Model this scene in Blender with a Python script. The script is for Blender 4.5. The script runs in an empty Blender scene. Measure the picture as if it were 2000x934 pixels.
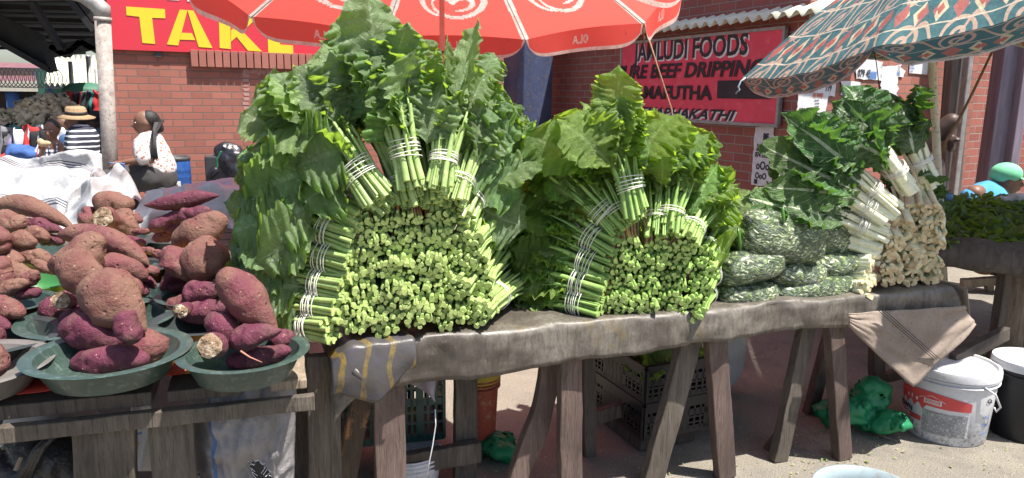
import bpy, bmesh, math, random
import numpy as np
from mathutils import Vector, Matrix, noise

random.seed(7)
rng = np.random.default_rng(7)
SC = bpy.context.scene
COL = SC.collection
R = math.radians
V = Vector

# ------------------------------------------------------------------ camera
CAM = V((0.0, 0.0, 1.55))
PITCH, ROLL, FPX = R(11.0), R(0.8), 1450.0
cd = bpy.data.cameras.new('camera')
cam = bpy.data.objects.new('camera', cd)
COL.objects.link(cam)
cd.sensor_width = 36.0
cd.lens = FPX / 2000.0 * 36.0
cd.clip_end = 400.0
cd.clip_start = 0.05
_f = V((0, math.cos(PITCH), -math.sin(PITCH)))
_r0 = V((1, 0, 0))
_u0 = V((0, math.sin(PITCH), math.cos(PITCH)))
_r = _r0 * math.cos(ROLL) + _u0 * math.sin(ROLL)
_u = -_r0 * math.sin(ROLL) + _u0 * math.cos(ROLL)
cam.matrix_world = Matrix(((_r.x, _u.x, -_f.x, CAM.x), (_r.y, _u.y, -_f.y, CAM.y), (_r.z, _u.z, -_f.z, CAM.z), (0, 0, 0, 1)))
SC.camera = cam

# ------------------------------------------------------------------ sky, sun, exposure
TO_SUN = V((0.40, -0.20, 1.0)).normalized()
elev = math.asin(TO_SUN.z)
azim = math.atan2(TO_SUN.x, TO_SUN.y)
w = bpy.data.worlds.new('World')
SC.world = w
w.use_nodes = True
wn = w.node_tree.nodes
sky = wn.new('ShaderNodeTexSky')
sky.sky_type = 'NISHITA'
sky.sun_disc = False
sky.sun_elevation = elev
sky.sun_rotation = azim
sky.dust_density = 2.0
wn['Background'].inputs['Strength'].default_value = 0.09
w.node_tree.links.new(sky.outputs[0], wn['Background'].inputs['Color'])
sd = bpy.data.lights.new('sun', 'SUN')
sd.energy = 5.0
sd.angle = R(0.6)
sd.color = (1.0, 0.95, 0.87)
sun = bpy.data.objects.new('sun', sd)
COL.objects.link(sun)
sun.rotation_euler = (-TO_SUN).to_track_quat('-Z', 'Y').to_euler()
SC.view_settings.view_transform = 'Standard'
SC.view_settings.look = 'None'
SC.view_settings.gamma = 1.0
SC.view_settings.exposure = 1.08
SC.cycles.max_bounces = 8
SC.cycles.transparent_max_bounces = 12

# ------------------------------------------------------------------ pixel of the photo -> point in the world
def ray(px, py):
    return _f + _r * ((px - 1000) / FPX) + _u * ((467 - py) / FPX)
def P(px, py, Y):
    d = ray(px, py)
    return CAM + d * (Y / d.y)
def G(px, py, z=0.0):
    d = ray(px, py)
    return CAM + d * ((z - CAM.z) / d.z)
TP0, TV, TN = V((-0.55, 2.28, 0)), V((0.9425, 0.3341, 0)), V((-0.3341, 0.9425, 0))
def F(px, py, s=0.0):                       # vertical plane parallel to the long stall table, s metres behind its front edge
    d = ray(px, py)
    t = (s - (CAM - TP0).dot(TN)) / d.dot(TN)
    return CAM + d * t

def ridge(p, f=1.0):
    return 1 - 2 * abs(noise.noise(p * f))
# ------------------------------------------------------------------ object helpers
ORG = {}
def props(o, label=None, cat=None, group=None, kind=None):
    if label: o['label'] = label
    if cat: o['category'] = cat
    if group: o['group'] = group
    if kind: o['kind'] = kind
    return o
def thing(name, loc, label, cat, group=None):
    o = bpy.data.objects.new(name, None)
    COL.objects.link(o)
    o.empty_display_size = 0.05
    o.location = loc
    ORG[o.name] = V(loc)
    return props(o, label, cat, group)
def finish(name, me, mats, parent):
    vs = np.empty(len(me.vertices) * 3)
    me.vertices.foreach_get('co', vs)
    vs = vs.reshape(-1, 3)
    if parent is None:
        L = V((float(vs[:, 0].mean()), float(vs[:, 1].mean()), float(vs[:, 2].min())))
    else:
        L = ORG[parent.name]
    vs -= np.array(L)
    me.vertices.foreach_set('co', vs.ravel())
    for m in (mats if isinstance(mats, (list, tuple)) else [mats]):
        me.materials.append(m)
    me.update()
    o = bpy.data.objects.new(name, me)
    COL.objects.link(o)
    if parent is None:
        o.location = L
    else:
        o.parent = parent
    ORG[o.name] = L
    return o

class MB:
    def __init__(s):
        s.v, s.f, s.m, s.u, s.n = [], [], [], [], 0
        s.hasuv = False
    def add(s, verts, faces, mi=0, uv=None):
        verts = np.asarray([tuple(q) for q in verts] if not isinstance(verts, np.ndarray) else verts, dtype=float).reshape(-1, 3)
        s.v.append(verts)
        for f in faces:
            s.f.append([int(i) + s.n for i in f])
        s.m += [mi] * len(faces) if isinstance(mi, int) else list(mi)
        if uv is None:
            s.u.append(np.zeros((len(verts), 2)))
        else:
            s.u.append(np.asarray(uv, dtype=float)); s.hasuv = True
        s.n += len(verts)
        return s
    def box(s, c, size, x=V((1, 0, 0)), z=V((0, 0, 1)), mi=0, jit=0.0):
        x = V(x).normalized(); z = V(z); z = (z - x * z.dot(x)).normalized(); y = z.cross(x)
        c = V(c); vs = []
        for i in (-.5, .5):
            for j in (-.5, .5):
                for k in (-.5, .5):
                    vs.append(c + x * (size[0] * i + random.uniform(-jit, jit)) + y * (size[1] * j + random.uniform(-jit, jit)) + z * (size[2] * k + random.uniform(-jit, jit)))
        return s.add(vs, [(0, 1, 3, 2), (4, 6, 7, 5), (0, 4, 5, 1), (2, 3, 7, 6), (0, 2, 6, 4), (1, 5, 7, 3)], mi)
    def bar(s, a, b, w, t, face=V((0, -1, 0)), mi=0, jit=0.0):     # a plank from a to b, w wide, its broad side towards face
        a, b = V(a), V(b)
        x = (b - a).normalized(); n = V(face); n = (n - x * n.dot(x)).normalized()
        return s.box((a + b) / 2, ((b - a).length, w, t), x, n, mi, jit)
    def tube(s, pts, rad, seg=10, cap=True, mi=0, capmi=None, prof=None, up=None, closed=False):
        pts = [V(p) for p in pts]; n = len(pts)
        if not hasattr(rad, '__len__'): rad = [rad] * n
        prof = prof if prof is not None else [(math.cos(2 * math.pi * k / seg), math.sin(2 * math.pi * k / seg)) for k in range(seg)]
        seg = len(prof)
        vs, fs, mis = [], [], []
        side = None
        for i, p in enumerate(pts):
            if closed: t = pts[(i + 1) % n] - pts[i - 1]
            else: t = pts[min(i + 1, n - 1)] - pts[max(i - 1, 0)]
            t = t.normalized() if t.length > 1e-9 else V((0, 0, 1))
            if side is None:
                ref = V(up) if up is not None else (V((0, 0, 1)) if abs(t.z) < .9 else V((1, 0, 0)))
                side = t.cross(ref).normalized()
            else:
                side = (side - t * side.dot(t)).normalized()
            nn = side.cross(t)
            for (a, b) in prof:
                vs.append(p + (side * a + nn * b) * rad[i])
        m = n if closed else n - 1
        for i in range(m):
            for k in range(seg):
                a, b = i * seg + k, i * seg + (k + 1) % seg
                c, d = ((i + 1) % n) * seg + (k + 1) % seg, ((i + 1) % n) * seg + k
                fs.append((a, b, c, d)); mis.append(mi)
        if cap and not closed and capmi is not None:      # sharp caps of their own
            L0 = len(vs); vs += vs[:seg] + vs[(n - 1) * seg:n * seg]
            fs.append(tuple(L0 + k for k in range(seg - 1, -1, -1))); mis.append(capmi)
            fs.append(tuple(L0 + seg + k for k in range(seg))); mis.append(capmi)
        elif cap and not closed:
            fs.append(tuple(range(seg - 1, -1, -1))); mis.append(mi if capmi is None else capmi)
            fs.append(tuple((n - 1) * seg + k for k in range(seg))); mis.append(mi if capmi is None else capmi)
        return s.add(vs, fs, mis)
    def lathe(s, prof, c, axis=V((0, 0, 1)), seg=32, mi=0, close=False, wob=0.0):
        axis = V(axis).normalized()
        x = axis.cross(V((0, 1, 0)) if abs(axis.y) < .9 else V((1, 0, 0))).normalized(); y = axis.cross(x)
        c = V(c); vs, fs = [], []
        for (r, h) in prof:
            for k in range(seg):
                a = 2 * math.pi * k / seg
                rr = r * (1 + wob * math.sin(2 * a + 1))
                vs.append(c + x * (rr * math.cos(a)) + y * (rr * math.sin(a)) + axis * h)
        for i in range(len(prof) - 1):
            for k in range(seg):
                a, b = i * seg + k, i * seg + (k + 1) % seg
                fs.append((a, b, b + seg, a + seg))
        return s.add(vs, fs, mi)
    def grid(s, fn, nu, nv, mi=0, uv=True):
        vs, uvs, fs = [], [], []
        for i in range(nu + 1):
            for j in range(nv + 1):
                vs.append(fn(i / nu, j / nv)); uvs.append((i / nu, j / nv))
        for i in range(nu):
            for j in range(nv):
                a = i * (nv + 1) + j
                fs.append((a, a + 1, a + nv + 2, a + nv + 1))
        return s.add(vs, fs, mi, uvs)
    def poly(s, pts2, o, x, y, depth, mi=0):                     # a flat outline extruded along x cross y
        o, x, y = V(o), V(x), V(y); nrm = x.cross(y).normalized()
        fr = [o + x * a + y * b + nrm * depth for a, b in pts2]
        bk = [o + x * a + y * b for a, b in pts2]
        n = len(pts2)
        return s.add(fr + bk, [tuple(range(n)), tuple(range(2 * n - 1, n - 1, -1))] + [(i, i + n, (i + 1) % n + n, (i + 1) % n) for i in range(n)], mi)
    def mesh(s, name, smooth=False):
        me = bpy.data.meshes.new(name)
        vs = np.concatenate(s.v)
        me.from_pydata(vs.tolist(), [], s.f)
        me.polygons.foreach_set('material_index', s.m)
        me.polygons.foreach_set('use_smooth', [smooth] * len(s.f))
        if s.hasuv:
            uv = np.concatenate(s.u)
            lay = me.uv_layers.new(name='UVMap')
            li = np.empty(len(me.loops), dtype=np.int32)
            me.loops.foreach_get('vertex_index', li)
            lay.data.foreach_set('uv', uv[li].ravel())
        return me
    def build(s, name, mats, parent=None, smooth=False, bevel=0.0, solid=0.0, fix=True):
        me = s.mesh(name, smooth)
        if fix:
            bm = bmesh.new(); bm.from_mesh(me)
            bmesh.ops.recalc_face_normals(bm, faces=bm.faces)
            bm.to_mesh(me); bm.free()
        o = finish(name, me, mats, parent)
        if solid:
            md = o.modifiers.new('thick', 'SOLIDIFY'); md.thickness = solid
        if bevel:
            md = o.modifiers.new('bevel', 'BEVEL'); md.width = bevel; md.segments = 2; md.limit_method = 'ANGLE'
        return o

def remesh(name, mb, mats, parent=None, voxel=.012, smooth=4, disp=None, crumple=None):
    me = mb.mesh('tmp')
    o = bpy.data.objects.new('tmp', me); COL.objects.link(o)
    m = o.modifiers.new('r', 'REMESH'); m.mode = 'VOXEL'; m.voxel_size = voxel
    if smooth:
        m2 = o.modifiers.new('s', 'SMOOTH'); m2.iterations = smooth; m2.factor = .6
    dg = bpy.context.evaluated_depsgraph_get()
    new = bpy.data.meshes.new_from_object(o.evaluated_get(dg))
    bpy.data.objects.remove(o); bpy.data.meshes.remove(me)
    new.name = name
    if disp:
        n = len(new.vertices)
        for v in new.vertices:
            v.co = v.co + v.normal * disp(v.co)
    new.polygons.foreach_set('use_smooth', [True] * len(new.polygons))
    new.materials.clear()
    return finish(name, new, mats, parent)
def cap(mb, a, b, ra, rb, seg=12, flat=1.0, up=None):            # a capsule with two radii
    a, b = V(a), V(b); x = (b - a); L = x.length
    x = x.normalized() if L > 1e-6 else V((0, 0, 1))
    pts, rad = [], []
    for k in range(5):
        t = math.pi / 2 * (1 - k / 4.0)
        pts.append(a - x * ra * math.sin(t)); rad.append(max(ra * math.cos(t), 1e-4))
    for k in range(1, 6):
        t = math.pi / 2 * ((k - 1) / 4.0)
        pts.append(b + x * rb * math.sin(t)); rad.append(max(rb * math.cos(t), 1e-4))
    prof = [(math.cos(2 * math.pi * k / seg), math.sin(2 * math.pi * k / seg) * flat) for k in range(seg)]
    return mb.tube(pts, rad, prof=prof, up=up)
def ell(mb, c, r, x=V((1, 0, 0)), z=V((0, 0, 1)), n=12):         # an ellipsoid
    c = V(c); x = V(x).normalized(); z = V(z); z = (z - x * z.dot(x)).normalized(); y = z.cross(x)
    vs, fs = [], []
    for i in range(n + 1):
        t = math.pi * i / n
        for k in range(2 * n):
            a = math.pi * k / n
            vs.append(c + x * (r[0] * math.sin(t) * math.cos(a)) + y * (r[1] * math.sin(t) * math.sin(a)) + z * (r[2] * math.cos(t)))
    for i in range(n):
        for k in range(2 * n):
            fs.append((i * 2 * n + k, i * 2 * n + (k + 1) % (2 * n), (i + 1) * 2 * n + (k + 1) % (2 * n), (i + 1) * 2 * n + k))
    return mb.add(vs, fs)
def text(s, size, o, x, y, mats, name='lettering', parent=None, depth=.002, bold=0.0, shear=0.0, sx=1.0, align='LEFT', warp=None, xspace=1.0):
    c = bpy.data.curves.new('t', 'FONT'); c.body = s; c.size = size; c.extrude = depth; c.offset = bold; c.shear = shear; c.align_x = align; c.space_character = xspace
    c.resolution_u = 3
    t = bpy.data.objects.new('t', c); COL.objects.link(t)
    dg = bpy.context.evaluated_depsgraph_get()
    me = bpy.data.meshes.new_from_object(t.evaluated_get(dg))
    bpy.data.objects.remove(t); bpy.data.curves.remove(c)
    me.materials.clear()
    x = V(x).normalized(); y = V(y).normalized(); n = x.cross(y); o = V(o)
    for v in me.vertices:
        a, b, d = v.co.x * sx, v.co.y, v.co.z
        v.co = warp(a, b, d) if warp else o + x * a + y * b + n * d
    return finish(name, me, mats, parent)

# ------------------------------------------------------------------ materials
class NT:
    def __init__(s, name):
        s.m = bpy.data.materials.new(name); s.m.use_nodes = True
        s.t = s.m.node_tree; s.b = s.t.nodes['Principled BSDF']; s.out = s.t.nodes['Material Output']
        s.tc = s.t.nodes.new('ShaderNodeTexCoord')
    def n(s, typ, **kw):
        nd = s.t.nodes.new('ShaderNode' + typ)
        for k, v in kw.items():
            if k in nd.inputs.keys() and not hasattr(nd, k): nd.inputs[k].default_value = v
            else: setattr(nd, k, v)
        return nd
    def l(s, a, b): s.t.links.new(a, b)
    def noise(s, scale, detail=6, rough=.6, vec=None, dist=0.0):
        nd = s.n('TexNoise'); nd.inputs['Scale'].default_value = scale; nd.inputs['Detail'].default_value = detail
        nd.inputs['Roughness'].default_value = rough; nd.inputs['Distortion'].default_value = dist
        s.l(vec if vec is not None else s.tc.outputs['Object'], nd.inputs['Vector'])
        return nd.outputs['Fac']
    def ramp(s, fac, stops):
        nd = s.n('ValToRGB'); cr = nd.color_ramp
        while len(cr.elements) < len(stops): cr.elements.new(.5)
        for e, (p, c) in zip(cr.elements, stops):
            e.position = p; e.color = (c[0], c[1], c[2], 1) if hasattr(c, '__len__') else (c, c, c, 1)
        s.l(fac, nd.inputs[0])
        return nd.outputs[0]
    def mix(s, fac, a, b, mode='MIX'):
        nd = s.n('MixRGB', blend_type=mode)
        for i, q in ((0, fac), (1, a), (2, b)):
            if hasattr(q, 'is_linked') or hasattr(q, 'links'): s.l(q, nd.inputs[i])
            elif i == 0: nd.inputs[0].default_value = q
            else: nd.inputs[i].default_value = (q[0], q[1], q[2], 1)
        return nd.outputs[0]
    def math(s, op, a, b=0.0, c=None):
        nd = s.n('Math', operation=op)
        for i, q in enumerate((a, b) if c is None else (a, b, c)):
            if hasattr(q, 'links'): s.l(q, nd.inputs[i])
            else: nd.inputs[i].default_value = q
        return nd.outputs[0]
    def bump(s, h, strength=.3, dist=.01):
        nd = s.n('Bump'); nd.inputs['Strength'].default_value = strength; nd.inputs['Distance'].default_value = dist
        s.l(h, nd.inputs['Height']); s.l(nd.outputs[0], s.b.inputs['Normal'])
        return nd.outputs[0]
    def sep(s, what='Object'):
        nd = s.n('SeparateXYZ'); s.l(s.tc.outputs[what], nd.inputs[0]); return nd.outputs
    def map(s, scale, rot=(0, 0, 0), what='Object'):
        nd = s.n('Mapping'); nd.inputs['Scale'].default_value = scale; nd.inputs['Rotation'].default_value = rot
        s.l(s.tc.outputs[what], nd.inputs[0]); return nd.outputs[0]
def pm(name, c1, c2=None, scale=6, rough=.7, bump=0.0, bscale=60, lo=.35, hi=.65, metal=0, spec=.4, transl=0, coat=0, c3=None, stretch=None, detail=7):
    q = NT(name)
    if c2 is None: c2 = tuple(x * .75 for x in c1)
    vec = q.map(stretch) if stretch else None
    f = q.noise(scale, detail, .62, vec)
    col = q.ramp(f, [(lo, c1), (hi, c2)])
    if c3:
        f2 = q.noise(scale * 4.3, 5, .7, vec)
        col = q.mix(q.ramp(f2, [(.52, 0), (.68, 1)]), col, c3)
    q.l(col, q.b.inputs['Base Color'])
    q.b.inputs['Roughness'].default_value = rough
    q.b.inputs['Metallic'].default_value = metal
    q.b.inputs['Specular IOR Level'].default_value = spec
    if coat:
        q.b.inputs['Coat Weight'].default_value = coat; q.b.inputs['Coat Roughness'].default_value = .15
    if bump: q.bump(q.noise(bscale, 5, .65, vec), bump, .006)
    if transl:
        tr = q.n('BsdfTranslucent'); q.l(col, tr.inputs[0])
        mx = q.n('MixShader'); mx.inputs[0].default_value = transl
        q.l(q.b.outputs[0], mx.inputs[1]); q.l(tr.outputs[0], mx.inputs[2]); q.l(mx.outputs[0], q.out.inputs[0])
    return q.m

def brick_mat(name, a, b, mortar, offset=.5):
    q = NT(name)
    s = q.sep()
    cb = q.n('CombineXYZ'); q.l(s[0], cb.inputs[0]); q.l(s[2], cb.inputs[1])
    br = q.n('TexBrick'); q.l(cb.outputs[0], br.inputs['Vector'])
    br.inputs['Scale'].default_value = 1; br.inputs['Brick Width'].default_value = .232; br.inputs['Row Height'].default_value = .085
    br.inputs['Mortar Size'].default_value = .0065; br.inputs['Mortar Smooth'].default_value = .25
    br.inputs['Color1'].default_value = (*a, 1); br.inputs['Color2'].default_value = (*b, 1); br.inputs['Mortar'].default_value = (*mortar, 1)
    br.inputs['Bias'].default_value = -.1
    col = q.mix(q.ramp(q.noise(1.1, 6), [(.3, .0), (.75, .4)]), br.outputs['Color'], tuple(x * .55 for x in a))
    col = q.mix(q.ramp(q.noise(38, 4), [(.62, 0.0), (.8, .45)]), col, (.07, .035, .03))
    col = q.mix(q.ramp(q.noise(9, 4), [(.6, 0.0), (.78, .22)]), col, (.42, .25, .2))
    q.l(col, q.b.inputs['Base Color'])
    q.b.inputs['Roughness'].default_value = .85
    h = q.math('SUBTRACT', 1.0, br.outputs['Fac'])
    h2 = q.math('ADD', h, q.math('MULTIPLY', q.noise(70, 4), .35))
    q.bump(h2, .9, .012)
    return q.m

M = {}
M['brick_lit'] = brick_mat('brick_red', (.36, .13, .095), (.27, .095, .07), (.17, .13, .115))  # brick tones for the walls in sun, slightly lighter
M['brick_shaded'] = brick_mat('brick_shaded', (.33, .105, .08), (.24, .07, .055), (.30, .26, .23))  # darker brick copy: the shade on these walls is put into the colour
M['paint_red'] = pm('sign_red', (.56, .03, .05), (.52, .035, .055), rough=.35, spec=.5)
M['paint_pink'] = pm('sign_pink_red', (.78, .07, .11), (.68, .06, .10), scale=2.5, rough=.45, c3=(.80, .12, .16))
M['yellow'] = pm('yellow_vinyl', (.68, .52, .03), (.64, .48, .03), rough=.4)
M['black_paint'] = pm('black_paint', (.018, .017, .022), (.03, .03, .035), rough=.5)
M['white_paint'] = pm('white_paint', (.78, .76, .76), (.66, .62, .62), rough=.5)
M['grey_metal'] = pm('galvanised_metal', (.36, .35, .34), (.24, .23, .22), scale=14, rough=.55, metal=.25)
M['old_pipe'] = pm('weathered_pipe', (.42, .38, .35), (.24, .21, .19), scale=9, rough=.7, bump=.3, bscale=50, c3=(.18, .12, .09))
M['blue_steel'] = pm('blue_painted_steel', (.055, .075, .15), (.035, .045, .085), scale=5, rough=.45, bump=.25, bscale=25, c3=(.12, .10, .10))
M['mauve_wood'] = pm('mauve_painted_post', (.26, .22, .28), (.17, .14, .18), scale=4, rough=.6, stretch=(4, 4, .5), bump=.2)
M['grey_wood'] = pm('grey_wood', (.20, .175, .16), (.11, .09, .08), scale=5, rough=.8, stretch=(5, 5, .6), bump=.3)
M['cream_sheet'] = pm('cream_roof_sheet', (.72, .72, .58), (.55, .54, .42), scale=5, rough=.6)
M['dark'] = pm('near_black', (.016, .016, .018), (.028, .027, .028), rough=.8)  # near-black shared by canopy bars, dark clothes, wire and the tear
M['dark_steel'] = pm('dark_steel', (.05, .05, .055), (.03, .03, .033), rough=.6)
M['paper'] = pm('poster_paper', (.66, .66, .68), (.52, .52, .54), scale=20, rough=.8)
M['blue_ink'] = pm('blue_ink', (.12, .25, .55), (.2, .33, .6), rough=.7)
M['black_ink'] = pm('black_ink', (.02, .02, .025), (.05, .05, .06), scale=60, rough=.7)
M['red_ink'] = pm('red_ink', (.6, .14, .08), (.5, .12, .08), rough=.7)
# ------------------------------------------------------------------ ground
q = NT('sandy_tarmac')
base = q.ramp(q.noise(.9, 8, .65), [(.32, (.20, .185, .155)), (.52, (.275, .245, .195)), (.70, (.15, .14, .125))])
base = q.mix(q.ramp(q.noise(160, 3, .7), [(.40, .75), (.55, 0)]), base, (.08, .07, .06))
base = q.mix(q.ramp(q.noise(95, 3, .8), [(.60, 0), (.72, .7)]), base, (.36, .32, .27))
base = q.mix(q.ramp(q.noise(1.7, 7, .75), [(.52, 0), (.66, .7)]), base, (.10, .092, .085))
q.l(base, q.b.inputs['Base Color']); q.b.inputs['Roughness'].default_value = .9
q.bump(q.math('ADD', q.noise(120, 4, .7), q.math('MULTIPLY', q.noise(9, 4), .8)), .55, .01)
M['ground'] = q.m
g = MB()
g.grid(lambda a, b: V((-90 + 180 * a, -20 + 180 * b, 0)), 40, 40)
props(g.build('ground', M['ground']), kind='structure')
pv = MB()
pv.add([V((-14, 7.3, .12)), V((-3.0, 8.6, .12)), V((1.2, 9.6, .12)), V((1.2, 60, .12)), V((-40, 60, .12)), V((-40, 5.5, .12)), V((-14, 7.3, 0)), V((-3.0, 8.6, 0)), V((1.2, 9.6, 0)), V((-40, 5.5, 0))],
       [(0, 1, 2, 3, 4, 5), (0, 6, 7, 1), (1, 7, 8, 2), (5, 9, 6, 0)])
M['pavement'] = pm('grey_pavement', (.13, .125, .125), (.09, .085, .085), scale=3, rough=.85, bump=.4, bscale=80)
props(pv.build('pavement', M['pavement']), kind='structure')

# ------------------------------------------------------------------ brick walls
def wall(p0, p1, z0, z1, mat, label, name='brick_wall', thick=.3):
    p0, p1 = V(p0), V(p1)
    d = (p1 - p0); L = d.length
    me = MB().box((L / 2, thick / 2, (z0 + z1) / 2), (L, thick, z1 - z0)).mesh(name)
    me.materials.append(mat)
    o = bpy.data.objects.new(name, me); COL.objects.link(o)
    o.location = (p0.x, p0.y, 0); o.rotation_euler = (0, 0, math.atan2(d.y, d.x))
    ORG[o.name] = V((0, 0, 0))
    return props(o, label, 'wall')
def at2(px, Y):
    p = P(px, 250, Y); return V((p.x, p.y, 0))
WL0, WL1 = at2(213, 8.9), at2(1012, 11.4)
wall(WL0, WL1, 0, 3.3, M['brick_lit'], 'sunlit red brick wall under the red TAKE sign, behind the seated woman')
WR0, WRb, WR2 = at2(1068, 10.9), at2(1562, 6.6), at2(1895, 8.45)
wall(WR0, WRb, 0, 3.2, M['brick_shaded'], 'shaded red brick wall carrying the pink hand painted food sign', thick=.06)
wall(WRb + (WR2 - WRb).normalized() * .07, WR2, 0, 4.2, M['brick_lit'], 'red brick wall with torn posters behind the patterned umbrella')
WR3 = WR2 + V((.46, .30, 0))
wall(WR2, WR3, 0, 4.2, M['brick_shaded'], 'narrow shaded brick return beside the wide mauve pillar')
wall(WR3 + V((.25, -.1, 0)), WR3 + V((6, 1.5, 0)), 0, 4.2, M['brick_shaded'], 'red brick wall at the right edge beyond the mauve pillar')
def wdir(a, b): return (b - a).normalized()
def onwall(px, py, a, b, off=0.0):          # point where the ray meets the wall's face
    d = wdir(a, b); n = V((d.y, -d.x, 0)); r = ray(px, py)
    t = (a + n * off - CAM).dot(n) / r.dot(n)
    return CAM + r * t
# soldier course sticking out above the left wall's field
dl = wdir(WL0, WL1); nl = V((dl.y, -dl.x, 0))
ps = onwall(372, 108, WL0, WL1, .05); pe = onwall(975, 108, WL0, WL1, .05)
sc_ = MB(); k = 0
Lc = (pe - ps).length
while k * .092 < Lc:
    sc_.box(V((ps.x, ps.y, ps.z - .035)) + dl * (k * .092 + .04) + nl * -.02, (.080, .1, .20), dl); k += 1
M['soldier'] = pm('soldier_brick', (.33, .13, .10), (.26, .10, .08), scale=3, rough=.85, bump=.4)
props(sc_.build('brick_ledge', M['soldier'], bevel=.004), 'projecting course of upright bricks under the red TAKE sign', 'ledge')
# old paint marks on the left wall
pmk = MB()
for (x0, y0, x1, y1) in ((474, 136, 488, 262), (474, 134, 535, 146), (514, 146, 526, 250)):
    for i in range(14):
        a, b = i / 14.0, (i + 1) / 14.0
        if x1 - x0 > 40:
            c = [onwall(x0 + (x1 - x0) * a, y0 + random.uniform(-1, 3), WL0, WL1, .003), onwall(x0 + (x1 - x0) * b, y0 + random.uniform(-1, 3), WL0, WL1, .003), onwall(x0 + (x1 - x0) * b, y1 + random.uniform(-4, 2), WL0, WL1, .003), onwall(x0 + (x1 - x0) * a, y1 + random.uniform(-4, 2), WL0, WL1, .003)]
        else:
            yy0, yy1 = y0 + (y1 - y0) * a, y0 + (y1 - y0) * b - 2.5
            c = [onwall(x0 + random.uniform(-1, 4), yy0, WL0, WL1, .004), onwall(x1 - random.uniform(-1, 4), yy0, WL0, WL1, .004), onwall(x1 - random.uniform(-1, 4), yy1, WL0, WL1, .004), onwall(x0 + random.uniform(-1, 4), yy1, WL0, WL1, .004)]
        pmk.add(c, [(3, 2, 1, 0)])
M['oldpaint'] = pm('faded_paint', (.36, .25, .24), (.40, .155, .12), scale=22, rough=.9)
props(pmk.build('paint_mark', M['oldpaint']), 'faded white paint outline left on the red brick wall', 'paint mark')

# TAKE sign
def board(px0, px1, pyt0, pyb0, wl, off, thick, mat, frame=None):
    a = onwall(px0, pyb0, *wl, off); b0 = onwall(px1, 200, *wl, off)
    z0 = a.z; z1 = onwall(px0, pyt0, *wl, off).z
    d = wdir(*wl); L = (V((b0.x, b0.y, 0)) - V((a.x, a.y, 0))).length
    return a, d, L, z0, z1
a, d, L, z0, z1 = board(216, 640, -40, 97, (WL0, WL1), .06, .03, None)
z1 = z0 + .95
L = 3.3
n = V((d.y, -d.x, 0))
sg = thing('shop_sign', V((a.x, a.y, z0)) + d * L / 2, 'large red sign with yellow TAKE lettering high on the left brick wall', 'sign')
MB().box(V((a.x, a.y, (z0 + z1) / 2)) + d * L / 2 - n * .02, (L, .04, z1 - z0), d).build('sign_board', M['paint_red'], sg, bevel=.003)
br = MB()
for t in (.5, 1.5, 2.5): br.box(V((a.x, a.y, z0 - .02)) + d * t - n * .035, (.07, .03, .09), d)
br.build('bracket', M['dark_steel'], sg)
def px_on(px, py): return onwall(px, py, WL0, WL1, .062)
def glyph(pts):
    m = MB(); w3 = [px_on(x, y) for x, y in pts]
    k = len(w3)
    m.add([p + n * .004 for p in w3] + w3, [tuple(range(k))] + [(i, i + k, (i + 1) % k + k, (i + 1) % k) for i in range(k)])
    return m
G_T = [(246, 13), (322, 18), (323, 36), (297, 35), (303, 86), (278, 84), (272, 33), (247, 30)]
G_A1 = [(351, 19), (378, 21), (415, 94), (388, 92), (382, 80), (364, 62), (372, 62), (362, 44), (355, 62), (352, 78), (348, 89), (326, 87)]
glyph(G_T).build('lettering', M['yellow'], sg)
am = MB()
def quad(m, pts):
    w3 = [px_on(x, y) for x, y in pts]; k = len(w3)
    m.add([p + n * .004 for p in w3] + w3, [tuple(range(k))] + [(i, i + k, (i + 1) % k + k, (i + 1) % k) for i in range(k)])
quad(am, [(351, 19), (366, 20), (348, 89), (326, 87)])
quad(am, [(366, 20), (378, 21), (415, 94), (388, 92)][0:4])
quad(am, [(353.5, 64.1), (374.5, 64.9), (381.3, 78.6), (350.7, 77.6)])
am.build('lettering', M['yellow'], sg)
km = MB()
quad(km, [(427, 26), (449, 28), (451, 96), (429, 94)])
quad(km, [(451.2, 60), (480, 28), (506, 31), (474, 62), (512, 101), (484, 99), (462, 72), (451.2, 82)])
km.build('lettering', M['yellow'], sg)
em = MB()
quad(em, [(521, 32), (566, 35), (567, 50), (544, 49), (545, 60), (565, 61), (566, 73), (546, 72), (547, 87), (572, 89), (573, 107), (524, 104)])
em.build('lettering', M['yellow'], sg)
wm = MB()
for pts in ([(316, -20), (334, -18), (350, 1), (328, 0)], [(364, -20), (378, -18), (380, 4), (366, 3)]): quad(wm, pts)
wm.build('lettering', M['white_paint'], sg)

# pink JAMLUDI sign
WR = (WR0, WRb)
dr = wdir(*WR); nr = V((dr.y, -dr.x, 0))
c00 = onwall(1207, 236, *WR, .06); c10 = onwall(1519, 241, *WR, .06); c11 = onwall(1532, 40, *WR, .06); c01 = onwall(1210, 92, *WR, .06)
zb, zt = (c00.z + c10.z) / 2, (c01.z + c11.z) / 2
L = (V((c10.x, c10.y, 0)) - V((c00.x, c00.y, 0))).length
o0 = V((c00.x, c00.y, zb))
sg = thing('shop_sign', o0 + dr * L / 2, 'pink red hand painted food sign with black letters under the corrugated roof', 'sign')
H = zt - zb
MB().box(o0 + dr * L / 2 + V((0, 0, H / 2)) - nr * .02, (L, .03, H), dr).build('sign_board', M['paint_pink'], sg)
fr = MB()
for (u, z, lx, lz) in ((L / 2, .012, L, .03), (L / 2, H - .012, L, .03), (.012, H / 2, .03, H - .05), (L - .012, H / 2, .03, H - .05)):
    fr.box(o0 + dr * u + V((0, 0, z)) - nr * .012, (lx, .042, lz), dr)
fr.build('sign_frame', M['grey_metal'], sg, bevel=.002)
UPZ = V((0, 0, 1))
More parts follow.
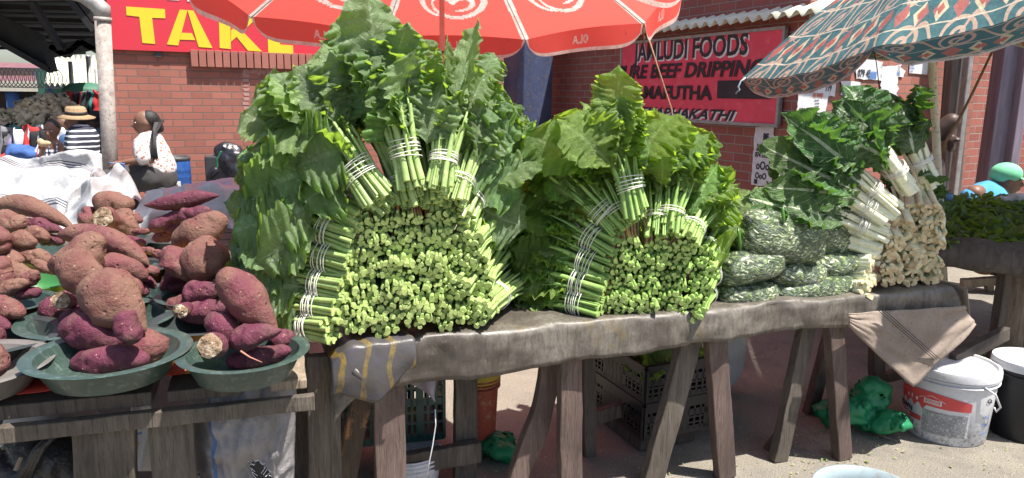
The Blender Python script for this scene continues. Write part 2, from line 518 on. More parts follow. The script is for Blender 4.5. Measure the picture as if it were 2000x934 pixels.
def stext(s, px, py, px2, hfrac, shear, bold=.006, shadow=True):
    p = onwall(px, py, *WR, .06); p2 = onwall(px2, py, *WR, .06)
    wid = (V((p2.x, p2.y, 0)) - V((p.x, p.y, 0))).length
    size = hfrac * H / .72
    p = V((p.x, p.y, p.z))
    probe = text(s, size, p, dr, UPZ, M['black_paint'], shear=shear, bold=bold, depth=.001, parent=sg)
    xs = [(v.co + ORG[probe.name] - p).dot(dr) for v in probe.data.vertices]
    sx = wid / (max(xs) - min(xs)); bpy.data.objects.remove(probe)
    if shadow: text(s, size, p + dr * .018 - V((0, 0, .016)) - nr * .001, dr, UPZ, M['white_paint'], shear=shear, bold=bold * 1.2, depth=.0012, sx=sx, parent=sg)
    text(s, size, p + nr * .004, dr, UPZ, M['black_paint'], shear=shear, bold=bold, depth=.0015, sx=sx, parent=sg)
stext('JAMLUDI FOODS', 1240, 119, 1462, .23, .0)
stext('PURE BEEF DRIPPING', 1204, 154, 1491, .17, .18, shadow=False)
stext('AMAFUTHA', 1240, 192, 1392, .16, 0, shadow=False)
stext('EKAPHAKATHI', 1250, 226, 1436, .115, .35, bold=.004)
bp = [onwall(x, y, *WR, .064) for x, y in ((1400, 192), (1507, 189), (1509, 156), (1401, 164))]
bb = MB(); bb.add([V((p.x, p.y, z)) for p, z in zip(bp, (bp[0].z, bp[0].z, bp[2].z, bp[2].z))], [(0, 1, 2, 3)]); bb.build('painted_block', M['black_paint'], sg)

# corrugated eave over the right wall
cs = MB()
e0, e1 = onwall(1215, 92, *WR, .0), onwall(1562, -10, *WR, .0)
zc = onwall(1420, 22, *WR, .22).z
LE = (WRb - WR0).length
NN = 300
def corr(u, v):
    s_ = u * (LE + .5) - .2; pos = WR0 + dr * s_
    zz = zc - .10 + .45 * v + .028 * math.sin(s_ * 2 * math.pi / .145)
    return V((pos.x, pos.y, 0)) + nr * (.22 - 1.2 * v) + V((0, 0, zz))
cs.grid(corr, NN, 6)
ro = cs.build('corrugated_roof', M['cream_sheet'], smooth=True, solid=.006)
props(ro, 'cream corrugated roof sheet overhanging the wall with the pink food sign', 'roof')

# blue steel pillar between the two walls
bl = MB()
c1, c2_, c3_ = P(982, 250, 10.5), P(1021, 250, 9.7), P(1077, 250, 10.1)
for a_, b_ in ((c1, c2_), (c2_, c3_)):
    a2, b2 = V((a_.x, a_.y, 0)), V((b_.x, b_.y, 0)); dd = (b2 - a2).normalized()
    bl.box((a2 + b2) / 2 + V((dd.y, -dd.x, 0)) * -.06 + V((0, 0, 2.3)), ((b2 - a2).length, .12, 4.6), dd)
props(bl.build('blue_pillar', M['blue_steel'], bevel=.01), 'dark blue painted steel pillar with scratches between the two brick walls', 'pillar')

# posts at the right wall
def post(pxt, pyt, pxb, pyb, Y, wpx, t, mat, name, label, cat, z1=4.2):
    a_, b_ = P(pxt, pyt, Y), P(pxb, pyb, Y)
    dd = (b_ - a_).normalized()
    top = a_ - dd * ((z1 - a_.z) / abs(dd.z)); bot = b_ + dd * (b_.z / abs(dd.z))
    m = MB(); m.bar(top, bot, wpx / FPX * Y, t)
    o = m.build(name, mat, bevel=.008); return props(o, label, cat)
post(1873, 96, 1853, 350, 7.75, 36, .16, M['grey_wood'], 'wooden_post', 'flat grey wooden post against the brick wall behind the white pole', 'post')
post(1894, 92, 1862, 370, 7.6, 9, .1, M['grey_metal'], 'metal_strip', 'narrow pale metal strip beside the grey wooden post', 'post')
post(1972, 105, 1940, 330, 8.1, 42, .2, M['mauve_wood'], 'mauve_pillar', 'wide mauve painted pillar right of the shaded brick return', 'pillar')
post(1997, 105, 1966, 330, 8.0, 16, .24, M['mauve_wood'], 'mauve_edge_post', 'narrow lighter mauve post at the right edge of the frame', 'post')

# posters
def poster(pts, label, writes=(), wl=(WRb, WR2), off=.012, tear=2.0, ink='blue'):
    dd = wdir(*wl); nn = V((dd.y, -dd.x, 0))
    outline = []
    for i in range(len(pts)):
        (x0, y0), (x1, y1) = pts[i], pts[(i + 1) % len(pts)]
        k = max(2, int(math.hypot(x1 - x0, y1 - y0) / 7))
        for j in range(k):
            outline.append((x0 + (x1 - x0) * j / k + random.uniform(-tear, tear) * .6, y0 + (y1 - y0) * j / k + random.uniform(-tear, tear) * .6))
    w3 = [onwall(x, y, *wl, off) for x, y in outline]
    b = V((sum((p.x for p in w3)) / len(w3), sum((p.y for p in w3)) / len(w3), min(p.z for p in w3)))
    th = thing('torn_poster', b, label, 'poster', 'torn paper posters on the brick wall')
    k = len(w3); m = MB()
    m.add(w3 + [p - nn * .004 for p in w3], [tuple(range(k))] + [(i, i + k, (i + 1) % k + k, (i + 1) % k) for i in range(k)])
    m.build('paper_sheet', M['paper'], th)
    for (s, px, py, hpx, mat, bold) in writes:
        p = onwall(px, py, *wl, off + .004)
        sz = hpx / FPX * p.y / .7
        text(s, sz, p, dd, UPZ, M[mat], parent=th, bold=bold, depth=.0008, sx=.8)
    return th
poster([(1561, 166), (1633, 152), (1630, 188), (1617, 188), (1613, 222), (1556, 224)], 'torn white poster with orange heading beneath the umbrella corner', [('RE-WAS', 1588, 190, 8, 'red_ink', .001), ('779', 1612, 178, 12, 'black_ink', .001), ('ooooo ooooo', 1563, 172, 4, 'black_ink', 0), ('oooo ooo', 1591, 197, 3, 'black_ink', 0), ('ooo oooo', 1592, 203, 3, 'black_ink', 0), ('oo ooooo', 1591, 209, 3, 'black_ink', 0), ('COA', 1560, 219, 8, 'black_ink', .001)])
poster([(1643, 158), (1681, 160), (1682, 186), (1643, 186)], 'small square torn poster with blue printed base', [('IIIIII', 1645, 184, 11, 'blue_ink', .004)])
poster([(1673, 104), (1724, 122), (1722, 158), (1672, 154)], 'torn poster with slanting phone numbers below the umbrella notch', [('079 45', 1675, 150, 14, 'black_ink', .002), ('IIIIIII', 1696, 154, 14, 'blue_ink', .003)])
poster([(1722, 128), (1758, 126), (1752, 210), (1718, 208)], 'peeled poster remains showing bricks through, right of the numbers', tear=6)
poster([(1752, 126), (1768, 138), (1764, 152), (1754, 150)], 'tiny loose scrap of blue paper hanging from the peeled poster', [('IIIO', 1752, 146, 5, 'blue_ink', .001)])
poster([(1779, 112), (1814, 108), (1811, 146), (1776, 143)], 'clean rectangular blue and white notice next to the white pole', [('oooooo', 1780, 122, 4, 'blue_ink', .001), ('ooooo', 1779, 128, 4, 'blue_ink', .001), ('oooooo', 1778, 134, 4, 'blue_ink', 0), ('oooo', 1778, 140, 4, 'blue_ink', 0)], tear=.3)
poster([(1475, 248), (1512, 246), (1507, 364), (1466, 362)], 'tall narrow torn notice reading BE below the pink sign',
       [('BE', 1490, 273, 12, 'black_ink', .004), ('FLIFT', 1478, 287, 6, 'black_ink', .001), ('ROLLER', 1477, 295, 6, 'black_ink', .001), ('074 295', 1474, 306, 9, 'black_ink', .002), ('oOo', 1476, 330, 16, 'black_ink', .002), ('OoO', 1474, 348, 12, 'black_ink', .002), ('IIII', 1472, 358, 8, 'black_ink', .002)], wl=WR)
# ------------------------------------------------------------------ stall wood
def wood(name, a, b, c3=None, sc=(1, 1, 1)):
    q = NT(name)
    v = q.map((9, 9, 1.1))
    f = q.noise(4, 8, .7, v, .6)
    col = q.ramp(f, [(.3, a), (.5, b), (.72, tuple(x * 1.5 for x in b))])
    col = q.mix(q.ramp(q.noise(2.2, 5), [(.45, 0), (.7, .7)]), col, tuple(x * .6 for x in a))
    f3 = q.noise(30, 4, .7, q.map((6, 6, .35)))
    col = q.mix(q.ramp(f3, [(.57, 0), (.66, .7)]), col, tuple(x * .35 for x in a))
    if c3: col = q.mix(q.ramp(q.noise(5.5, 6, .7, q.map((1.4, 1.4, .6))), [(.52, 0), (.57, 1)]), col, c3)
    q.l(col, q.b.inputs['Base Color']); q.b.inputs['Roughness'].default_value = .85
    q.bump(q.math('ADD', f, f3), .6, .008)
    return q.m
M['plank'] = wood('weathered_plank', (.055, .044, .034), (.115, .094, .075))
M['plank_dark'] = wood('dark_plank', (.05, .04, .035), (.10, .08, .065))
M['plank_red'] = wood('reddish_plank', (.075, .05, .042), (.13, .09, .075))
M['plank_chip'] = wood('chipped_plank', (.08, .055, .04), (.12, .085, .06), (.42, .22, .10))
M['board_tan'] = wood('tan_board', (.16, .12, .09), (.30, .235, .17))

def leg_pts(px0, py0, px1, py1, s):
    a, b = F(px0, py0, s), F(px1, py1, s)
    t = a.z / max(a.z - b.z, 1e-3)
    return a, a + (b - a) * t
NF = -TN
def plank_mesh(a, b, w, t, face=NF, n=14, wob=.0022, knot=False):
    m = MB(); a, b = V(a), V(b)
    x = (b - a).normalized(); nn = V(face); nn = (nn - x * nn.dot(x)).normalized(); y = nn.cross(x)
    seed = random.uniform(0, 99); pts = []
    prof = [(-.5, -.5), (0, -.5), (.5, -.5), (.5, .5), (0, .5), (-.5, .5)]
    vs, fs = [], []
    for i in range(n + 1):
        c = a + (b - a) * (i / n)
        for k, (p_, q_) in enumerate(prof):
            j = noise.noise(V((seed + i * .45, k * 3.1, 0))) * wob * 2
            bow = (math.sin(i / n * math.pi * 1.3) * .03 if knot else 0)
            vs.append(c + y * (p_ * w * (1 + (.12 * math.sin(i * .9) if knot else 0)) + j + bow) + nn * (q_ * t + j * .4))
    for i in range(n):
        for k in range(6):
            fs.append((i * 6 + k, i * 6 + (k + 1) % 6, (i + 1) * 6 + (k + 1) % 6, (i + 1) * 6 + k))
    fs += [tuple(range(5, -1, -1)), tuple(n * 6 + k for k in range(6))]
    m.add(vs, fs); return m

# main table: a timber frame with legs, the tarpaulin lies on it
TL = 2.66
def tw(t, s, z): return TP0 + TV * t + TN * s + V((0, 0, z))
tab = thing('trestle_table', tw(TL / 2, .3, 0), 'long rough timber trestle table under the dirty tarpaulin, carrying the leafy greens', 'table')
for k in range(4):
    plank_mesh(tw(.03, .09 + k * .135, .715), tw(TL - .04, .09 + k * .135, .715), .125, .035, V((0, 0, 1)), n=20).build('top_plank', M['plank_dark'], tab, bevel=.003)
LEGS = [ # top x,y, bottom x,y, width px, setback, material
    (587, 690, 588, 934, 30, .42, 'plank_dark'), (632, 700, 634, 934, 66, .10, 'plank'), (716, 735, 674, 934, 40, .20, 'plank_chip'),
    (758, 735, 762, 934, 62, .06, 'plank_red'), (910, 700, 908, 934, 46, .36, 'plank'), (1070, 690, 1014, 934, 44, .14, 'plank_red'),
    (1112, 690, 1112, 934, 48, .05, 'plank_red'), (1148, 690, 1150, 934, 26, .40, 'plank_dark'), (1345, 670, 1274, 934, 46, .09, 'plank'),
    (1397, 665, 1416, 934, 43, .05, 'plank_red'), (1574, 640, 1512, 934, 33, .10, 'plank'), (1627, 640, 1645, 905, 34, .03, 'plank_red'),
    (1620, 660, 1586, 790, 26, .46, 'plank_dark'), (1712, 660, 1713, 845, 28, .38, 'plank_dark')]
for (a0, a1, b0, b1, wp, s, mt) in LEGS:
    A, B = leg_pts(a0, a1, b0, b1, s)
    A = A + (A - B).normalized() * max(0, .69 - A.z)
    if A.z > .70: A = B + (A - B) * (.70 / A.z)
    o = plank_mesh(A, B, wp / FPX * A.y * 1.03, .045 if s > .04 else .05, knot=(a0 == 1070)).build('leg', M[mt], tab, bevel=.004)
for (a0, a1, b0, b1, wp, s) in ((790, 905, 938, 880, 46, .30), (1150, 818, 1210, 800, 34, .42), (1706, 742, 1790, 722, 26, .40), (1470, 930, 1540, 830, 30, .2)):
    plank_mesh(F(a0, a1, s), F(b0, b1, s), wp / FPX * 2.7, .04).build('crossbar', M['plank_dark'], tab, bevel=.004)

# tarpaulin over the table
q = NT('dirty_tarpaulin')
s_ = q.sep()
f = q.noise(3.2, 9, .72)
col = q.ramp(f, [(.28, (.035, .030, .024)), (.45, (.085, .072, .06)), (.6, (.165, .148, .125)), (.78, (.06, .048, .036))])
col = q.mix(q.ramp(q.noise(60, 6, .8, q.map((1.2, 1.2, .3))), [(.46, 0), (.60, .55)]), col, (.040, .033, .026))
col = q.mix(q.ramp(q.noise(26, 5, .7), [(.60, 0), (.74, .4)]), col, (.26, .24, .21))
col = q.mix(q.ramp(q.noise(5, 4, .7), [(.60, 0), (.70, .5)]), col, (.14, .10, .04))
q.l(col, q.b.inputs['Base Color'])
rr = q.ramp(q.noise(9, 4), [(.3, .30), (.7, .6)])
q.l(rr, q.b.inputs['Roughness'])
q.bump(q.math('ADD', q.noise(14, 6, .7, None, 1.0), q.math('MULTIPLY', q.noise(90, 4, .8), .1)), .22, .010)
M['tarp'] = q.m
def tarp_hang(t):
    return .082 + .022 * max(0, 1 - t / .7) + .010 * math.sin(t * 3.1) + .02 * noise.noise(V((t * 3, 2, 0))) + .004 * noise.noise(V((t * 22, 5, 0))) - (.012 if t > 1.3 else 0)
def tarp_fn(u, v):
    t = -.03 + u * (TL + .07)
    hang = tarp_hang(t)
    prof = v * (.62 + .05 + hang)
    r_ = .020
    if prof < .60: s, z = .60 - prof, .752
    elif prof < .60 + r_ * 1.57:
        a = (prof - .60) / r_; s, z = -r_ * math.sin(a), .752 - r_ * (1 - math.cos(a))
    else:
        s, z = -r_ - .01 * (prof - .65), .752 - r_ - (prof - .60 - r_ * 1.57)
    wv = noise.noise(V((t * 5, prof * 6, 1.3))) * .010 + noise.noise(V((t * 14, prof * 10, 4))) * .004 + (.004 * ridge(V((t * 7 + prof * 3, prof * 14, 9))) if prof > .6 else 0)
    if prof > .6: s += wv * 1.8 - .012 * math.sin(t * 9 + 1) * (prof - .6) * 4
    else: z += max(wv, -.006)
    # the near left corner folds down
    e = max(0.0, .11 - (t + .03)) / .11
    z -= e * e * .10
    e2 = max(0.0, (t - (TL - .05))) / .1
    z -= e2 * e2 * .1
    return tw(t, s, z)
tarp = MB(); tarp.grid(tarp_fn, 190, 44)
tarp = tarp.build('tarpaulin', M['tarp'], smooth=True, solid=.004)
props(tarp, 'dirty grey tarpaulin spread over the long trestle table, front edge hanging', 'tarpaulin')
# printed left corner of the tarpaulin
q = NT('printed_corner')
s_ = q.sep()
wv = q.n('TexWave', wave_type='RINGS', rings_direction='SPHERICAL'); wv.inputs['Scale'].default_value = 4.2; wv.inputs['Distortion'].default_value = 2.5; wv.inputs['Detail'].default_value = 1; wv.inputs['Detail Scale'].default_value = 2
q.l(q.tc.outputs['Object'], wv.inputs[0])
col = q.mix(q.ramp(wv.outputs['Fac'], [(.88, 0), (.92, 1)]), q.ramp(q.noise(8, 5), [(.35, (.075, .072, .09)), (.65, (.045, .042, .055))]), (.24, .16, .03))
col = q.mix(q.ramp(q.noise(16, 6, .75), [(.36, 0), (.56, .85)]), col, (.07, .062, .055))
q.l(col, q.b.inputs['Base Color']); q.b.inputs['Roughness'].default_value = .42
q.bump(q.noise(20, 5), .3, .01)
M['printed'] = q.m
def corner_fn(u, v):                        # a plastic corner folded over the table end
    t = -.055 + .27 * u; a = -.035 + v * (.17 + .03 * u)
    if v < .35:
        s, z = .16 - .21 * (v / .35), .760 + .004 * math.sin(u * 9)
    else:
        w_ = (v - .35) / .65; s, z = -.05 - .015 * math.sin(w_ * 3), .760 - .165 * w_ * (.55 + .6 * math.sin(math.pi * min(1, u * 1.1)))
    e = max(0, .35 - u) / .35
    z -= e * e * .07; s += e * e * .015
    s -= .03 * math.exp(-((u - .55) / .12) ** 2) * max(0, v - .6)
    z += noise.noise(V((u * 5, v * 4, 8))) * .012
    return tw(t + .02, s - .004, z)
pc = MB(); pc.grid(corner_fn, 26, 26)
pc.build('corner_fold', M['printed'], tarp, smooth=True, solid=.003)
roll = MB()
roll.tube([F(690, 722, -.06), F(705, 735, -.055), F(722, 748, -.04), F(748, 756, -.02)], [.012, .016, .014, .006], 10)
roll.build('rolled_edge', M['printed'], tarp, smooth=True)
fl = MB()      # torn tongue hanging under the left part
A_, B_, C_, D_ = F(778, 738, .04), F(850, 726, .04), F(848, 778, .05), F(846, 806, .06)
fl.grid(lambda u, v: (A_.lerp(B_, u)).lerp(C_.lerp(D_, u * .2), v ** .9) + TN * (.02 * math.sin(u * 5 + v * 2)), 10, 10)
fl.build('torn_tongue', pm('mauve_plastic', (.24, .21, .25), (.15, .13, .15), scale=9, rough=.6, bump=.2), tarp, smooth=True, solid=.003)
st = MB(); st.tube([F(850, 800, .05), F(851, 830, .045), F(845, 870, .04), F(838, 905, .04), F(834, 930, .05)], .0022, 6)
st.build('loose_cord', M['paper'], tarp, smooth=True)
# big brown flap on the right
q = NT('brown_canvas')
f = q.noise(2.6, 8, .7)
col = q.ramp(f, [(.3, (.16, .125, .10)), (.55, (.27, .215, .175)), (.75, (.10, .08, .07))])
col = q.mix(q.ramp(q.noise(70, 4, .8), [(.58, 0), (.68, .7)]), col, (.05, .04, .035))
q.l(col, q.b.inputs['Base Color']); q.b.inputs['Roughness'].default_value = .85
q.bump(q.noise(30, 7, .75), .4, .01)
M['canvas'] = q.m
fa, fb, fc, fd = F(1655, 634, -.045), F(1897, 625, -.045), F(1785, 756, -.07), F(1893, 606, -.03)
flp = MB()
def flap_fn(u, v):
    top = F(1655 + 228 * u, 612 - 14 * u, -.050 + .01 * math.sin(u * 6))
    bot = F(1655, 634, -.055).lerp(F(1785, 757, -.085), min(1, u / .62)) if u < .62 else F(1785, 757, -.085).lerp(F(1899, 632, -.06), (u - .62) / .38)
    p = top.lerp(bot, v)
    return p - TN * (.018 * math.sin(u * 5 + v * 3) * v + .012 * noise.noise(V((u * 6, v * 6, 0))))
flp.grid(flap_fn, 34, 22)
flp.build('canvas_flap', M['canvas'], tarp, smooth=True, solid=.004)
sw = MB()
for k in range(3):
    sw.tube([F(1716 + 5 * k + 109 * t, 607 + 96 * t - k * 1.0, -.078 - .012 * t) for t in [i / 10 for i in range(11)]], .0016, 5)
sw.build('stitching', M['dark'], tarp)
so = MB()      # side overhang at the right end
so.grid(lambda u, v: tw(TL + .03 + .05 * v, -.03 + .62 * u, .745 - .14 * v * (1.2 - .6 * u)) + TV * (.02 * math.sin(u * 8)) , 20, 8)
so.build('end_overhang', M['canvas'], tarp, smooth=True, solid=.004)

# ------------------------------------------------------------------ left table with board top
LB0, LU = V((-.60, 2.03, 0)), V((-.955, -.297, 0))       # front edge runs to the left
LN = V((-.30, .954, 0))
lt = thing('pallet_table', V((-1.4, 3.0, 0)), 'low rough table of broken pallet boards under the sweet potato bowls', 'table')
def lw(t, s, z): return LB0 + LU * t + LN * s + V((0, 0, z))
segs = [(-.01, .09, 'board_tan', .030), (.17, .36, 'plank_dark', .034), (.40, .80, 'plank_dark', .040), (.83, .98, 'plank', .038), (.985, 1.35, 'plank_dark', .042)]
for (a_, b_, mt, hgt) in segs:
    plank_mesh(lw((a_ + b_) / 2, -.01, .722), lw((a_ + b_) / 2, .26, .722), abs(b_ - a_), hgt, V((0, 0, 1)), n=6).build('top_board', M[mt], lt, bevel=.004)
for k in range(1, 14):
    plank_mesh(lw(-.02, .22 + k * .21, .725), lw(1.9, .22 + k * .21, .725), .17, .03, V((0, 0, 1)), n=16).build('top_board', M['plank_dark' if k % 3 else 'plank'], lt, bevel=.004)
plank_mesh(lw(-.03, -.025, .672), lw(1.5, -.025, .672), .045, .03, -LN, n=24).build('front_rail', M['plank'], lt, bevel=.003)
for (xa, xb, mt) in ((202, 206, 'plank'), (334, 342, 'plank')):
    a0_, b0_ = G(xa, 800, .655), None
    s0 = .02
    # intersect a vertical plane parallel to the front edge
    def FL(px, py, s=0.02):
        d = ray(px, py); t = (s - (CAM - LB0).dot(LN)) / d.dot(LN); return CAM + d * t
    A_, B_ = FL(xa, 800), FL(xb, 934)
    t_ = A_.z / (A_.z - B_.z); B_ = A_ + (B_ - A_) * t_
    plank_mesh(V((A_.x, A_.y, .65)), B_, (116 if xa < 300 else 84) / FPX * A_.y, .05, -LN).build('leg', M[mt], lt, bevel=.004)
for (x0, y0) in ((.05, 2.6), (1.7, 2.6)):
    plank_mesh(lw(x0, y0, .70), lw(x0, y0, 0), .1, .06).build('leg', M['plank_dark'], lt, bevel=.004)

# cloths on the left table
def flatcloth(pts, z, mat, label, seed):
    w3 = [G(x, y, z) for x, y in pts]
    m = MB()
    m.grid(lambda u, v: (w3[0].lerp(w3[1], u)).lerp(w3[3].lerp(w3[2], u), v) + V((0, 0, .008 * abs(noise.noise(V((u * 4 + seed, v * 4, 0)))))), 24, 24)
    return props(m.build('plastic_cloth', mat, smooth=True, solid=.002), label, 'cloth')
q = NT('red_print_cloth')
col = q.mix(q.ramp(q.noise(2.6, 2, .4), [(.52, 0), (.54, 1)]), (.62, .06, .04), (.72, .50, .04))
col = q.mix(q.ramp(q.noise(30, 5), [(.5, 0), (.8, .5)]), col, (.35, .10, .06))
q.l(col, q.b.inputs['Base Color']); q.b.inputs['Roughness'].default_value = .45
M['redcloth'] = q.m
flatcloth([(-120, 790), (560, 705), (430, 560), (-60, 590)], .752, M['redcloth'], 'red and yellow printed plastic cloth under the front sweet potato bowls', 3)
q = NT('pale_print_cloth')
col = q.mix(q.ramp(q.noise(2.0, 2, .4), [(.50, 0), (.52, 1)]), (.30, .31, .30), (.60, .46, .03))
col = q.mix(q.ramp(q.noise(20, 5), [(.5, 0), (.8, .6)]), col, (.2, .19, .18))
q.l(col, q.b.inputs['Base Color']); q.b.inputs['Roughness'].default_value = .5
M['palecloth'] = q.m
flatcloth([(-80, 588), (432, 558), (392, 470), (-60, 480)], .754, M['palecloth'], 'pale grey and yellow plastic sheet under the rear sweet potato bowls', 9)
# ------------------------------------------------------------------ sweet potatoes
def potato_mat(name, a, b, dirt, dfac=.5):
    q = NT(name)
    col = q.ramp(q.noise(14, 6, .6), [(.3, a), (.7, b)])
    d1 = q.noise(9, 8, .75)
    col = q.mix(q.ramp(d1, [(.62 - dfac * .3, 0), (.80 - dfac * .22, .92)]), col, dirt)
    col = q.mix(q.ramp(q.noise(70, 3, .6), [(.66, 0), (.71, .85)]), col, (.035, .02, .015))
    col = q.mix(q.ramp(q.noise(48, 4, .7, q.map((1, 1, 1), (1, 0, 0))), [(.66, 0), (.70, .8)]), col, (.46, .33, .18))
    q.l(col, q.b.inputs['Base Color'])
    q.b.inputs['Roughness'].default_value = .62; q.b.inputs['Specular IOR Level'].default_value = .35
    h = q.math('ADD', q.noise(32, 5, .7), q.math('MULTIPLY', q.noise(110, 4, .8), .5))
    vo = q.n('TexVoronoi'); vo.inputs['Scale'].default_value = 34; q.l(q.tc.outputs['Object'], vo.inputs['Vector'])
    h = q.math('ADD', h, q.math('MULTIPLY', q.ramp(vo.outputs['Distance'], [(0, 0), (.22, 1)]), .7))
    q.bump(h, 1.0, .009)
    return q.m
PM = [potato_mat('sweet_potato_skin', (.175, .042, .055), (.105, .026, .038), (.19, .105, .07), .75),
      potato_mat('sweet_potato_purple', (.14, .027, .055), (.08, .018, .034), (.17, .095, .07), .50),
      potato_mat('sweet_potato_dusty', (.17, .055, .050), (.10, .032, .032), (.20, .115, .078), .95)]
q = NT('cut_flesh')
col = q.ramp(q.noise(38, 6, .8), [(.34, (.06, .03, .02)), (.50, (.30, .20, .12)), (.64, (.60, .53, .43))])
q.l(col, q.b.inputs['Base Color']); q.b.inputs['Roughness'].default_value = .9; q.bump(q.noise(60, 5), .9, .01)
M['flesh'] = q.m
PCOUNT = 0
def potato(cx, cy, L, W, ang, Y, label, bend=0.0, shape='oval', mat=0, tilt=0.0, cut=False, lump=.14, tail=0, bottom=None):
    """centre pixel, length and width in pixels, angle (degrees, counter-clockwise in the picture), depth in metres, bend in pixels"""
    global PCOUNT
    PCOUNT += 1
    k = Y / FPX * 1.02
    c = P(cx, cy, Y)
    ex, ey = _r, _u
    a = R(ang)
    ax = ex * math.cos(a) + ey * math.sin(a)
    ay = -ex * math.sin(a) + ey * math.cos(a)
    ax = (ax + _f * math.tan(R(tilt))).normalized()
    n, seg = 44, 30
    Lm, Wm = L * k * 1.08, W * k * 1.05
    seed = PCOUNT * 7.31
    pts, rad = [], []
    for i in range(n + 1):
        t = i / n; u = 2 * t - 1
        if shape == 'oval': r_ = math.sqrt(max(0, 1 - abs(u) ** 2.3)) * (1 - .12 * u)
        elif shape == 'long': r_ = (max(0, 1 - abs(u) ** 2.6)) ** .7 * (1 - .15 * u)
        elif shape == 'spindle': r_ = max(0, (1 - abs(u) ** 1.7)) ** .85
        elif shape == 'pear': r_ = math.sqrt(max(0, 1 - abs(u) ** 2.6)) * (.78 - .42 * u * (1 if u > 0 else .45) + .12 * math.cos(u * 3))
        elif shape == 'taper': r_ = math.sqrt(max(0, 1 - abs(u) ** 2.6)) * (1.0 - .55 * max(0, u + .2) ** 1.1)
        else: r_ = math.sqrt(max(0, 1 - abs(u) ** 4))
        if cut and i == n: r_ = max(r_, .0)
        if cut and u > .72: r_ = math.sqrt(1 - .72 ** 2.3) * .98
        wob = noise.noise(V((seed, t * 3, 0))) * .16
        pts.append(c + ax * (u * Lm / 2 * (1 if not cut else 1)) + ay * ((bend * k) * (1 - u * u) + wob * Wm * .5) - ay * bend * k * .5)
        rad.append(max(Wm / 2 * r_, .0006))
    if cut:
        m_ = int(n * .86); pts, rad = pts[:m_ + 1], rad[:m_ + 1]; rad[-1] *= .96
    m = MB(); m.tube(pts, rad, seg, cap=False)
    vs = m.v[0]
    for i in range(len(pts)):
        cc = np.array(pts[i])
        for j in range(seg):
            p = vs[i * seg + j]; d = p - cc
            q_ = V(p) * (1.0 / max(Wm, .03))
            lump_ = lump * 1.35; f_ = 1 + .035 * noise.noise(q_ * 6.5 + V((seed, 2, 0))) - .05 * max(0, noise.noise(V((q_.x * 2.2, q_.y * 2.2, q_.z * 9)) + V((seed, 3, 7))) - .1) + lump_ * 2.2 * noise.noise(q_ * 1.0 + V((seed, 0, 0))) + lump * 1.0 * noise.noise(q_ * 2.6 + V((seed, 5, 0))) - .10 * max(0, noise.noise(q_ * 3.1 + V((seed, 9, 4))) - .25) * 4 * lump * 8
            vs[i * seg + j] = cc + d * f_
    if cut:
        ci = len(pts) - 1
        cp = pts[-1]; axn = (pts[-1] - pts[-2]).normalized()
    else:
        b0 = m.n; m.add([pts[0], pts[-1]], [])
        m.f += [[j, b0, (j + 1) % seg] for j in range(seg)] + [[len(pts) * seg - seg + j, len(pts) * seg - seg + (j + 1) % seg, b0 + 1] for j in range(seg)]
        m.m += [0] * (2 * seg)
    ringv = [V(vs[(len(pts) - 1) * seg + j]) for j in range(seg)]
    if cut:
        b0 = m.n; m.add([pts[0]], []); m.f += [[j, b0, (j + 1) % seg] for j in range(seg)]; m.m += [0] * seg
    o = m.build('sweet_potato', PM[mat], smooth=True)
    props(o, label, 'sweet potato', 'sweet potatoes heaped in bowls on the left table')
    if cut:
        fm = MB(); cc = sum(ringv, V()) / seg
        rings = []
        for rr in (1.0, .8, .55, .28):
            for p in ringv:
                rings.append(cc.lerp(p, rr * random.uniform(.95, 1.02)) + axn * ((1 - rr) * .010 + random.uniform(-.003, .004)))
        fs = []
        for i in range(3):
            for j in range(seg): fs.append((i * seg + j, i * seg + (j + 1) % seg, (i + 1) * seg + (j + 1) % seg, (i + 1) * seg + j))
        fs.append(tuple(3 * seg + j for j in range(seg)))
        fm.add(rings, fs); fm.build('broken_end', M['flesh'], o, smooth=True)
    if tail:
        e = pts[-1] if tail > 0 else pts[0]; dd = (pts[-1] - pts[-3]).normalized() if tail > 0 else (pts[0] - pts[2]).normalized()
        tm = MB(); tl = abs(tail) * k
        tm.tube([e - dd * .006, e + dd * tl * .4, e + dd * tl * .8 - V((0, 0, tl * .15)), e + dd * tl - V((0, 0, tl * .3))], [.006, .003, .0018, .0008], 6)
        tm.build('root_tail', M['tail'], o, smooth=True)
    return o
M['tail'] = pm('root_tail', (.45, .20, .14), (.3, .12, .09))

# bowls
M['bowl_teal'] = pm('teal_plastic', (.042, .068, .057), (.032, .055, .047), scale=12, rough=.32, spec=.5, c3=(.09, .12, .105))
M['bowl_brown'] = pm('grey_enamel', (.17, .155, .145), (.12, .11, .10), scale=12, rough=.35)
M['bowl_green'] = pm('green_plastic', (.05, .20, .06), (.04, .16, .05), rough=.35)
M['bowl_black'] = pm('dark_bowl', (.035, .045, .045), (.03, .035, .035), rough=.4)
def bowl(px, py, wpx, mat, label, zb=.758, h=.072):
    zr = zb + h
    c = G(px, py, zr); Rr = wpx / 2 / FPX * (c - CAM).length * .93
    m = MB()
    prof = [(0, 0.004), (Rr * .55, .004), (Rr * .66, .010), (Rr * .78, h * .55), (Rr * .84, h * .95), (Rr * .98, h * 1.0), (Rr, h * .975), (Rr * .98, h * .96), (Rr * .865, h * .90), (Rr * .80, h * .5), (Rr * .70, 0), (0, 0)]
    m.lathe(prof, V((c.x, c.y, zb)), seg=56)
    o = m.build('round_bowl', mat, smooth=True)
    md = o.modifiers.new('b', 'EDGE_SPLIT'); md.split_angle = R(50)
    props(o, label, 'bowl', 'bowls of sweet potatoes on the left table')
    return c
